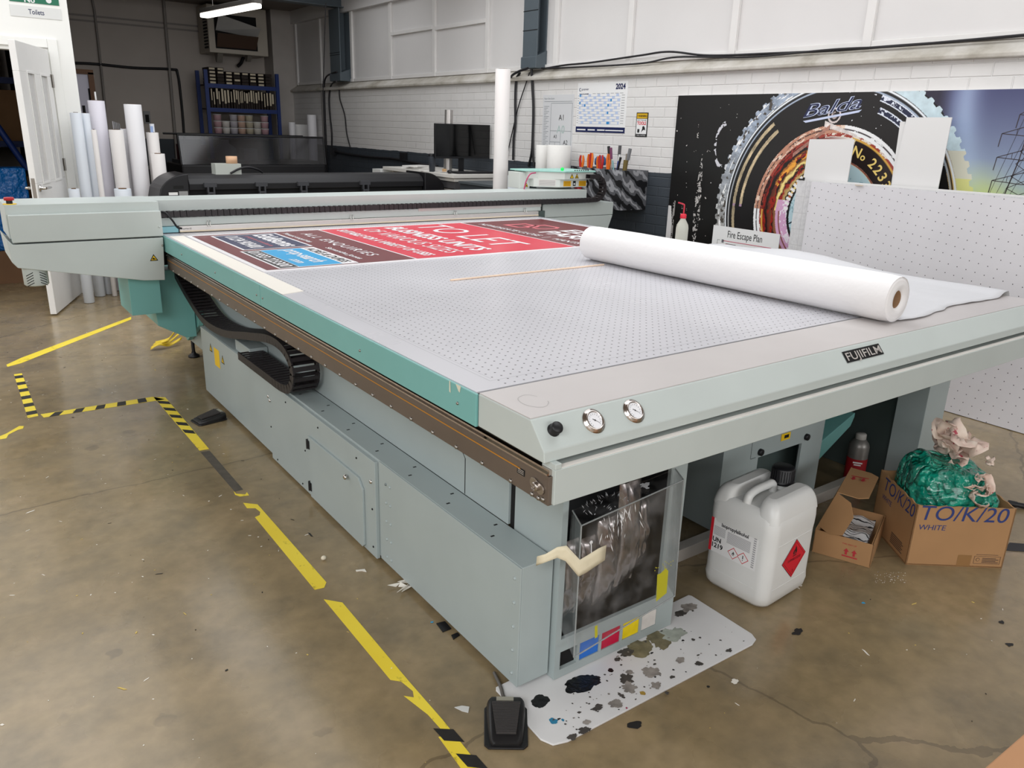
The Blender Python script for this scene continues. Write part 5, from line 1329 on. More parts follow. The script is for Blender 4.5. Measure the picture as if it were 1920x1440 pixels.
def mural(U, V):
    y = my1 - U; z = mz0 + V
    cy, cz, R = 3.07, 1.0, .925
    dy, dz = (cy - y), (z - cz)                     # dy>0 towards the near end
    r = np.sqrt(dy ** 2 + dz ** 2) / R; th = np.arctan2(dz, dy)
    C = np.zeros(U.shape + (3,)); C[:] = rgb('#0c0a0b')
    n1 = fbm(U * 22, V * 22, 1); n2 = fbm(U * 60, V * 60, 9); n3 = fbm(th * 14, r * 60, 17)
    def put(mask, col, k=1.0):
        m_ = np.clip(mask.astype(float) * k, 0, 1)[..., None]; C[:] = C * (1 - m_) + np.asarray(col) * m_
    soft = lambda v, c, w: np.clip(1.5 - np.abs(v - c) / w, 0, 1)
    far = (U > 2.04 + .30 * (1 - V / mH) * 1.0) | ((r > 1.0) & (dy > .35))
    t = np.clip(V / mH, 0, 1)[..., None]
    sky = np.where(t > .62, rgb('#8f9fb6') + (rgb('#474a70') - rgb('#8f9fb6')) * (t - .62) / .38, rgb('#d6e39a') + (rgb('#8f9fb6') - rgb('#d6e39a')) * np.clip((t - .45) / .17, 0, 1))
    put(far, sky)
    edge = U - (2.03 + .42 * np.clip(.98 - t[..., 0], 0, 1) ** 1.5)      # dark band, pale beam, sky
    put(far * soft(edge, -.05, .09), rgb('#2a2638')); put(far * np.clip((.05 - edge) * 30, 0, 1) * np.clip((.76 - t[..., 0]) * 9, 0, 1), rgb('#c8642c'))
    beam = np.exp(-((edge - .15) / .075) ** 2); put(far * beam, sky * .35 + rgb('#bcd0ee') * .65, .9)
    org = np.exp(-((edge - .05) / .035) ** 2) * np.clip((.78 - t[..., 0]) * 5, 0, 1); put(far * org, rgb('#e8a02c'), .9)
    yel = np.clip((.70 - t[..., 0]) * 4, 0, 1) * np.exp(-((edge - .22) / .14) ** 2); put(far * yel, rgb('#e2e66a'), .8)
    # leather-covered body with worn flecks
    body = (r > 1.0) & (dy < 0)
    put(body & (n2 > .80) & (np.abs(U - .16) < .02) & (V < .9), rgb('#b8b4b0')); put(body & (n1 > .78) & (n2 > .62), rgb('#cfcac6'))
    put(body & (U < .035 + .02 * np.sin(V * 9)) & (V < .38), rgb('#d5d3d3')); put(body & (np.abs(U - .06) < .012) & (V < .42) & (n2 > .4), rgb('#9a9794'))
    put(body & (np.abs(U - .30) < .03 * np.sin(np.clip(V / .8, 0, 1) * PI)) & (V < .8) & (n2 > .56), rgb('#b9b5b2'))
    q = np.sqrt((U - .50) ** 2 + ((V - .86) * .55) ** 2); put(body & (np.abs(q - .085) < .009) & (U < .5) & (n1 > .36), rgb('#cfcfd6'))
    # serrated outer ring
    ser = 1.0 + .010 * np.clip(np.sin(th * 78) * 3, -1, 1)
    ring = (r < ser) & (r > .915)
    warm = np.clip(.5 - dz * .9, 0, 1)[..., None]
    metal = rgb('#bccbe0') * (1 - warm) + rgb('#d2c8b8') * warm
    kn = .55 + .45 * fbm(th * 40, r * 8, 44)
    put(ring, metal * np.where((dy < .1)[..., None], kn[..., None], .94) * (.85 + .3 * n1[..., None]))
    put(ring & (dy > .2), rgb('#c8dbe2') * (.9 + .2 * n1[..., None])); put(ring & (dy > .2) & (dz < .45), rgb('#d9d6c4')); put(ring & (dy > .2) & (dz < .3), rgb('#dfdc8e'))
    put(ring & (dy < -.15) & (n3 > .64), rgb('#f4f4f4')); put(ring & (dy < -.2) & (n1 < .36), rgb('#4c4640'))
    # bright lip
    put(soft(r, .905, .007), rgb('#eef2f6')); put(soft(r, .888, .004), rgb('#1b1a1e')); put(soft(r, .876, .006), metal * .9)
    # black face with engraved segments
    put((r < .868) & (r > .61), rgb('#131012'))
    sl = ((np.abs(r - .83) < .013) | (np.abs(r - .765) < .013)) & (th > 2.28); put(sl | ((np.abs(r - .83) < .013) & (th < -2.2)), rgb('#c6b391') * (.6 + .7 * n3[..., None])); put(sl & (dz < .02), rgb('#a98aa0'))
    sr_ = lambda a, b: ((np.abs(r - .85) < a) & (th < 1.24) & (th > .6)) | ((np.abs(r - .775) < b) & (th < 1.21) & (th > .55))
    put(sr_(.021, .021), rgb('#dfe4ee')); put(sr_(.014, .014), rgb('#1d2340')); put(sr_(.016, .016) & (n2 > .6), rgb('#dfe4f0'))
    put((r < .868) & (r > .61) & (n2 > .83) & (th > .2) & (th < 1.7), rgb('#e8e8ee'))
    # copper and glass rings
    fire = fbm(th * 9, r * 40, 21)
    lip2 = (r < .63) & (r > .575); put(lip2, np.where((th > 1.5)[..., None], rgb('#c08a72'), rgb('#efeff0'))); put(soft(r, .603, .004) * (n3 > .35), rgb('#2a2024')); put(lip2 & (n3 > .62) & (th > 1.5), rgb('#e9d2c0'))
    put((r < .575) & (r > .55), rgb('#e4dcd0')); put((r < .575) & (r > .54) & (th > 1.75), rgb('#2a0d0c'))
    put((np.abs(r - .565) < .011) & (n3 > .42), rgb('#9d3b30'))
    g1 = (r < .55) & (r > .33)
    t2 = np.clip((.55 - r) / .215, 0, 1)[..., None]
    leftc = rgb('#4a0a08') + (rgb('#f0dc8a') - rgb('#4a0a08')) * t2 ** 1.4
    rightc = rgb('#f2f2ee') + (rgb('#eadf9c') - rgb('#f2f2ee')) * t2
    isl = np.clip((th - 1.35) / .6, 0, 1)[..., None]; isl = np.where((th < -1.2)[..., None], 1, isl)
    put(g1, rightc * (1 - isl) + leftc * isl)
    lw = np.clip((th - 1.6) * 2, 0, 1) + (th < -1.2)
    put(g1 * lw * np.clip(np.sin(r * 120 + fire * 5) * 2 - .5, 0, 1), rgb('#0f0505')); put(g1 * lw * np.clip(np.sin(r * 88 + fire * 6 + 1) * 2 - 1, 0, 1), rgb('#a01c10'))
    put(g1 * soft(r + .06 * fire, .51, .022) * (fire > .42) * (th > 1.65) * (th < 2.75), rgb('#f2a83c')); put(g1 * soft(r + .05 * fire, .46, .012) * (th > 1.9), rgb('#f6e08c'))
    low = g1 & (dz < .08) & (dy < 0); put(low & (r < .43), rgb('#d9a8cc')); put(low & (r < .40) & (n3 > .55), rgb('#f0e8f0'))
    # inscription ring on the near side
    ins = (r < .55) & (r > .405) & (th < 1.32) & (th > -1.2); put(ins, rgb('#1d1012')); put(soft(r, .553, .007) * (th < 1.36), rgb('#d9a94a')); put(soft(r, .40, .005) * (th < 1.4), rgb('#8a4a40'))
    put((np.abs(th - 1.34) < .03) & (r < .55) & (r > .40), rgb('#e9d49a'))
    glass = (r < .392) & (th < 1.6) & (th > -1.3) | (r < .31); put(glass, rgb('#bcd6de')); put(glass & (n1 > .58), rgb('#8fb2be')); put(glass & (np.abs(np.abs(dy - .12) * .6 + dz - .16) < .006), rgb('#2c3b44'))
    beads = (np.abs(r - .345) < .02) & (th > 2.3); put(beads & (np.sin(th * 60) > -.2), rgb('#f4f1f0'))
    # pivot screw and its lever
    pr_ = np.sqrt((U - 1.37) ** 2 + (V - 1.075) ** 2); put(pr_ < .05, rgb('#1a1416')); put((pr_ < .048) & (pr_ > .037), rgb('#d2c6c4')); put((pr_ < .022) & (n2 > .4), rgb('#b9a9a4'))
    lev = (np.abs((V - 1.005) + (U - 1.37) * .30) < .018 - (U - 1.33) * .05) & (U > 1.31) & (U < 1.55); put(lev, rgb('#e6dcd8') * (.8 + .3 * n2[..., None])); put((np.abs(V - .93 - (U - 1.25) * .75) < .013) & (U > 1.10) & (U < 1.35), rgb('#b07f70') * (.7 + .5 * n2[..., None]))
    return C
mu = thing('photo_mural', 'large photographic mural of an old camera lens on the brick wall', 'mural', (MX, my1 - mW / 2, mz0))
MB().box(MX, XW - .0002, my1 - mW, my1, mz0, mz0 + mH).build('backing_board', mat('board edge', '#d8d8d8', .5), mu)
picture('photo_print', FM_, mW, mH, 860, 343, mural, vmat('printed photo', .32), mu, .001)
# script lettering, numbers and the pylon on the print
b = MB(); M_SCR = mat('silver blue print', '#c7d0ea', .4); M_GOLD = mat('gold print', '#f0d27a', .4); M_PYL = mat('pylon print', '#3a2f30', .5)
FS2 = Frame(FM_.p(1.14, 1.06), Vector((0, -1, .15)), (0, 0, 1)); b.text(FS2, 'Balda', 0, 0, .078, .0022, M_SCR, width=.42, shear=.4, bold=.022); b.text(FS2, 'Balda', 0, 0, .078, .003, mat('dark blue print', '#20264a', .4), width=.42, shear=.4, bold=-.006)
b.fpoly(FS2, [(.0, -.022), (.42, -.012), (.40, -.026), (.02, -.036)], .003, M_SCR); b.build('printed_script', None, mu); b = MB()
for i, ch in enumerate('No2233'):
    a = math.radians(70 - i * 7.2 - (3 if i > 1 else 0)); rr_ = .925 * .452; c_y, c_z = 3.07 - math.cos(a) * rr_, 1.0 + math.sin(a) * rr_
    tx = Vector((0, -math.sin(a), -math.cos(a))); F2 = Frame((MX - .001, c_y, c_z), tx, Vector((0, 0, 1))); b = MB()
    b.text(F2, ch, 0, 0, .06 if ch != 'o' else .045, .0026, M_GOLD, 'c', bold=.02); b.build('printed_figure', None, mu)
b = MB()
def seg2(u0, v0, u1, v1, w_):
    d = Vector((u1 - u0, v1 - v0)).normalized(); nx_, ny_ = -d.y * w_, d.x * w_
    b.fpoly(FM_, [(u0 - nx_, v0 - ny_), (u1 - nx_, v1 - ny_), (u1 + nx_, v1 + ny_), (u0 + nx_, v0 + ny_)], .002, M_PYL)
pxc = 2.56
for s in (-1, 1):
    seg2(pxc + s * .10, .5, pxc + s * .035, .85, .003); seg2(pxc + s * .035, .85, pxc + s * .012, 1.10, .0025)
for i in range(9):
    v0 = .5 + i * .066; w0 = .10 - .0105 * i; w1 = w0 - .0105; seg2(pxc - w0, v0, pxc + w1, v0 + .066, .0014); seg2(pxc + w0, v0, pxc - w1, v0 + .066, .0014)
for v in (.735, .86, .985, 1.085):
    l = .15 if v < 1.08 else .08
    for s in (-1, 1):
        seg2(pxc, v + .05, pxc + s * l, v, .0018); seg2(pxc, v - .012, pxc + s * l, v, .0018); seg2(pxc + s * l * .5, v + .025, pxc + s * l * .5, v - .005, .0012)
        seg2(pxc + s * l, v, pxc + s * l - .006, v - .07, .0022)
for k_ in range(4): seg2(pxc - .15 + k_ * .035, .66 + .0 * k_, pxc - .02 + k_ * .06, 1.21, .0009)
b.build('printed_pylon', None, mu)

# --- fire escape plan board
fp = thing('fire_escape_plan', 'white Fire Escape Plan board standing before the mural', 'sign', (4.70, 3.55, 0))
q0, q1, q2 = on_x(1338, 424, 4.70), on_x(1463, 437, 4.70), on_x(1333, 462, 4.70)
FE = Frame((4.70, q0.y, .20), (0, -1, 0), (0, 0, 1)); fw = q0.y - q1.y; fh = (q0.z + q1.z) / 2 - .20
MB().fbox(FE, 0, fw, 0, fh, -.006, 0).build('board', M_LBL, fp)
MB().box(4.704, 4.73, q0.y - fw + .03, q0.y - .03, .0, .20).build('prop_leg', M_LBL, fp)
b = MB(); b.text(FE, 'Fire Escape Plan', fw * .5, fh - .075, .05, .001, M_INK, 'c', width=fw * .52)
M_PINK = mat('plan red', '#c2305a', .5)
b.frect(FE, .10, fw - .06, fh - .105, fh - .101, .001, M_PINK); b.frect(FE, fw - .06, fw - .056, fh - .3, fh - .101, .001, M_PINK); b.frect(FE, .05, .052, fh - .3, fh - .10, .001, M_INK); b.frect(FE, .05, .075, fh - .102, fh - .1, .001, M_INK)
b.frect(FE, .09, .11, fh - .118, fh - .095, .001, mat('plan grey', '#707076', .6)); b.frect(FE, .125, .15, fh - .16, fh - .125, .001, M_LRED); b.frect(FE, .13, .22, fh - .124, fh - .121, .001, M_INK); b.frect(FE, .218, .221, fh - .2, fh - .12, .001, M_INK)
b.build('printed_plan', None, fp)

# --- perforated white board and other sheets standing along the wall
def perf(name, ax_y=True):
    g = N(name, rough=.45); geo = g.new('ShaderNodeNewGeometry'); sp = g.new('ShaderNodeSeparateXYZ'); g.link(geo.outputs['Position'], sp.inputs[0]); Pt = .0508
    k = math.radians(9)
    yy = g.math('ADD', g.math('MULTIPLY', sp.outputs['Y'], math.cos(k)), g.math('MULTIPLY', sp.outputs['Z'], math.sin(k))); zz = g.math('SUBTRACT', g.math('MULTIPLY', sp.outputs['Z'], math.cos(k)), g.math('MULTIPLY', sp.outputs['Y'], math.sin(k)))
    dx = g.math('SUBTRACT', g.math('FRACT', g.math('DIVIDE', g.math('ADD', yy, 20.), Pt)), .5); dy = g.math('SUBTRACT', g.math('FRACT', g.math('DIVIDE', g.math('ADD', zz, 20.), Pt)), .5)
    r = g.math('SQRT', g.math('ADD', g.math('POWER', dx, 2), g.math('POWER', dy, 2)))
    g.base(g.mix(g.math('LESS_THAN', r, .055), g.ramp(g.noise(2, 4), [(.3, lin('#d3d1d5')), (.7, lin('#dddbdf'))]), lin('#3a383c'))); return g.m
M_WB = mat('white sheet board', '#dddcdb', .4)
pb = MB(); F = Frame((4.600, 3.07, .004), (0, -1, 0), Vector((.012, 0, 1))); pb.fbox(F, 0, 2.44, 0, 1.222, -.012, 0); tag(pb.build('perforated_board', perf('perforated white board')), 'big white board punched with small holes standing on edge by the wall', 'board')
g = N('gridded paper', rough=.6); n_ = g.noise(60, 3); geo = g.new('ShaderNodeNewGeometry'); sp = g.new('ShaderNodeSeparateXYZ'); g.link(geo.outputs['Position'], sp.inputs[0])
def gl_(o): return g.math('LESS_THAN', g.math('ABSOLUTE', g.math('SUBTRACT', g.math('FRACT', g.math('DIVIDE', g.math('ADD', o, 20.03), .105)), .5)), .012)
g.base(g.mix(g.math('MULTIPLY', g.math('MAXIMUM', gl_(sp.outputs['Y']), gl_(sp.outputs['Z'])), g.math('MULTIPLY', n_, .7)), g.ramp(n_, [(.3, lin('#c9c8ca')), (.7, lin('#d8d7d8'))]), lin('#8a8583')))
F = Frame((4.635, 3.19, .003), (0, -1, 0), (0, 0, 1)); tag(MB().fbox(F, 0, 2.44, 0, 1.228, -.010, 0).build('gridded_board', g.m), 'pale board with faint pencil grid showing behind the perforated board', 'board')
F = Frame((4.655, 3.0, .003), (0, -1, 0), (0, 0, 1)); tag(MB().fbox(F, 0, 2.44, 0, 1.238, -.010, 0).build('foam_board', M_WB), 'white foam board edge just above the perforated board', 'board')
def panel(c4, x, label, thick=.01, extra=0):
    """a rectangular sheet leaning towards the wall, its corners measured on the plane x"""
    tl, tr_, bl_, br2 = [on_x(*c, x) for c in c4]
    b = MB(); d = Vector((thick, 0, 0)); dn = Vector((0, 0, -extra)); s_ = (bl_ - tl).normalized(); s2 = (br2 - tr_).normalized()
    vs = [tl, tr_, br2 + s2 * extra, bl_ + s_ * extra]; vs = vs + [v + d for v in vs]
    b.add(vs, [(0, 1, 2, 3)[::-1], (4, 5, 6, 7), (0, 1, 5, 4), (1, 2, 6, 5), (2, 3, 7, 6), (3, 0, 4, 7)])
    o = b.build('display_board', M_WB); tag(o, label, 'panel'); 
    return o
panel(((1518, 261), (1602, 261), (1505, 342), (1588, 345)), 4.675, 'smaller white panel standing behind the perforated board', .006, 1.23)
panel(((1700, 220), (1785, 220), (1671, 352), (1758, 357)), 4.69, 'tall white panel standing behind the perforated board', .006, 1.23)
panel(((1688, 228), (1697, 228), (1671, 345), (1692, 352)), 4.70, 'white panel edge peeping out behind the tall white panel', .006, 1.23)
F = Frame((4.73, 2.3, .003), (0, -1, 0), (0, 0, 1)); tag(MB().fbox(F, 0, 1.6, 0, 1.224, -.008, 0).build('teal_edged_board', mat('teal backed board', '#8cc9be', .5)), 'pale teal board at the back of the stack under the pylon picture', 'board')
b = MB(); p = on_x(1500, 338, 4.62); b.tube([(4.632, p.y + .02, 1.2362), (4.637, p.y - .02, 1.2372)], .005); b.box(4.632, 4.642, p.y - .02, p.y - .01, 1.2311, 1.25); tag(b.build('spring_clip', M_BLACK), 'small black clip on the corner of the gridded board', 'clip')
b = MB(); y_ = on_x(1611, 348, 4.61).y; b.box(4.602, 4.612, y_ - .025, y_ + .025, 1.2285, 1.2315); tag(b.build('sticker', mat('beige sticker', '#cdb58f', .6)), 'beige tape mark on the top edge of the perforated board', 'tape')

# --- steel stanchions with their bent feet
M_COL = mat('dark slate steel', '#566067', .4, .1, var=.05)
def column(y0, y1, ztop, zbot, label, out=.12):
    t = thing('steel_column', label, 'column', (XU - .06, (y0 + y1) / 2, zbot))
    b = MB(); x0 = XU - out
    b.box(x0, x0 + .014, y0, y1, zbot + .06, ztop); b.box(x0 + .014, XU - .014, (y0 + y1) / 2 - .008, (y0 + y1) / 2 + .008, zbot + .06, ztop); b.box(XU - .014, XU - .001, y0, y1, zbot + .06, ztop)
    b.build('flange', M_COL, t, bevel=.002)
    b = MB(); b.prism([(x0 - .012, zbot), (XU - .002, zbot), (XU - .002, zbot + .16), (x0 - .012, zbot + .10)], 'y', y0 - .01, y1 + .01); b.build('foot', M_COL, t, bevel=.003)
    b = MB()
    for z in (zbot + .33, ztop - .55): b.box(x0 - .003, x0 + .001, y0 - .004, y1 + .004, z, z + .006)
    b.build('band', M_BLK2, t); return t
column(6.30, 6.52, ZC - .002, 2.05, 'dark grey steel column above the monitor desk')
cA = column(10.62, 10.95, ZC - .14, 2.052, 'dark grey steel column near the far corner carrying a roof beam', .16)
b = MB(); b.box(-6, XU - .02, 10.72, 10.74, ZC - .12, ZC - .001); b.box(-6, XU - .02, 10.64, 10.82, ZC - .13, ZC - .12); o = b.build('roof_beam', M_COL, origin=(0, 10.7, ZC - .13)); tag(o, 'dark grey steel roof beam at the top of the far column', 'beam')

# --- cables on the wall
M_CAB = mat('black cable', '#17161a', .5)
def cable(label, pts, r, group='black cables on the right wall', m=None, sag=8):
    b = MB(); b.tube(bez(pts, sag), r, 6); return tag(b.build('wall_cable', m or M_CAB), label, 'cable', group)
def W(u, v, off=.02): p = on_x(u, v, XW - off); return p
cable('twisted pair of thin black cables sagging along the wall ledge', [on_x(u, v, XU - .05) for u, v in ((1018, 129), (1060, 122), (1110, 117), (1200, 104), (1255, 97), (1330, 104), (1450, 100), (1560, 95), (1680, 86), (1790, 78), (1925, 66))], .008)
cable('lower thin black cable along the wall ledge', [on_x(u, v, XU - .06) for u, v in ((1015, 128), (1080, 126), (1200, 119), (1270, 107), (1400, 107), (1560, 93), (1660, 88), (1770, 79), (1925, 65))], .007)
cable('thick black cable down the left of the column feet above the desk', [W(975, 136), W(968, 150), W(966, 185), W(966, 230), W(963, 262), W(962, 300)], .013)
cable('thick black cable dropping straight below the near column', [W(997, 130), W(998, 160), W(1000, 200), W(999, 250), W(997, 285), W(991, 312)], .013)
cable('forked black cable end beside the straight cable', [W(999, 258), W(999, 285), W(1001, 312)], .011)
cable('thin black wire hanging diagonally to the desk', [W(993, 136), W(985, 160), W(972, 200), W(960, 250), W(950, 295)], .006)
cable('black cable hooking from the near column to the left', [W(990, 128, .1), W(975, 133, .1), W(962, 140, .08), W(956, 147)], .012)
cable('black cable curving out of the far column', [W(632, 135, .1), W(622, 138, .08), W(612, 144), W(608, 160), W(609, 210), W(612, 280), W(613, 330)], .012)
cable('black cable looping down from the foot of the far column', [W(631, 152, .1), W(621, 160), W(617, 185), W(619, 220), W(622, 250), W(622, 278)], .012)
cable('thin wire hanging from the far column to the dado', [W(636, 162), W(637, 185), W(646, 215), W(650, 250), W(657, 278)], .008)
cable('thin black drop cable crossing in front of the far panels', [on_x(u, v, 4.3) for u, v in ((611, 5), (609, 60), (607, 130), (606, 170), (608, 240), (611, 330))], .006)
b = MB(); b.tube([W(603, 158), W(606, 240), W(612, 340)], .014, 8); tag(b.build('conduit_pipe', mat('grey conduit', '#6f6c69', .4, .3)), 'grey conduit pipe beside the black cables at the far panels', 'pipe')
cable('black cable run along the top of the grey dado', [W(622, 282), W(660, 290), W(700, 295), W(740, 298), W(790, 308), W(820, 312)], .016)
b = MB()
for u, v in ((628, 284), (760, 294)):
    p = W(u, v, .0); b.box(p.x - .05, p.x - .001, p.y - .06, p.y + .06, p.z - .05, p.z + .05)
o = b.build('junction_box', M_BLACK); tag(o, 'black junction boxes on the dado cable run', 'junction box')

# --- year planner, paper size chart, warning sign
def wall_sign(name, label, cat, tl, br2, x=XW - .004):
    a, c = on_x(*tl, x), on_x(*br2, x); w_, h_ = a.y - c.y, a.z - c.z
    t = thing(name, label, cat, (x, (a.y + c.y) / 2, c.z)); F = Frame((x, a.y, c.z), (0, -1, 0), (0, 0, 1)); return t, F, w_, h_
t, F, w_, h_ = wall_sign('year_planner', 'white and blue 2024 year planner on the brick wall', 'calendar', (1084, 156), (1171, 250))
MB().fbox(F, 0, w_, 0, h_, -.0039, 0).build('sheet', M_LBL, t)
b = MB(); M_PB = mat('planner blue', '#b8c6e2', .5); M_PB2 = mat('planner mid blue', '#2f86c4', .5); M_PLN = mat('planner line', '#9fb2d2', .5)
b.frect(F, 0, w_, 0, .048 * h_ / .43, .0006, M_NAVY)
for i, (u, l) in enumerate(((.02, .12), (.17, .1), (.3, .1))): b.frect(F, u * w_ / .66, (u + l) * w_ / .66, .015, .026, .001, M_LBL)
b.frect(F, w_ * .62, w_ * .97, .015, .024, .001, M_LBL)
b.text(F, '2024', w_ * .96, h_ * .86, h_ * .1, .001, M_NAVY, 'r', bold=.04); b.text(F, 'premier', w_ * .09, h_ * .85, h_ * .05, .001, M_NAVY, 'l'); b.fdisc(F, w_ * .055, h_ * .865, h_ * .035, .001, M_NAVY, 16); b.fdisc(F, w_ * .06, h_ * .865, h_ * .024, .0014, M_LBL, 14)
b.text(F, 'YEAR PLANNER', w_ * .04, h_ * .765, h_ * .022, .001, M_NAVY, 'l', bold=.03, width=w_ * .2)
for i in range(7): b.frect(F, w_ * (.32 + .09 * i), w_ * (.385 + .09 * i), h_ * .775, h_ * .785, .001, M_GREYTX)
rg = random.Random(2)
for r_ in range(12):
    z0 = h_ * (.72 - .05 * r_); b.frect(F, w_ * .05, w_ * .88, z0, z0 + .0022, .001, M_PLN); b.frect(F, w_ * .9, w_ * .96, z0 + .006, z0 + .011, .001, M_GREYTX); b.frect(F, w_ * .015, w_ * .04, z0 + .006, z0 + .011, .001, M_GREYTX)
    for d in range(31):
        if (d + r_ * 3) % 7 < 2 and d < 31: b.frect(F, w_ * (.05 + .0265 * d), w_ * (.05 + .0265 * (d + 1)), z0 + .0022, z0 + h_ * .05, .0008, M_PB)
for r_, d in ((0, 0), (2, 24), (3, 0), (4, 4), (4, 22), (7, 22), (11, 22), (11, 23)):
    z0 = h_ * (.72 - .05 * r_); b.frect(F, w_ * (.05 + .0265 * d), w_ * (.05 + .0265 * (d + 1)), z0, z0 + h_ * .05, .0014, M_PB2)
b.build('printed_calendar', None, t)
t, F, w_, h_ = wall_sign('paper_size_chart', 'grey paper size chart with A1 to A3 boxes left of the planner', 'poster', (1019, 178), (1069, 330))
w_ = on_x(1019, 178, XW).y - on_x(1077, 173, XW).y
MB().fbox(F, 0, w_, 0, h_, -.0039, 0).build('sheet', mat('chart grey', '#cfd0d2', .5), t)
b = MB(); M_CL = mat('chart line', '#8b9095', .6)
def line(F, u0, v0, u1, v1, w=.002):
    if u0 == u1: b.frect(F, u0 - w, u0 + w, v0, v1, .0008, M_CL)
    else: b.frect(F, u0, u1, v0 - w, v0 + w, .0008, M_CL)
zt = h_ - .075; c1, c2 = w_ * .28, w_ * .96
line(F, .02, h_ - .06, w_ - .02, h_ - .06); zA = zt - .245; zB = zA - .1; 
line(F, c1, zt, c2, zt); line(F, c1, zA, c2, zA); line(F, c1, .02, c1, zt); line(F, c2, .02, c2, zt); cm = (c1 + c2) / 2; line(F, cm, .02, cm, zA); line(F, c1, zB, cm, zB); line(F, (c1 + cm) / 2, .02, (c1 + cm) / 2, zB)
b.text(F, 'A1', cm, zt - .15, .05, .001, M_INK, 'c'); b.text(F, 'A3', (c1 + cm) / 2, zB + .035, .03, .001, M_INK, 'c'); b.text(F, 'A2', (cm + c2) / 2, zB - .02, .04, .001, M_INK, 'c'); b.text(F, 'A4', (c1 + cm) / 2 - .03, zB - .045, .018, .001, M_INK, 'c')
b.text(F, 'A0', cm, zA - .02, .07, .001, mat('faint chart', '#a9bdb9', .6), 'c'); b.text(F, 'Paper Size Guide', .02, h_ - .04, .014, .001, M_CL, 'l', width=.15)
for i in range(24): b.frect(F, .02, c1 - .03 - .02 * (i % 3), zt - .03 - i * .015, zt - .026 - i * .015, .0008, M_CL)
b.build('printed_chart', None, t)
t, F, w_, h_ = wall_sign('tools_warning_sign', 'small yellow and white WARNING sign about tools on the brick wall', 'sign', (1194, 211), (1212, 257))
MB().fbox(F, 0, w_, 0, h_, -.0039, 0).build('plate', M_BLK2, t)
b = MB(); e = .007; b.frect(F, e, w_ - e, h_ * .76, h_ - e, .0006, mat('sign yellow', '#d3a91c', .5)); b.frect(F, e, w_ - e, h_ * .12, h_ * .74, .0006, M_LBL)
b.text(F, '! WARNING', w_ / 2, h_ * .815, h_ * .09, .001, M_BLK2, 'c', bold=.03, width=w_ * .8); b.text(F, "DON'T TOUCH MY", w_ / 2, h_ * .66, h_ * .05, .001, M_INK, 'c', bold=.02, width=w_ * .8)
b.text(F, 'TOOLS', w_ / 2, h_ * .5, h_ * .13, .001, M_LRED, 'c', bold=.04, width=w_ * .78); b.text(F, 'I WILL NOTICE', w_ / 2, h_ * .04, h_ * .05, .001, M_LBL, 'c', width=w_ * .8)
b.frect(F, w_ * .17, w_ * .35, h_ * .17, h_ * .32, .001, M_INK); b.fdisc(F, w_ * .68, h_ * .38, w_ * .1, .001, M_INK, 14); b.fpoly(F, [(w_ * .5, h_ * .17), (w_ * .58, h_ * .33), (w_ * .8, h_ * .4), (w_ * .86, h_ * .26), (w_ * .75, h_ * .3), (w_ * .62, h_ * .26)], .0014, M_INK)
b.build('printed_sign', None, t)

# --- tool rack with pliers, knives and drivers
TX = 4.56
tr0 = on_x(1075, 330, TX); tr1 = on_x(1168, 320, TX); tb = on_x(1165, 395, TX)
ty0, ty1, tz0, tz1 = tr1.y, tr0.y + .02, tb.z, tr1.z
rk = thing('tool_box', 'grey and black patterned open tool box fixed to the wall', 'tool box', ((TX + XW) / 2, (ty0 + ty1) / 2, tz0))
def rack_fn(U, V):
    a = fbm(U * 7 + V * 5, V * 4 - U * 3, 31); bnd = np.sin((U * 1.0 + V * 1.6) * 30 + a * 9)
    C = np.where((bnd > .45)[..., None], rgb('#141416'), rgb('#5c5d61')); return np.where((bnd < -.8)[..., None], rgb('#9b9ca0'), C)
b = MB(); b.box(TX, XW - .0003, ty0, ty1, tz0, tz0 + .012); b.box(TX, XW - .0003, ty0, ty0 + .01, tz0, tz1); b.box(TX, XW - .002, ty1 - .01, ty1, tz0, tz1); b.box(TX, TX + .01, ty0, ty1, tz0, tz1); b.box(XW - .012, XW - .002, ty0, ty1, tz0, tz1); b.box(TX, XW - .0003, ty0, ty1, tz1 - .02, tz1 - .012)
b.build('box_body', mat('tool box grey', '#5c5d61', .5), rk)
picture('printed_pattern', Frame((TX, ty1, tz0), (0, -1, 0), (0, 0, 1)), ty1 - ty0, tz1 - tz0, 90, 50, rack_fn, vmat('printed pattern', .4), rk, .0008)
picture('printed_pattern', Frame((TX, ty0, tz0), (1, 0, 0), (0, 0, 1)), XW - .003 - TX, tz1 - tz0, 60, 50, lambda U, V: rack_fn(U + .4, V), vmat('printed pattern', .4), rk, .0008)
M_HOR, M_HRED, M_HBL = mat('orange grip', '#e5731d', .45), mat('red grip', '#b51f1c', .45), mat('blue grip', '#2a5e9a', .45)
def pliers(y, x, label, ca, cb, hgt=.12):
    t = thing('pliers', label, 'pliers', (x, y, tz1 - .02), rnd.uniform(-.3, .3), 'red and orange pliers in the tool box')
    b = MB()
    for s in (-1, 1):
        b.tube([(0, s * .006, -.012), (0, s * .016, hgt * .35), (0, s * .02, hgt * .7), (0, s * .013, hgt)], [.008, .0105, .011, .0075], 8, ca if s > 0 else cb)
    b.build('grip', None, t, local=True)
    b = MB(); b.tube([(.006, .0, -.012), (.006, .008, hgt * .3), (.006, .012, hgt * .55)], [.004, .005, .004], 6); b.build('grip_inlay', cb if ca is M_HOR else M_HOR, t, local=True)
    return t
pls = ['leftmost pliers in the tool box with red and orange grips', 'second pliers from the paper rolls with orange tips', 'third pliers in the tool box, mostly orange', 'pliers in the middle of the tool box with dark red grips', 'fifth pliers in the tool box beside the knives', 'last red and orange pliers before the drivers']
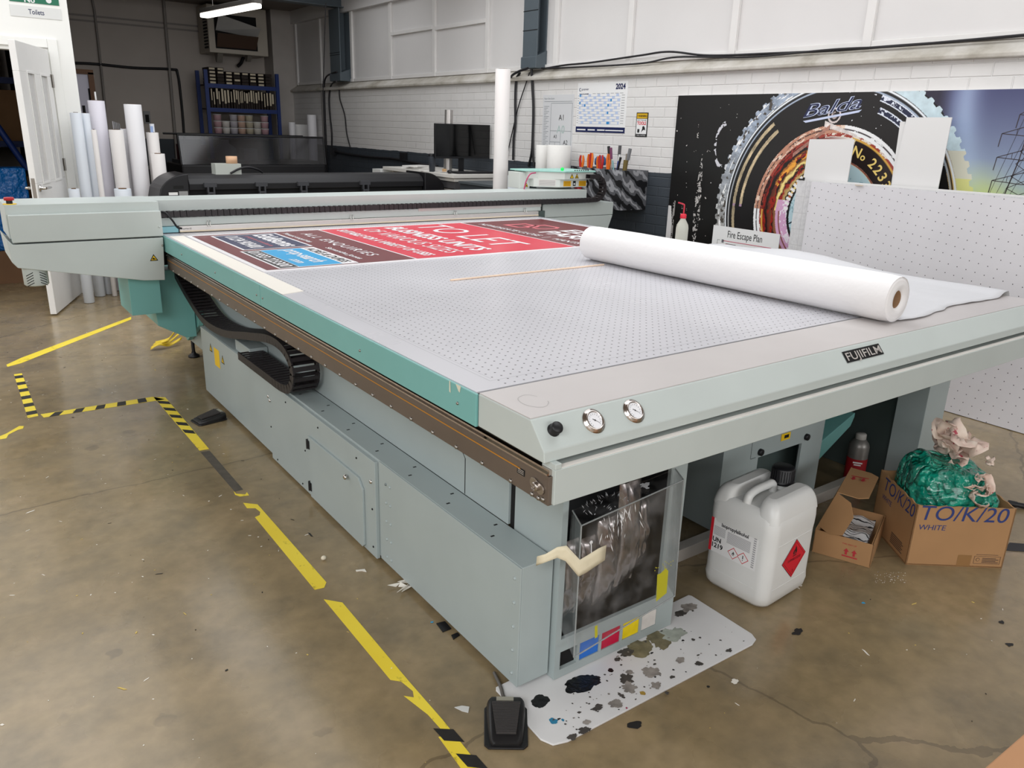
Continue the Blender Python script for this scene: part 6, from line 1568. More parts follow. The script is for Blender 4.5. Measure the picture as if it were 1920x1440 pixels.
for i, l in enumerate(pls):
    y = ty1 - .05 - i * .062; pliers(y, TX + .06 + .03 * (i % 2), l, (M_HRED, M_HOR)[i % 2], (M_HOR, M_HRED, M_HOR)[i % 3], .115 + .012 * (i % 3))
def tool(name, label, cat, y, x, parts, lean=0.0):
    t = thing(name, label, cat, (x, y, tz1 - .02), 0, 'pens and drivers in the tool box')
    for pn, r, z0, z1, m_ in parts:
        b = MB(); b.tube([(0, lean * (z0 + .02), z0), (0, lean * (z1 + .02), z1)], r, 8); b.build(pn, m_, t, local=True)
tool('scissors', 'black handled scissors rising behind the pliers', 'scissors', ty1 - .36, TX + .12, (('blade', .006, -.012, .09, M_STEEL), ('handle', .012, .09, .2, M_BLACK)), .2)
tool('screwdriver', 'tall thin screwdriver with a black handle near the drivers', 'screwdriver', ty1 - .42, TX + .08, (('shaft', .004, -.012, .10, M_STEEL), ('handle', .011, .10, .19, mat('plum grip', '#6e2f55', .4))), .15)
tool('steel_file', 'tall grey steel file in the tool box', 'file', ty1 - .47, TX + .1, (('shaft', .010, -.012, .13, mat('grey file', '#7a7a7c', .5, .5)), ('handle', .013, .13, .21, mat('dark grip', '#4b4a4d', .5))), -.02)
tool('marker_pen', 'black marker pen leaning in the tool box', 'pen', ty1 - .51, TX + .05, (('body', .009, -.012, .09, M_BLACK), ('cap', .010, .09, .12, M_BLACK)), -.25)
tool('tweezers', 'steel tweezers beside the black marker pen', 'tweezers', ty1 - .49, TX + .04, (('body', .006, -.012, .09, mat('teal steel', '#7ba6a8', .4, .4)),), .25)
tool('paint_pen', 'white and blue paint pen in the tool box', 'pen', ty0 + .13, TX + .06, (('body', .011, -.012, .09, mat('pen blue', '#23418f', .4)), ('cap', .009, .09, .14, M_WPL)), -.1)
tool('wire_brush', 'grey handled brush standing behind the blue paint pen', 'brush', ty0 + .10, TX + .12, (('body', .008, -.012, .1, M_STEEL), ('handle', .014, .1, .19, mat('grey brush', '#77787b', .5))), -.2)
tool('glue_tube', 'brown and olive glue tube at the end of the tool box', 'tube', ty0 + .055, TX + .07, (('body', .018, -.012, .10, mat('olive tube', '#6b5a2a', .5)), ('cap', .006, .10, .15, mat('tube tip', '#8b8378', .5))), -.06)
b = MB(); b.lathe([(.045, 0), (.05, .01), (.05, .05), (.035, .07), (.0001, .075)], (TX + .17, ty1 - .17, tz1 + .02), (0, 0, 1), 18); b.box(TX + .16, TX + .18, ty1 - .18, ty1 - .16, tz1 - .011, tz1 + .02); tag(b.build('blue_tape_gun', M_HBL), 'blue rounded tool behind the pliers', 'tool')
# low shelf the tools and rolls share: a worktop behind the gantry
wt = thing('wall_shelf', 'dark grey storage unit under the paper rolls by the wall', 'cabinet', (4.5, 5.75, 0))
uy0, uy1, ux0, uz = 5.62, 6.62, 4.18, 1.0
MB().box(ux0, XW - .01, uy0, uy1, .0, uz - .02).build('carcass', mat('unit dark grey', '#3c4146', .5), wt); MB().box(ux0 - .02, XW - .01, uy0 - .01, uy1, uz - .02, uz).build('unit_top', mat('unit top', '#4a5054', .5), wt)
M_TOW = mat('paper towel', '#e9e7e3', .8, bump=.15, bscale=50)
def towel(label, u0, u1, vt, y):
    a, c = on_y(u0, vt, y), on_y(u1, vt, y); r_ = (c.x - a.x) / 2 * .98; cxx = (a.x + c.x) / 2; t = thing('paper_roll', label, 'paper roll', (cxx, y, uz), 0, 'white paper rolls standing by the wall')
    b = MB(); b.lathe([(.025, a.z - uz - .002), (r_ - .004, a.z - uz), (r_, a.z - uz - .004), (r_, .004), (r_ - .004, .001)], (cxx, y, uz), (0, 0, 1), 32); b.build('paper', M_TOW, t)
    b = MB(); b.lathe([(.025, a.z - uz - .002), (.025, .01)], (cxx, y, uz), (0, 0, 1), 18); b.build('core', mat('core board', '#8a6a4c', .8), t)
towel('slim white paper roll beside the wide one by the wall', 1008, 1030, 272, 5.95)
towel('wide white paper roll next to the tools', 1031, 1066, 272, 5.72)
b = MB(); q = on_y(985, 320, 5.66); b.box(q.x - .05, q.x + .13, 5.66, 5.70, 1.0, 1.13); tag(b.build('black_case', mat('case dark teal', '#2c3638', .5)), 'dark case standing against the slim paper roll', 'case')

# --- tall white roll behind the gantry
def white_roll(name, label, cx_, cy_, r_, z0, z1, group, m=None, core=True, facets=0, hollow=.55):
    t = thing(name, label, 'roll', (cx_, cy_, z0), 0, group)
    b = MB(); ri = r_ * hollow
    n = 28
    b.lathe([(ri, z1 - z0 - .002), (r_ - .002, z1 - z0), (r_, z1 - z0 - .003), (r_, .004), (r_ - .003, .001), (ri, .001)], (cx_, cy_, z0), (0, 0, 1), n); b.build('sheet_roll', m or M_ROLL, t)
    if core:
        b = MB(); b.lathe([(ri - .0002, z1 - z0 + .004), (ri - .006, z1 - z0 + .004), (ri - .006, .002), (ri - .0002, .002)], (cx_, cy_, z0), (0, 0, 1), n); b.build('core', mat('core board', '#8a6a4c', .8), t)
    return t
M_ROLL = mat('white roll film', '#e4e3e6', .5, bump=.03, bscale=8); M_ROLLB = mat('bluish roll film', '#dbe1e9', .45); M_ROLLP = mat('violet white roll film', '#e0dde7', .45); M_ROLLW = mat('cream white roll film', '#e3dfdd', .55)
a, c = on_y(931.5, 129, 5.42), on_y(955, 129, 5.42); r_ = (c.x - a.x) / 2
white_roll('vinyl_roll', 'very tall narrow white roll standing behind the gantry', (a.x + c.x) / 2, 5.42, r_, .001, a.z, None, M_ROLLW, hollow=.6)
a, c = on_y(952, 330, 5.55), on_y(976, 330, 5.55); white_roll('vinyl_roll', 'short white roll standing just right of the very tall roll', (a.x + c.x) / 2, 5.55, (c.x - a.x) / 2 * .8, .001, 1.12, None, M_ROLLB, hollow=.6)

# --- desk with screen
dk = thing('desk', 'white topped desk with grey panels against the right wall', 'desk', (4.5, 7.5, 0))
dx0, dy0, dy1, dzt = 4.185, 6.76, 8.27, 1.05
b = MB(); b.box(dx0, XW - .012, dy0, dy1, dzt - .035, dzt); b.box(dx0 + .03, XW - .012, dy0 + .02, 7.7, dzt - .07, dzt - .04); b.build('desk_top', mat('desk white', '#d9d6d0', .4), dk, bevel=.003)
MB().box(dx0 + .05, XW - .02, dy0 + .03, dy0 + .05, .0, dzt - .07).build('end_panel', mat('desk grey', '#4d4c4e', .5), dk); MB().box(dx0 + .05, XW - .02, dy0 + .05, 7.5, .0, .9).build('cabinet', mat('desk cabinet', '#a7a09a', .5), dk); MB().box(dx0 + .045, dx0 + .05, dy0 + .03, 7.55, .91, dzt - .07).build('drawer_front', mat('desk grey', '#4d4c4e', .5), dk)
MB().box(dx0 + .1, XW - .05, 8.2, 8.24, 0, dzt - .036).build('leg', mat('desk white', '#d9d6d0', .4), dk)
def mon():
    y = 7.06; tl, bl2, tr_ = on_y(817, 231, y), on_y(813, 297, y), on_y(935, 234, y); w_ = .66
    t = thing('monitor', 'large black monitor standing on the desk by the wall', 'monitor', (tl.x + w_ / 2, y, dzt))
    x0, z0, z1 = tl.x - .005, bl2.z, tl.z
    MB().box(x0, x0 + w_, y, y + .03, z0, z1).build('case', M_BLACK, t, bevel=.003)
    MB().box(x0 + .008, x0 + w_ - .008, y - .001, y - .0002, z0 + .02, z1 - .008).build('screen', mat('dark screen', '#060607', .08), t)
    b = MB(); b.box(x0 + w_ / 2 - .12, x0 + w_ / 2 + .12, y - .06, y + .12, dzt + .001, dzt + .012); b.box(x0 + w_ / 2 - .03, x0 + w_ / 2 + .03, y + .03, y + .045, dzt + .01, z0 + .12); b.build('stand', M_BLACK, t)
mon()
def on_desk(u, v): return on_z(u, v, dzt)
c_ = Vector((4.24, 7.26, dzt)); t = thing('travel_mug', 'dark grey travel mug on the corner of the desk', 'mug', c_)
b = MB(); b.lathe([(.0001, .001), (.03, .001), (.036, .15), (.036, .152)], c_, (0, 0, 1), 20); b.build('body', mat('mug grey', '#3f444b', .45), t); b = MB(); b.lathe([(.038, .152), (.038, .17), (.034, .18), (.0001, .18)], c_, (0, 0, 1), 20); b.build('lid', M_BLACK, t)
tag(MB().box(4.3, 4.33, 7.12, 7.16, dzt + .001, dzt + .035).build('sticky_notes', mat('wooden block', '#caa57a', .6), bevel=.002), 'small tan block lying on the desk near the keyboard', 'block')
b = MB(); b.box(4.30, 4.74, 6.86, 6.99, dzt + .001, dzt + .02, M_BLACK); tag(b.build('keyboard', None, bevel=.004), 'black keyboard on the desk below the monitor', 'keyboard')
b = MB(); b.ball((4.25, 6.93, dzt + .018), .03, None, 12, 8, .8, 1.2, .6); tag(b.build('computer_mouse', M_BLACK), 'black mouse on the desk beside the keyboard', 'mouse')
M_PAP = mat('paper', '#e4e2de', .7)
for i, (x, y, z, a, w_, l) in enumerate(((4.36, 7.78, 0, .2, .21, .30), (4.38, 7.8, .012, -.15, .21, .297), (4.36, 7.76, .024, .4, .3, .21), (4.33, 7.3, 0, .5, .21, .30), (4.38, 7.05 + .15, .004, .1, .21, .297))):
    F = Frame((x, y, dzt + z + .001), (math.cos(a), math.sin(a), 0), (-math.sin(a), math.cos(a), 0)); lab = ['lowest sheets of the paper pile at the far end of the desk', 'middle sheets of the paper pile on the desk', 'top sheets of the paper pile on the desk', 'loose paper sheets beside the travel mug', 'loose paper sheets in front of the monitor'][i]
    tag(MB().fbox(F, -w_ / 2, w_ / 2, -l / 2, l / 2, 0, .011 if i < 3 else .0025).build('paper_sheets', M_PAP), lab, 'paper', 'papers on the desk')
b = MB(); q0, q1 = on_y(720, 318, 8.1), on_y(748, 332, 8.1); b.box(q0.x + .05, q1.x + .05, 8.29, 8.49, .9, q0.z - .01); b.box(q0.x + .07, q1.x + .03, 8.32, 8.44, 0, .9); tag(b.build('white_stand', M_WPL), 'white unit with a notched top below the end of the desk', 'cabinet')
c_ = on_y(840, 231, 7.3); t = tag(MB().cyl((c_.x, 7.3, dzt + .001), (c_.x + .01, 7.3, c_.z + .13), .045, .042, 18).build('silver_can', mat('silver can', '#b5b1ae', .3, .7)), 'silver spray can rising behind the monitor', 'can')

# ================================================================== PARTITION SIGNS
PX = PY - .0006
q0, q1 = on_y(19, 29, PY), on_y(115, 36, PY)
t = thing('toilets_sign', 'white plastic Toilets sign on the partition over the door', 'sign', ((q0.x + q1.x) / 2, PY, 2.215))
F = Frame((.722, PY - .001, 2.217), (1, 0, 0), (0, 0, 1)); MB().fbox(F, 0, .352, 0, .082, 0, .004).build('plate', M_WPL, t)
b = MB(); b.text(F, 'Toilets', .178, .024, .036, .0045, M_NAVY, 'c', bold=.015, width=.108); b.build('lettering', None, t)
t = thing('exit_sign', 'green safety sign above the white Toilets sign', 'sign', (.9, PY, 2.32)); F = Frame((.728, PY - .001, 2.322), (1, 0, 0), (0, 0, 1))
MB().fbox(F, 0, .34, 0, .17, 0, .004).build('plate', mat('safety green', '#0f6b4e', .4), t)
b = MB()
b.text(F, 'No', .10, .004, .04, .0045, M_LBL, 'l', bold=.03); b.build('lettering', None, t); b = MB(); b.fdisc(F, .27, .03, .02, .0045, M_LBL, 14)
b.build('symbol', None, t)

# ================================================================== WHITE ROLLS BY THE DOOR
def rl(u0, u1, v, y, label, m=M_ROLL, core=True):
    a, c = on_y(u0, v, y), on_y(u1, v, y); return white_roll('vinyl_roll', label, (a.x + c.x) / 2, y, (c.x - a.x) / 2 * .97, .001, a.z, 'white rolls standing by the doorway', m, core)
rl(130, 153, 211, 7.52, 'leftmost tall roll by the door frame with a greyed side', M_ROLLB)
rl(150, 168, 212, 7.58, 'slim bluish roll second from the door frame', M_ROLLB)
rl(163, 196, 188, 7.74, 'tall violet white roll with a rod sticking out of its top', M_ROLLP)
rl(170, 181, 243, 7.46, 'thin pale roll in front of the tall violet white roll', M_ROLLW)
rl(203, 231, 243, 7.55, 'medium cream roll with a brown core and clear strips in its top', M_ROLLW)
rl(224, 240, 241, 7.72, 'short roll mostly hidden behind the cream roll', M_ROLL)
rl(231, 265, 195, 7.6, 'tall broad white roll with squarish folded sides', M_ROLL)
rl(273, 297, 248, 7.66, 'roll with a clear blue label tube standing in its top', M_ROLLW)
rl(282, 309, 288, 7.48, 'lowest wide roll at the end of the group beside the black printer', M_ROLLW)
rl(127, 149, 354, 7.28, 'short bluish roll with a brown core close to the door hinge', M_ROLLB)
rl(213, 246, 354, 7.34, 'short bluish roll in front of the cream roll', M_ROLLB)
a = on_y(178, 172, 7.74); b = MB(); b.cyl((a.x, 7.74, 1.55), (a.x, 7.74, a.z), .007); tag(b.build('metal_rod', M_WPL), 'thin white rod poking out of the tall violet white roll', 'rod')
a = on_y(214, 228, 7.55); b = MB()
for i in range(5):
    x = a.x - .012 + i * .012; b.box(x, x + .002, 7.535, 7.565, 1.32, 1.455 - .004 * i)
tag(b.build('film_strips', mat('clear grey strip', '#8d8e90', .3)), 'bundle of clear grey strips standing in the cream roll', 'strips')
a = on_y(282, 232, 7.66); b = MB(); b.lathe([(.02, 1.2), (.02, a.z)], (a.x + .01, 7.66, 0), (0, 0, 1), 14, mat('label white', '#dfe3ea', .4)); b.box(a.x - .01, a.x + .012, 7.635, 7.639, a.z - .09, a.z - .02, mat('label blue', '#8fa6d0', .4)); tag(b.build('label_tube', None), 'white and blue tube standing in the roll near the black printer', 'tube')

# ================================================================== STORE ROOM BEHIND THE DOOR
M_RACKB = mat('blue racking', '#173170', .5); M_CARD2 = mat('store carton', '#7a5a40', .8, var=.08); M_CARD3 = mat('tan store carton', '#9a744f', .8, var=.06)
t = thing('pallet_rack', 'blue racking with diagonal brace seen through the doorway', 'rack', (.4, 10.3, 0))
for x in (-.9, 1.02):
    MB().box(x - .03, x + .03, 9.9, 9.96, 0, 2.5).build('post', M_RACKB, t)
for z in (1.78, 1.16): MB().box(-.93, 1.05, 9.9, 9.95, z, z + .06).build('beam', M_RACKB, t); 
for z in (1.80, 1.18): MB().box(-.93, 1.05, 9.95, 10.7, z, z + .02).build('shelf', mat('rack board', '#5a4634', .8), t)
b = MB(); p0 = on_y(-8, 232, 8.9); p1 = on_y(52, 318, 8.9); b.cyl(p0, p1, .03, seg=6); b.build('brace', M_RACKB, t)
def crate(name, label, x0, x1, y0, y1, z0, z1, m, group=None):
    t = thing(name, label, 'box', ((x0 + x1) / 2, (y0 + y1) / 2, z0), 0, group); MB().box(x0, x1, y0, y1, z0, z1).build('box_body', m, t, bevel=.004)
    b = MB(); b.box((x0 + x1) / 2 - .03, (x0 + x1) / 2 + .03, y0 - .0012, y0 - .0003, z0, z1); b.build('parcel_tape', mat('brown parcel tape', '#8f6a40', .35), t); return t
crate('storage_carton', 'brown carton on the upper shelf through the doorway', .05, .95, 10.0, 10.5, 1.202, 1.72, M_CARD3)
crate('storage_carton', 'dark carton on the top shelf of the store room rack', -.1, .6, 10.0, 10.5, 1.822, 2.15, mat('dark carton', '#3d2a1e', .8))
crate('storage_carton', 'brown carton standing behind the blue wrapped pallet', .0, .99, 9.99, 10.5, .001, .86, M_CARD3)
crate('storage_carton', 'brown carton on the floor through the doorway below the blue wrapping', .42, .90, 8.72, 9.0, .001, .30, M_CARD2)
t = thing('wrapped_pallet', 'goods wrapped in shiny blue plastic through the doorway', 'pallet', (.2, 8.9, 0))
g = N('blue wrap', rough=.18); g.base(lin('#1466b0')); g.bump(g.math('ADD', g.noise(5, 4, rough=.7), g.noise(16, 2)), .8, .05)
b = MB(); b.box(-.5, .72, 8.45, 8.70, .30, 1.03); b.build('wrapping', g.m, t, bevel=.02); MB().box(-.5, .70, 8.46, 8.69, .001, .30).build('pallet_base', M_CARD2, t)

# ================================================================== BACK WALL
t = thing('picture_frame', 'brown wooden frame with a pale print leaning behind the partition', 'picture', (1.55, 10.2, 0))
y_ = 10.2; a, c = on_y(138, 138, y_), on_y(166, 138, y_); lo = on_y(172, 198, y_)
b = MB(); b.box(a.x, c.x, y_, y_ + .03, 1.0, a.z); b.build('print', mat('pale print', '#b9b7c6', .4), t)
b = MB(); b.box(c.x - .01, c.x + .045, y_ - .02, y_ + .04, .0, a.z + .02); b.box(a.x - .05, c.x + .045, y_ - .02, y_ + .04, a.z, a.z + .05); b.build('frame', mat('brown frame', '#5d3d22', .6), t)
b = MB(); b.box(a.x + .12, a.x + .16, y_ - .002, y_ - .0004, 1.2, 1.78); b.box(a.x + .04, a.x + .07, y_ - .002, y_ - .0004, 1.2, 1.6); b.build('dark_mark', M_BLK2, t)
def bw(u, v, off=0.0): return on_y(u, v, YB - off)
M_BC = mat('back wall pipe', '#8f8984', .6)
b = MB(); b.tube([bw(305, -20, .03), bw(309, 30, .03), bw(328, 250, .03), bw(335, 340, .03)], .022, 8); tag(b.build('conduit_pipe', M_BC), 'grey vertical conduit pipe on the back wall', 'pipe')
b = MB(); b.tube(bez([bw(171, -10, .03), bw(177, 20, .03), bw(180, 45, .03), bw(186, 95, .03), bw(196, 190, .03), bw(199, 250, .03)], 5), .016, 8); tag(b.build('conduit_pipe', M_BC), 'thinner bent conduit on the back wall by the partition', 'pipe')
b = MB(); b.tube(bez([bw(135, 118, .03), bw(180, 120, .03), bw(250, 127, .03), bw(322, 130, .03), bw(333, 138, .03), bw(340, 190, .03), bw(345, 250, .03), bw(348, 320, .03)], 6), .018, 8); tag(b.build('wall_cable', M_CAB), 'thick black cable running along and down the back wall', 'cable')
b = MB()
for v0, v1 in ((25, 45), (35, 52)):
    p, q = bw(120, v0, .012), bw(360, v1, .012); b.box(p.x, 4.5, YB - .012, YB, p.z - .012, p.z + .012)
struct(b.build('trim_60', M_BC))
struct(MB().box(1.2, 4.56, YB - .006, YB, 0, 1.2).build('trim_61', mat('dado slate', '#3a4047', .6)))
b = MB(); p, q = bw(268, 208), bw(283, 232); b.box(p.x, q.x, YB - .012, YB - .001, q.z, p.z, mat('plate grey', '#8f9090', .5)); b.box(p.x + .02, q.x - .02, YB - .014, YB - .012, q.z + .02, p.z - .05, M_BLK2); tag(b.build('wall_socket', None), 'small grey picture plate on the back wall above the rolls', 'plate')
# --- wall heater with a mirrored flap
hx0, hx1, hz0, hz1 = 3.58, 4.44, 2.42, 3.06
t = thing('wall_heater', 'beige wall mounted air heater on the back wall behind the lamp', 'heater', (4, 12.7, hz0))
HY = 12.45
b = MB(); b.box(hx0, hx1, HY, 12.95, hz0, hz1); b.build('housing', mat('heater beige', '#b9b1a4', .5), t, bevel=.01)
b = MB()
for i in range(13):
    z = hz0 + .06 + i * .042; b.box(hx0 - .012, hx0 - .001, HY + .03, HY + .2, z, z + .022)
b.build('grille', M_BLK2, t)
b = MB(); b.box(hx0 + .09, hx1 - .16, HY - .004, HY - .0005, hz0 + .06, hz1 - .12); b.build('outlet', M_BLK2, t)
b = MB(); b.add([(hx0 + .1, HY - .02, hz0 + .30), (hx1 - .17, HY - .02, hz0 + .24), (hx1 - .15, HY - .16, hz0 + .36), (hx0 + .12, HY - .16, hz0 + .50)], [(0, 1, 2, 3)]); b.build('mirrored_flap', mat('reflection pale flap', '#d9d8d6', .3, .35), t, solid=.004)  # pale colour stands in for the bright reflection in mirror steel
b = MB(); b.add([(hx0 + .1, HY - .02, hz0 + .08), (hx1 - .19, HY - .02, hz0 + .08), (hx1 - .17, HY - .1, hz0 + .25), (hx0 + .1, HY - .1, hz0 + .26)], [(0, 1, 2, 3)]); b.build('flap', mat('brown flap', '#4a3629', .5), t, solid=.004)
b = MB(); b.prism([(HY + .04, hz0 - .001), (HY + .1, hz0 - .12), (HY + .16, hz0 - .12), (HY + .2, hz0 - .001)], 'x', hx0 + .12, hx0 + .2); b.build('bracket', mat('bracket grey', '#7a746c', .5), t); b = MB(); b.prism([(HY + .04, hz0 - .001), (HY + .1, hz0 - .08), (HY + .16, hz0 - .08), (HY + .2, hz0 - .001)], 'x', hx1 - .3, hx1 - .24); b.build('bracket', mat('bracket grey', '#7a746c', .5), t); b = MB(); b.box(hx0 + .1, hx0 + .13, 12.951, 12.999, hz0, hz1); b.box(hx1 - .13, hx1 - .1, 12.951, 12.999, hz0, hz1); b.build('bracket', mat('bracket grey', '#7a746c', .5), t)
p = on_y(482, 90, 12.97); t = thing('isolator_switch', 'grey wall switch with a red button right of the heater', 'switch', (p.x, 12.95, p.z - .06)); q = p
MB().box(q.x - .05, q.x + .05, 12.93, 12.999, q.z - .07, q.z + .07).build('box_body', mat('switch grey', '#8d8a86', .5), t); b = MB(); b.lathe([(.03, 0), (.03, .02), (.0001, .024)], (q.x + .005, 12.93, q.z), (0, -1, 0), 14); b.build('button', M_RED, t)
b = MB(); b.tube(bez([on_y(478, 97, 12.9), on_y(474, 104, 12.88), on_y(458, 107, 12.88), on_y(452, 118, 12.88), on_y(446, 124, 12.86)], 6), .025, 8); tag(b.build('heater_cable', M_CAB), 'black cable looping from the switch to below the heater', 'cable')

# --- blue shelving with sample boards and tubs
RY = 12.15
rx0, rx1 = on_y(386, 150, RY).x, on_y(519, 150, RY).x; sz = [on_y(410, 158, RY).z, on_y(412, 203, RY).z, on_y(414, 251, RY).z]
rz = on_y(385, 130, RY).z
t = thing('storage_rack', 'blue metal shelving unit against the back wall under the heater', 'shelves', ((rx0 + rx1) / 2, RY + .2, 0))
for x in (rx0, rx1):
    for y in (RY, RY + .42): MB().box(x - .025, x + .025, y - .02, y + .02, 0, rz).build('post', M_RACKB, t)
for z in sz + [.6, .15]:
    MB().box(rx0 + .026, rx1 - .026, RY, RY + .42, z - .02, z).build('shelf', mat('shelf board', '#4a4038', .8), t); MB().box(rx0 + .026, rx1 - .026, RY - .012, RY - .0005, z - .05, z + .005).build('beam', M_RACKB, t)
M_BKB = mat('dark sample board', '#2b211c', .7); M_BKE = mat('cream board edge', '#cfc3ab', .7)
rg = random.Random(6)
proto = None
x = rx0 + .06; i = 0
while x < rx1 - .08:
    h_ = rg.uniform(.22, .275); w_ = rg.choice([.018, .024, .03])
    bt = thing('sample_board', None, 'board', (x, RY + .02, sz[1] + .001), 0, 'sample boards standing on the middle shelf')
    MB().box(0, w_, .0, .3, 0, h_).build('board', M_BKB, bt, local=True); MB().box(.002, w_ - .002, -.003, -.0005, h_ - rg.uniform(.12, .2), h_ - .005).build('edge_label', M_BKE, bt, local=True)
    bt['label'] = 'dark sample board with a cream edge label upright on the rack'
    x += w_ + rg.choice([.006, .01, .014, .02]); i += 1
for i in range(34):
    c_ = i % 8; lvl = i // 8
    pt_ = (rx1 - rx0 - .1) / 8; bx_ = rx0 + .05 + c_ * pt_ + rg.uniform(0, .006); bz = sz[0] + .002 + lvl * .046
    bt = thing('sample_board', 'dark sample board lying in the pile on top of the rack', 'board', (bx_, RY + .0, bz), rg.uniform(-.02, .02), 'sample boards piled on top of the rack')
    MB().box(0, pt_ - .022, .02, .32, 0, .040).build('board', M_BKB, bt, local=True); 
    if rg.random() < .6: MB().box(.01, pt_ - .03, .016, .0195, .008, .032).build('edge_label', M_BKE, bt, local=True)
tubs = ['#c9c4bb', '#b9b09a', '#c5a592', '#b3aeb4', '#d2cdc6', '#b8949a']
def tub(loc, c, group, label):
    bt = thing('plastic_tub', label, 'tub', loc, 0, group)
    b = MB(); b.lathe([(.0001, .001), (.05, .001), (.056, .07), (.056, .078)], (0, 0, 0), (0, 0, 1), 14); b.build('tub_body', mat('tub ' + c, c, .5), bt, local=True)
    b = MB(); b.lathe([(.06, .0785), (.06, .086), (.0001, .088)], (0, 0, 0), (0, 0, 1), 14); b.build('lid', M_WPL, bt, local=True)
k_ = 0
for row in range(3):
    for col_ in range(7):
        k_ += 1
        x = rx0 + .15 + col_ * (rx1 - rx0 - .3) / 6.3
        if x > rx1 - .1: continue
        if row == 2 and col_ in (1, 5): continue
        tub((x, RY + .12, sz[2] + .001 + row * .092), tubs[(k_ * 5 + row) % 6], 'plastic tubs stacked on the rack', 'small lidded plastic tub in the stacked rows on the rack')
for col_ in range(6): tub((rx0 + .12 + col_ * (rx1 - rx0 - .24) / 5, RY + .12, .601), tubs[col_], 'plastic tubs on the lower shelf', 'small lidded plastic tub on the lower shelf behind the far printer')

# --- far printer under a clear smoked cover
t = thing('covered_printer', 'dark wide printer with a smoked clear cover by the back wall', 'printer', (3.3, 10.3, 0))
cx0, cx1, cy0, cy1 = 2.44, 4.24, 10.0, 10.75
M_PRD = mat('printer charcoal', '#1b1b1e', .45)
MB().box(cx0, cx1, cy0, cy1, .45, .98).build('body', M_PRD, t, bevel=.02)
for x in (cx0 + .12, cx1 - .12): MB().box(x - .04, x + .04, cy0 + .1, cy1 - .1, .0, .45).build('leg', M_BLACK, t)
MB().box(cx0 + .05, cx1 - .05, cy0 + .1, cy1 - .1, .98, 1.02).build('platen', mat('printer grey', '#55575b', .4, .3), t)
ms = bpy.data.materials.new('smoked acrylic'); ms.use_nodes = True; nt = ms.node_tree
for n_ in list(nt.nodes):
    if n_.type != 'OUTPUT_MATERIAL': nt.nodes.remove(n_)
out = [n_ for n_ in nt.nodes if n_.type == 'OUTPUT_MATERIAL'][0]; tr = nt.nodes.new('ShaderNodeBsdfTransparent'); tr.inputs[0].default_value = (.42, .42, .45, 1); gl = nt.nodes.new('ShaderNodeBsdfGlossy'); gl.inputs['Roughness'].default_value = .1; mx_ = nt.nodes.new('ShaderNodeMixShader'); mx_.inputs[0].default_value = .07
nt.links.new(tr.outputs[0], mx_.inputs[1]); nt.links.new(gl.outputs[0], mx_.inputs[2]); nt.links.new(mx_.outputs[0], out.inputs[0])
b = MB(); z1 = 1.315; b.add([(cx0, cy0, .98), (cx1, cy0, .98), (cx1, cy0 + .06, z1), (cx0, cy0 + .06, z1)], [(0, 1, 2, 3)]); b.add([(cx0, cy0 + .06, z1), (cx1, cy0 + .06, z1), (cx1, cy1, z1), (cx0, cy1, z1)], [(0, 1, 2, 3)]); b.build('clear_cover', ms, t, solid=.004)
b = MB()
for p, q in (((cx0, cy0 + .06, z1), (cx1, cy0 + .06, z1)), ((cx0, cy0, .98), (cx0, cy0 + .06, z1)), ((cx1, cy0, .98), (cx1, cy0 + .06, z1)), ((cx0, cy1, z1), (cx1, cy1, z1))): b.cyl(p, q, .012, seg=6)
b.build('cover_rail', M_BLACK, t)
b = MB(); b.box(3.95, 4.0, cy0 - .002, cy0 - .0005, .80, .81); b.box(4.08, 4.12, cy0 - .002, cy0 - .0005, .80, .81); b.build('badge', mat('badge silver', '#b5b5b5', .3, .6), t)
c_ = Vector((3.05, 10.3, 1.021)); b = MB(); b.lathe([(.0001, 0), (.11, 0), (.13, .02), (.13, .14), (.05, .2), (.05, .24), (.0001, .24)], c_, (0, 0, 1), 18); tag(b.build('clear_canister', mat('cloudy plastic', '#aeb6ba', .3, alpha=.8)), 'cloudy plastic canister inside the smoked cover', 'canister')
b = MB(); b.box(3.25, 3.42, 10.2, 10.4, 1.021, 1.16); tag(b.build('grey_carton', mat('grey carton', '#8d8f94', .5)), 'small grey carton beside the cloudy canister under the cover', 'box')
b = MB(); b.box(2.52, 2.8, 10.2, 10.5, 1.021, 1.2); tag(b.build('red_carton', mat('dark red carton', '#5a2226', .5)), 'dark red carton at the left end under the smoked cover', 'box')
# cabinet bench left of it
t = thing('side_bench', 'dark bench beside the back wall behind the white rolls', 'bench', (1.95, 11.5, 0)); MB().box(1.5, 2.36, 11.2, 11.9, .86, .90).build('bench_top', mat('bench grey', '#6b6a68', .5), t)
for x in (1.54, 2.32): MB().box(x - .03, x + .03, 11.22, 11.28, 0, .86).build('leg', M_BLACK, t)
b = MB(); b.box(1.75, 2.3, 11.3, 11.6, .901, 1.2); tag(b.build('black_crate', M_BLACK, bevel=.03), 'black crate on the bench behind the white rolls', 'crate')
# small rolls at the far right wall
rollf = [(541, 553, 229, 11.9, 'low wide white roll standing by the far right wall'), (576, 592, 215, 11.6, 'taller white roll standing by the far right wall')]
for u0, u1, v, y, l in rollf:
    a, c = on_y(u0, v, y), on_y(u1, v, y); white_roll('vinyl_roll', l, (a.x + c.x) / 2, y, (c.x - a.x) / 2, .001, a.z, 'white rolls by the far right wall', M_ROLL, False)
a, c = on_y(551, 233, 11.95), on_y(577, 233, 11.95); tag(MB().box(a.x, c.x, 11.96, 12.0, 0, a.z).build('display_board', M_WB), 'white panel standing between the two far white rolls', 'panel')

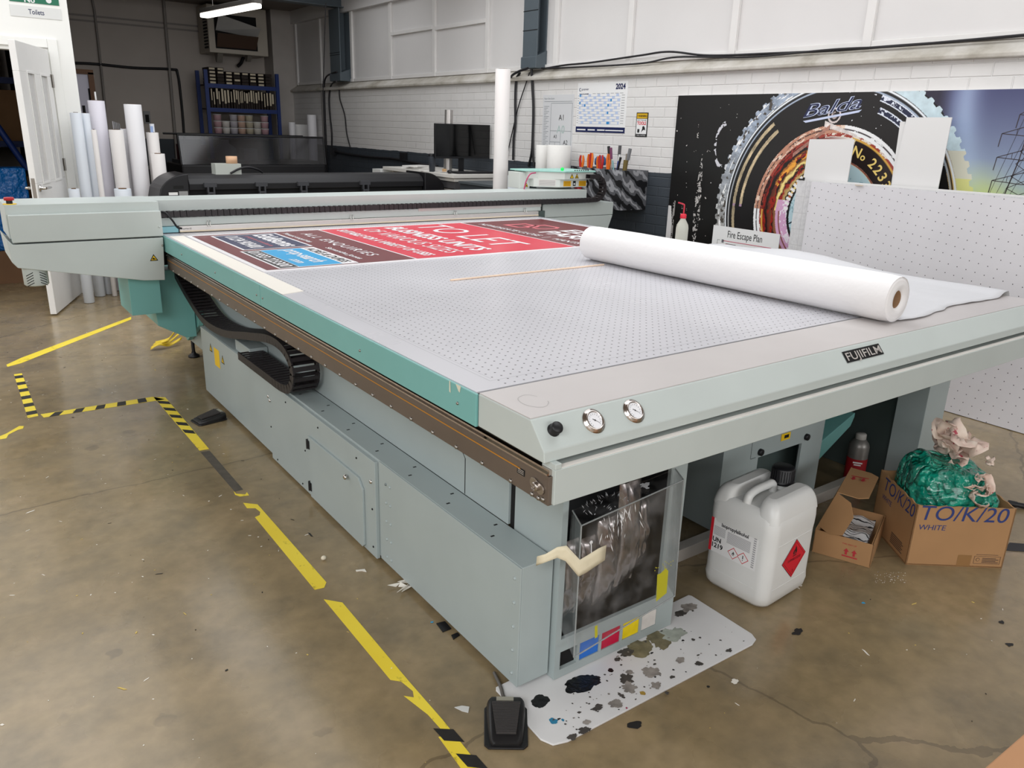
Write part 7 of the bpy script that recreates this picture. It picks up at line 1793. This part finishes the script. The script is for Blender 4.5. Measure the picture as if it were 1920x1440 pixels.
# ================================================================== BLACK ROLL PRINTER BEHIND THE GANTRY
t = thing('roll_printer', 'long black roll printer with rounded ends behind the gantry', 'printer', (2.85, 7.0, 0))
lx0, lx1, ly0, ly1, lz = 1.49, 4.20, 6.95, 7.45, 1.045
ly1 = 7.30
b = MB(); b.prism([(ly0, .93), (ly0 - .005, .98), (ly0 + .02, 1.02), (ly0 + .08, lz), (ly1, lz), (ly1, .93)], 'x', 1.74, 3.96); b.build('hood', M_PRD, t, bevel=.004)
def endcap(xa, xb, flip):
    pts = []; w_ = abs(xb - xa)
    for i in range(11):
        a = PI / 2 * i / 10; pts.append((math.cos(a), math.sin(a)))
    b = MB(); z0, z1 = .55, lz + .018; q = [(xb, z0), (xb, z1)] + [(xb + (xa - xb) * x, z1 - .20 + .20 * math.sin(math.acos(min(1, x)))) for x in np.linspace(.1, 1, 12)] + [(xa, z0)]
    b.prism(q, 'y', ly0 - .02, ly1 + .02); b.build('end_cover', mat('end cover black', '#151417', .38), t, bevel=.008)
endcap(lx0, 1.735, 1); endcap(lx1, 3.965, -1)
MB().box(1.74, 3.96, ly0 + .03, ly1, .50, .93).build('body', M_BLK2, t); MB().box(1.74, 3.96, ly0 - .03, ly0 + .02, .60, .86).build('media_platen', mat('platen grey', '#77797c', .35, .3), t)
for x in (1.62, 4.05): MB().box(x - .05, x + .05, ly0, ly1, .0, .55).build('leg', M_BLACK, t)
for u in (394, 490, 568, 684):
    p = on_y(u, 350, ly0 - .02); x = p.x; b = MB(); b.box(x - .05, x + .05, ly0 - .04, ly0 - .008, .955, .99); b.box(x - .03, x - .018, ly0 - .05, ly0 - .02, .88, .955); b.box(x + .018, x + .03, ly0 - .05, ly0 - .02, .88, .955); b.box(x - .03, x + .03, ly0 - .052, ly0 - .03, .90, .915); b.build('pinch_clamp', mat('clamp grey', '#3b3c40', .45), t)
F = Frame((1.55, ly0 - .0205, .895), (1, 0, 0), (0, 0, 1)); b = MB(); b.frect(F, .02, .09, .0, .022, .0006, M_LBL); b.frect(F, .1, .17, -.02, .03, .0006, mat('plate grey', '#8f9090', .5)); b.frect(F, .06, .14, .05, .075, .0006, M_BLK2); b.build('rating_label', None, t)
for x0, x1 in ((2.35, 2.75), (3.0, 3.4)):
    b = MB(); b.box(x0, x1, ly0 - .026, ly0 + .0, .861, .875); b.build('media_edge', mat('cream media', '#cfc8bd', .6), t)
b = MB(); b.tube(bez([on_y(425, 372, 6.9), on_y(427, 367, 6.9), on_y(424, 362, 6.9)], 4), .006); 
# tape roll and white block on its hood
p = on_y(428, 324, 7.15); b = MB(); b.box(p.x - .12, p.x + .1, 7.1, 7.22, lz + .0005, lz + .09); tag(b.build('white_block', mat('pale block', '#b5b9b2', .5)), 'pale block lying on the hood of the black roll printer', 'block')
b = MB(); c_ = Vector((p.x + .04, 7.16, lz + .0905)); b.lathe([(.03, 0), (.048, 0), (.048, .06), (.03, .06)], c_, (0, 0, 1), 20, close=True); tag(b.build('tape_roll', mat('buff tape', '#d2a886', .6)), 'buff roll of tape on the pale block', 'tape roll')
b = MB(); b.tube(bez([(p.x + .0, 7.09, lz + .01), (p.x + .08, 7.08, lz + .05), (p.x + .16, 7.09, lz + .06), (p.x + .25, 7.12, lz + .04), (p.x + .3, 7.15, lz + .012)], 6), .009); tag(b.build('loose_cable', M_CAB), 'loop of black cable beside the pale block on the printer hood', 'cable')

# ================================================================== LIT BATTEN
a, c = on_z(381, 26, 2.70), on_z(484, 6, 2.70); d = (c - a); d.z = 0; L_ = d.length; d.normalize(); s_ = Vector((-d.y, d.x, 0))
t = thing('batten_light', 'lit white batten lamp hanging near the back wall', 'lamp', ((a.x + c.x) / 2, (a.y + c.y) / 2, 2.68))
F = Frame((a.x, a.y, 2.70), d, s_)
b = MB(); b.fprism(Frame(F.p(0, 0, 0), d, s_), [(.03, -.06), (0, -.04), (0, .04), (.03, .06), (L_ - .03, .06), (L_, .04), (L_, -.04), (L_ - .03, -.06)], .0, .05); b.build('housing', mat('lamp grey', '#6f6b67', .5), t, bevel=.006)
b = MB(); b.fprism(Frame(F.p(0, 0, -.045), d, s_), [(.03, -.055), (.005, -.035), (.005, .035), (.03, .055), (L_ - .03, .055), (L_ - .005, .035), (L_ - .005, -.035), (L_ - .03, -.055)], .0, .0445); b.build('diffuser', mat('lit diffuser', '#ffffff', .4, emit='#fffaf2', estr=3.2), t, bevel=.012)
for u in (.2, .8):
    p = F.p(L_ * u, 0, .05); b = MB(); b.cyl(p, (p.x, p.y, ZC - .001), .004); b.build('hanger', M_STEEL, t)
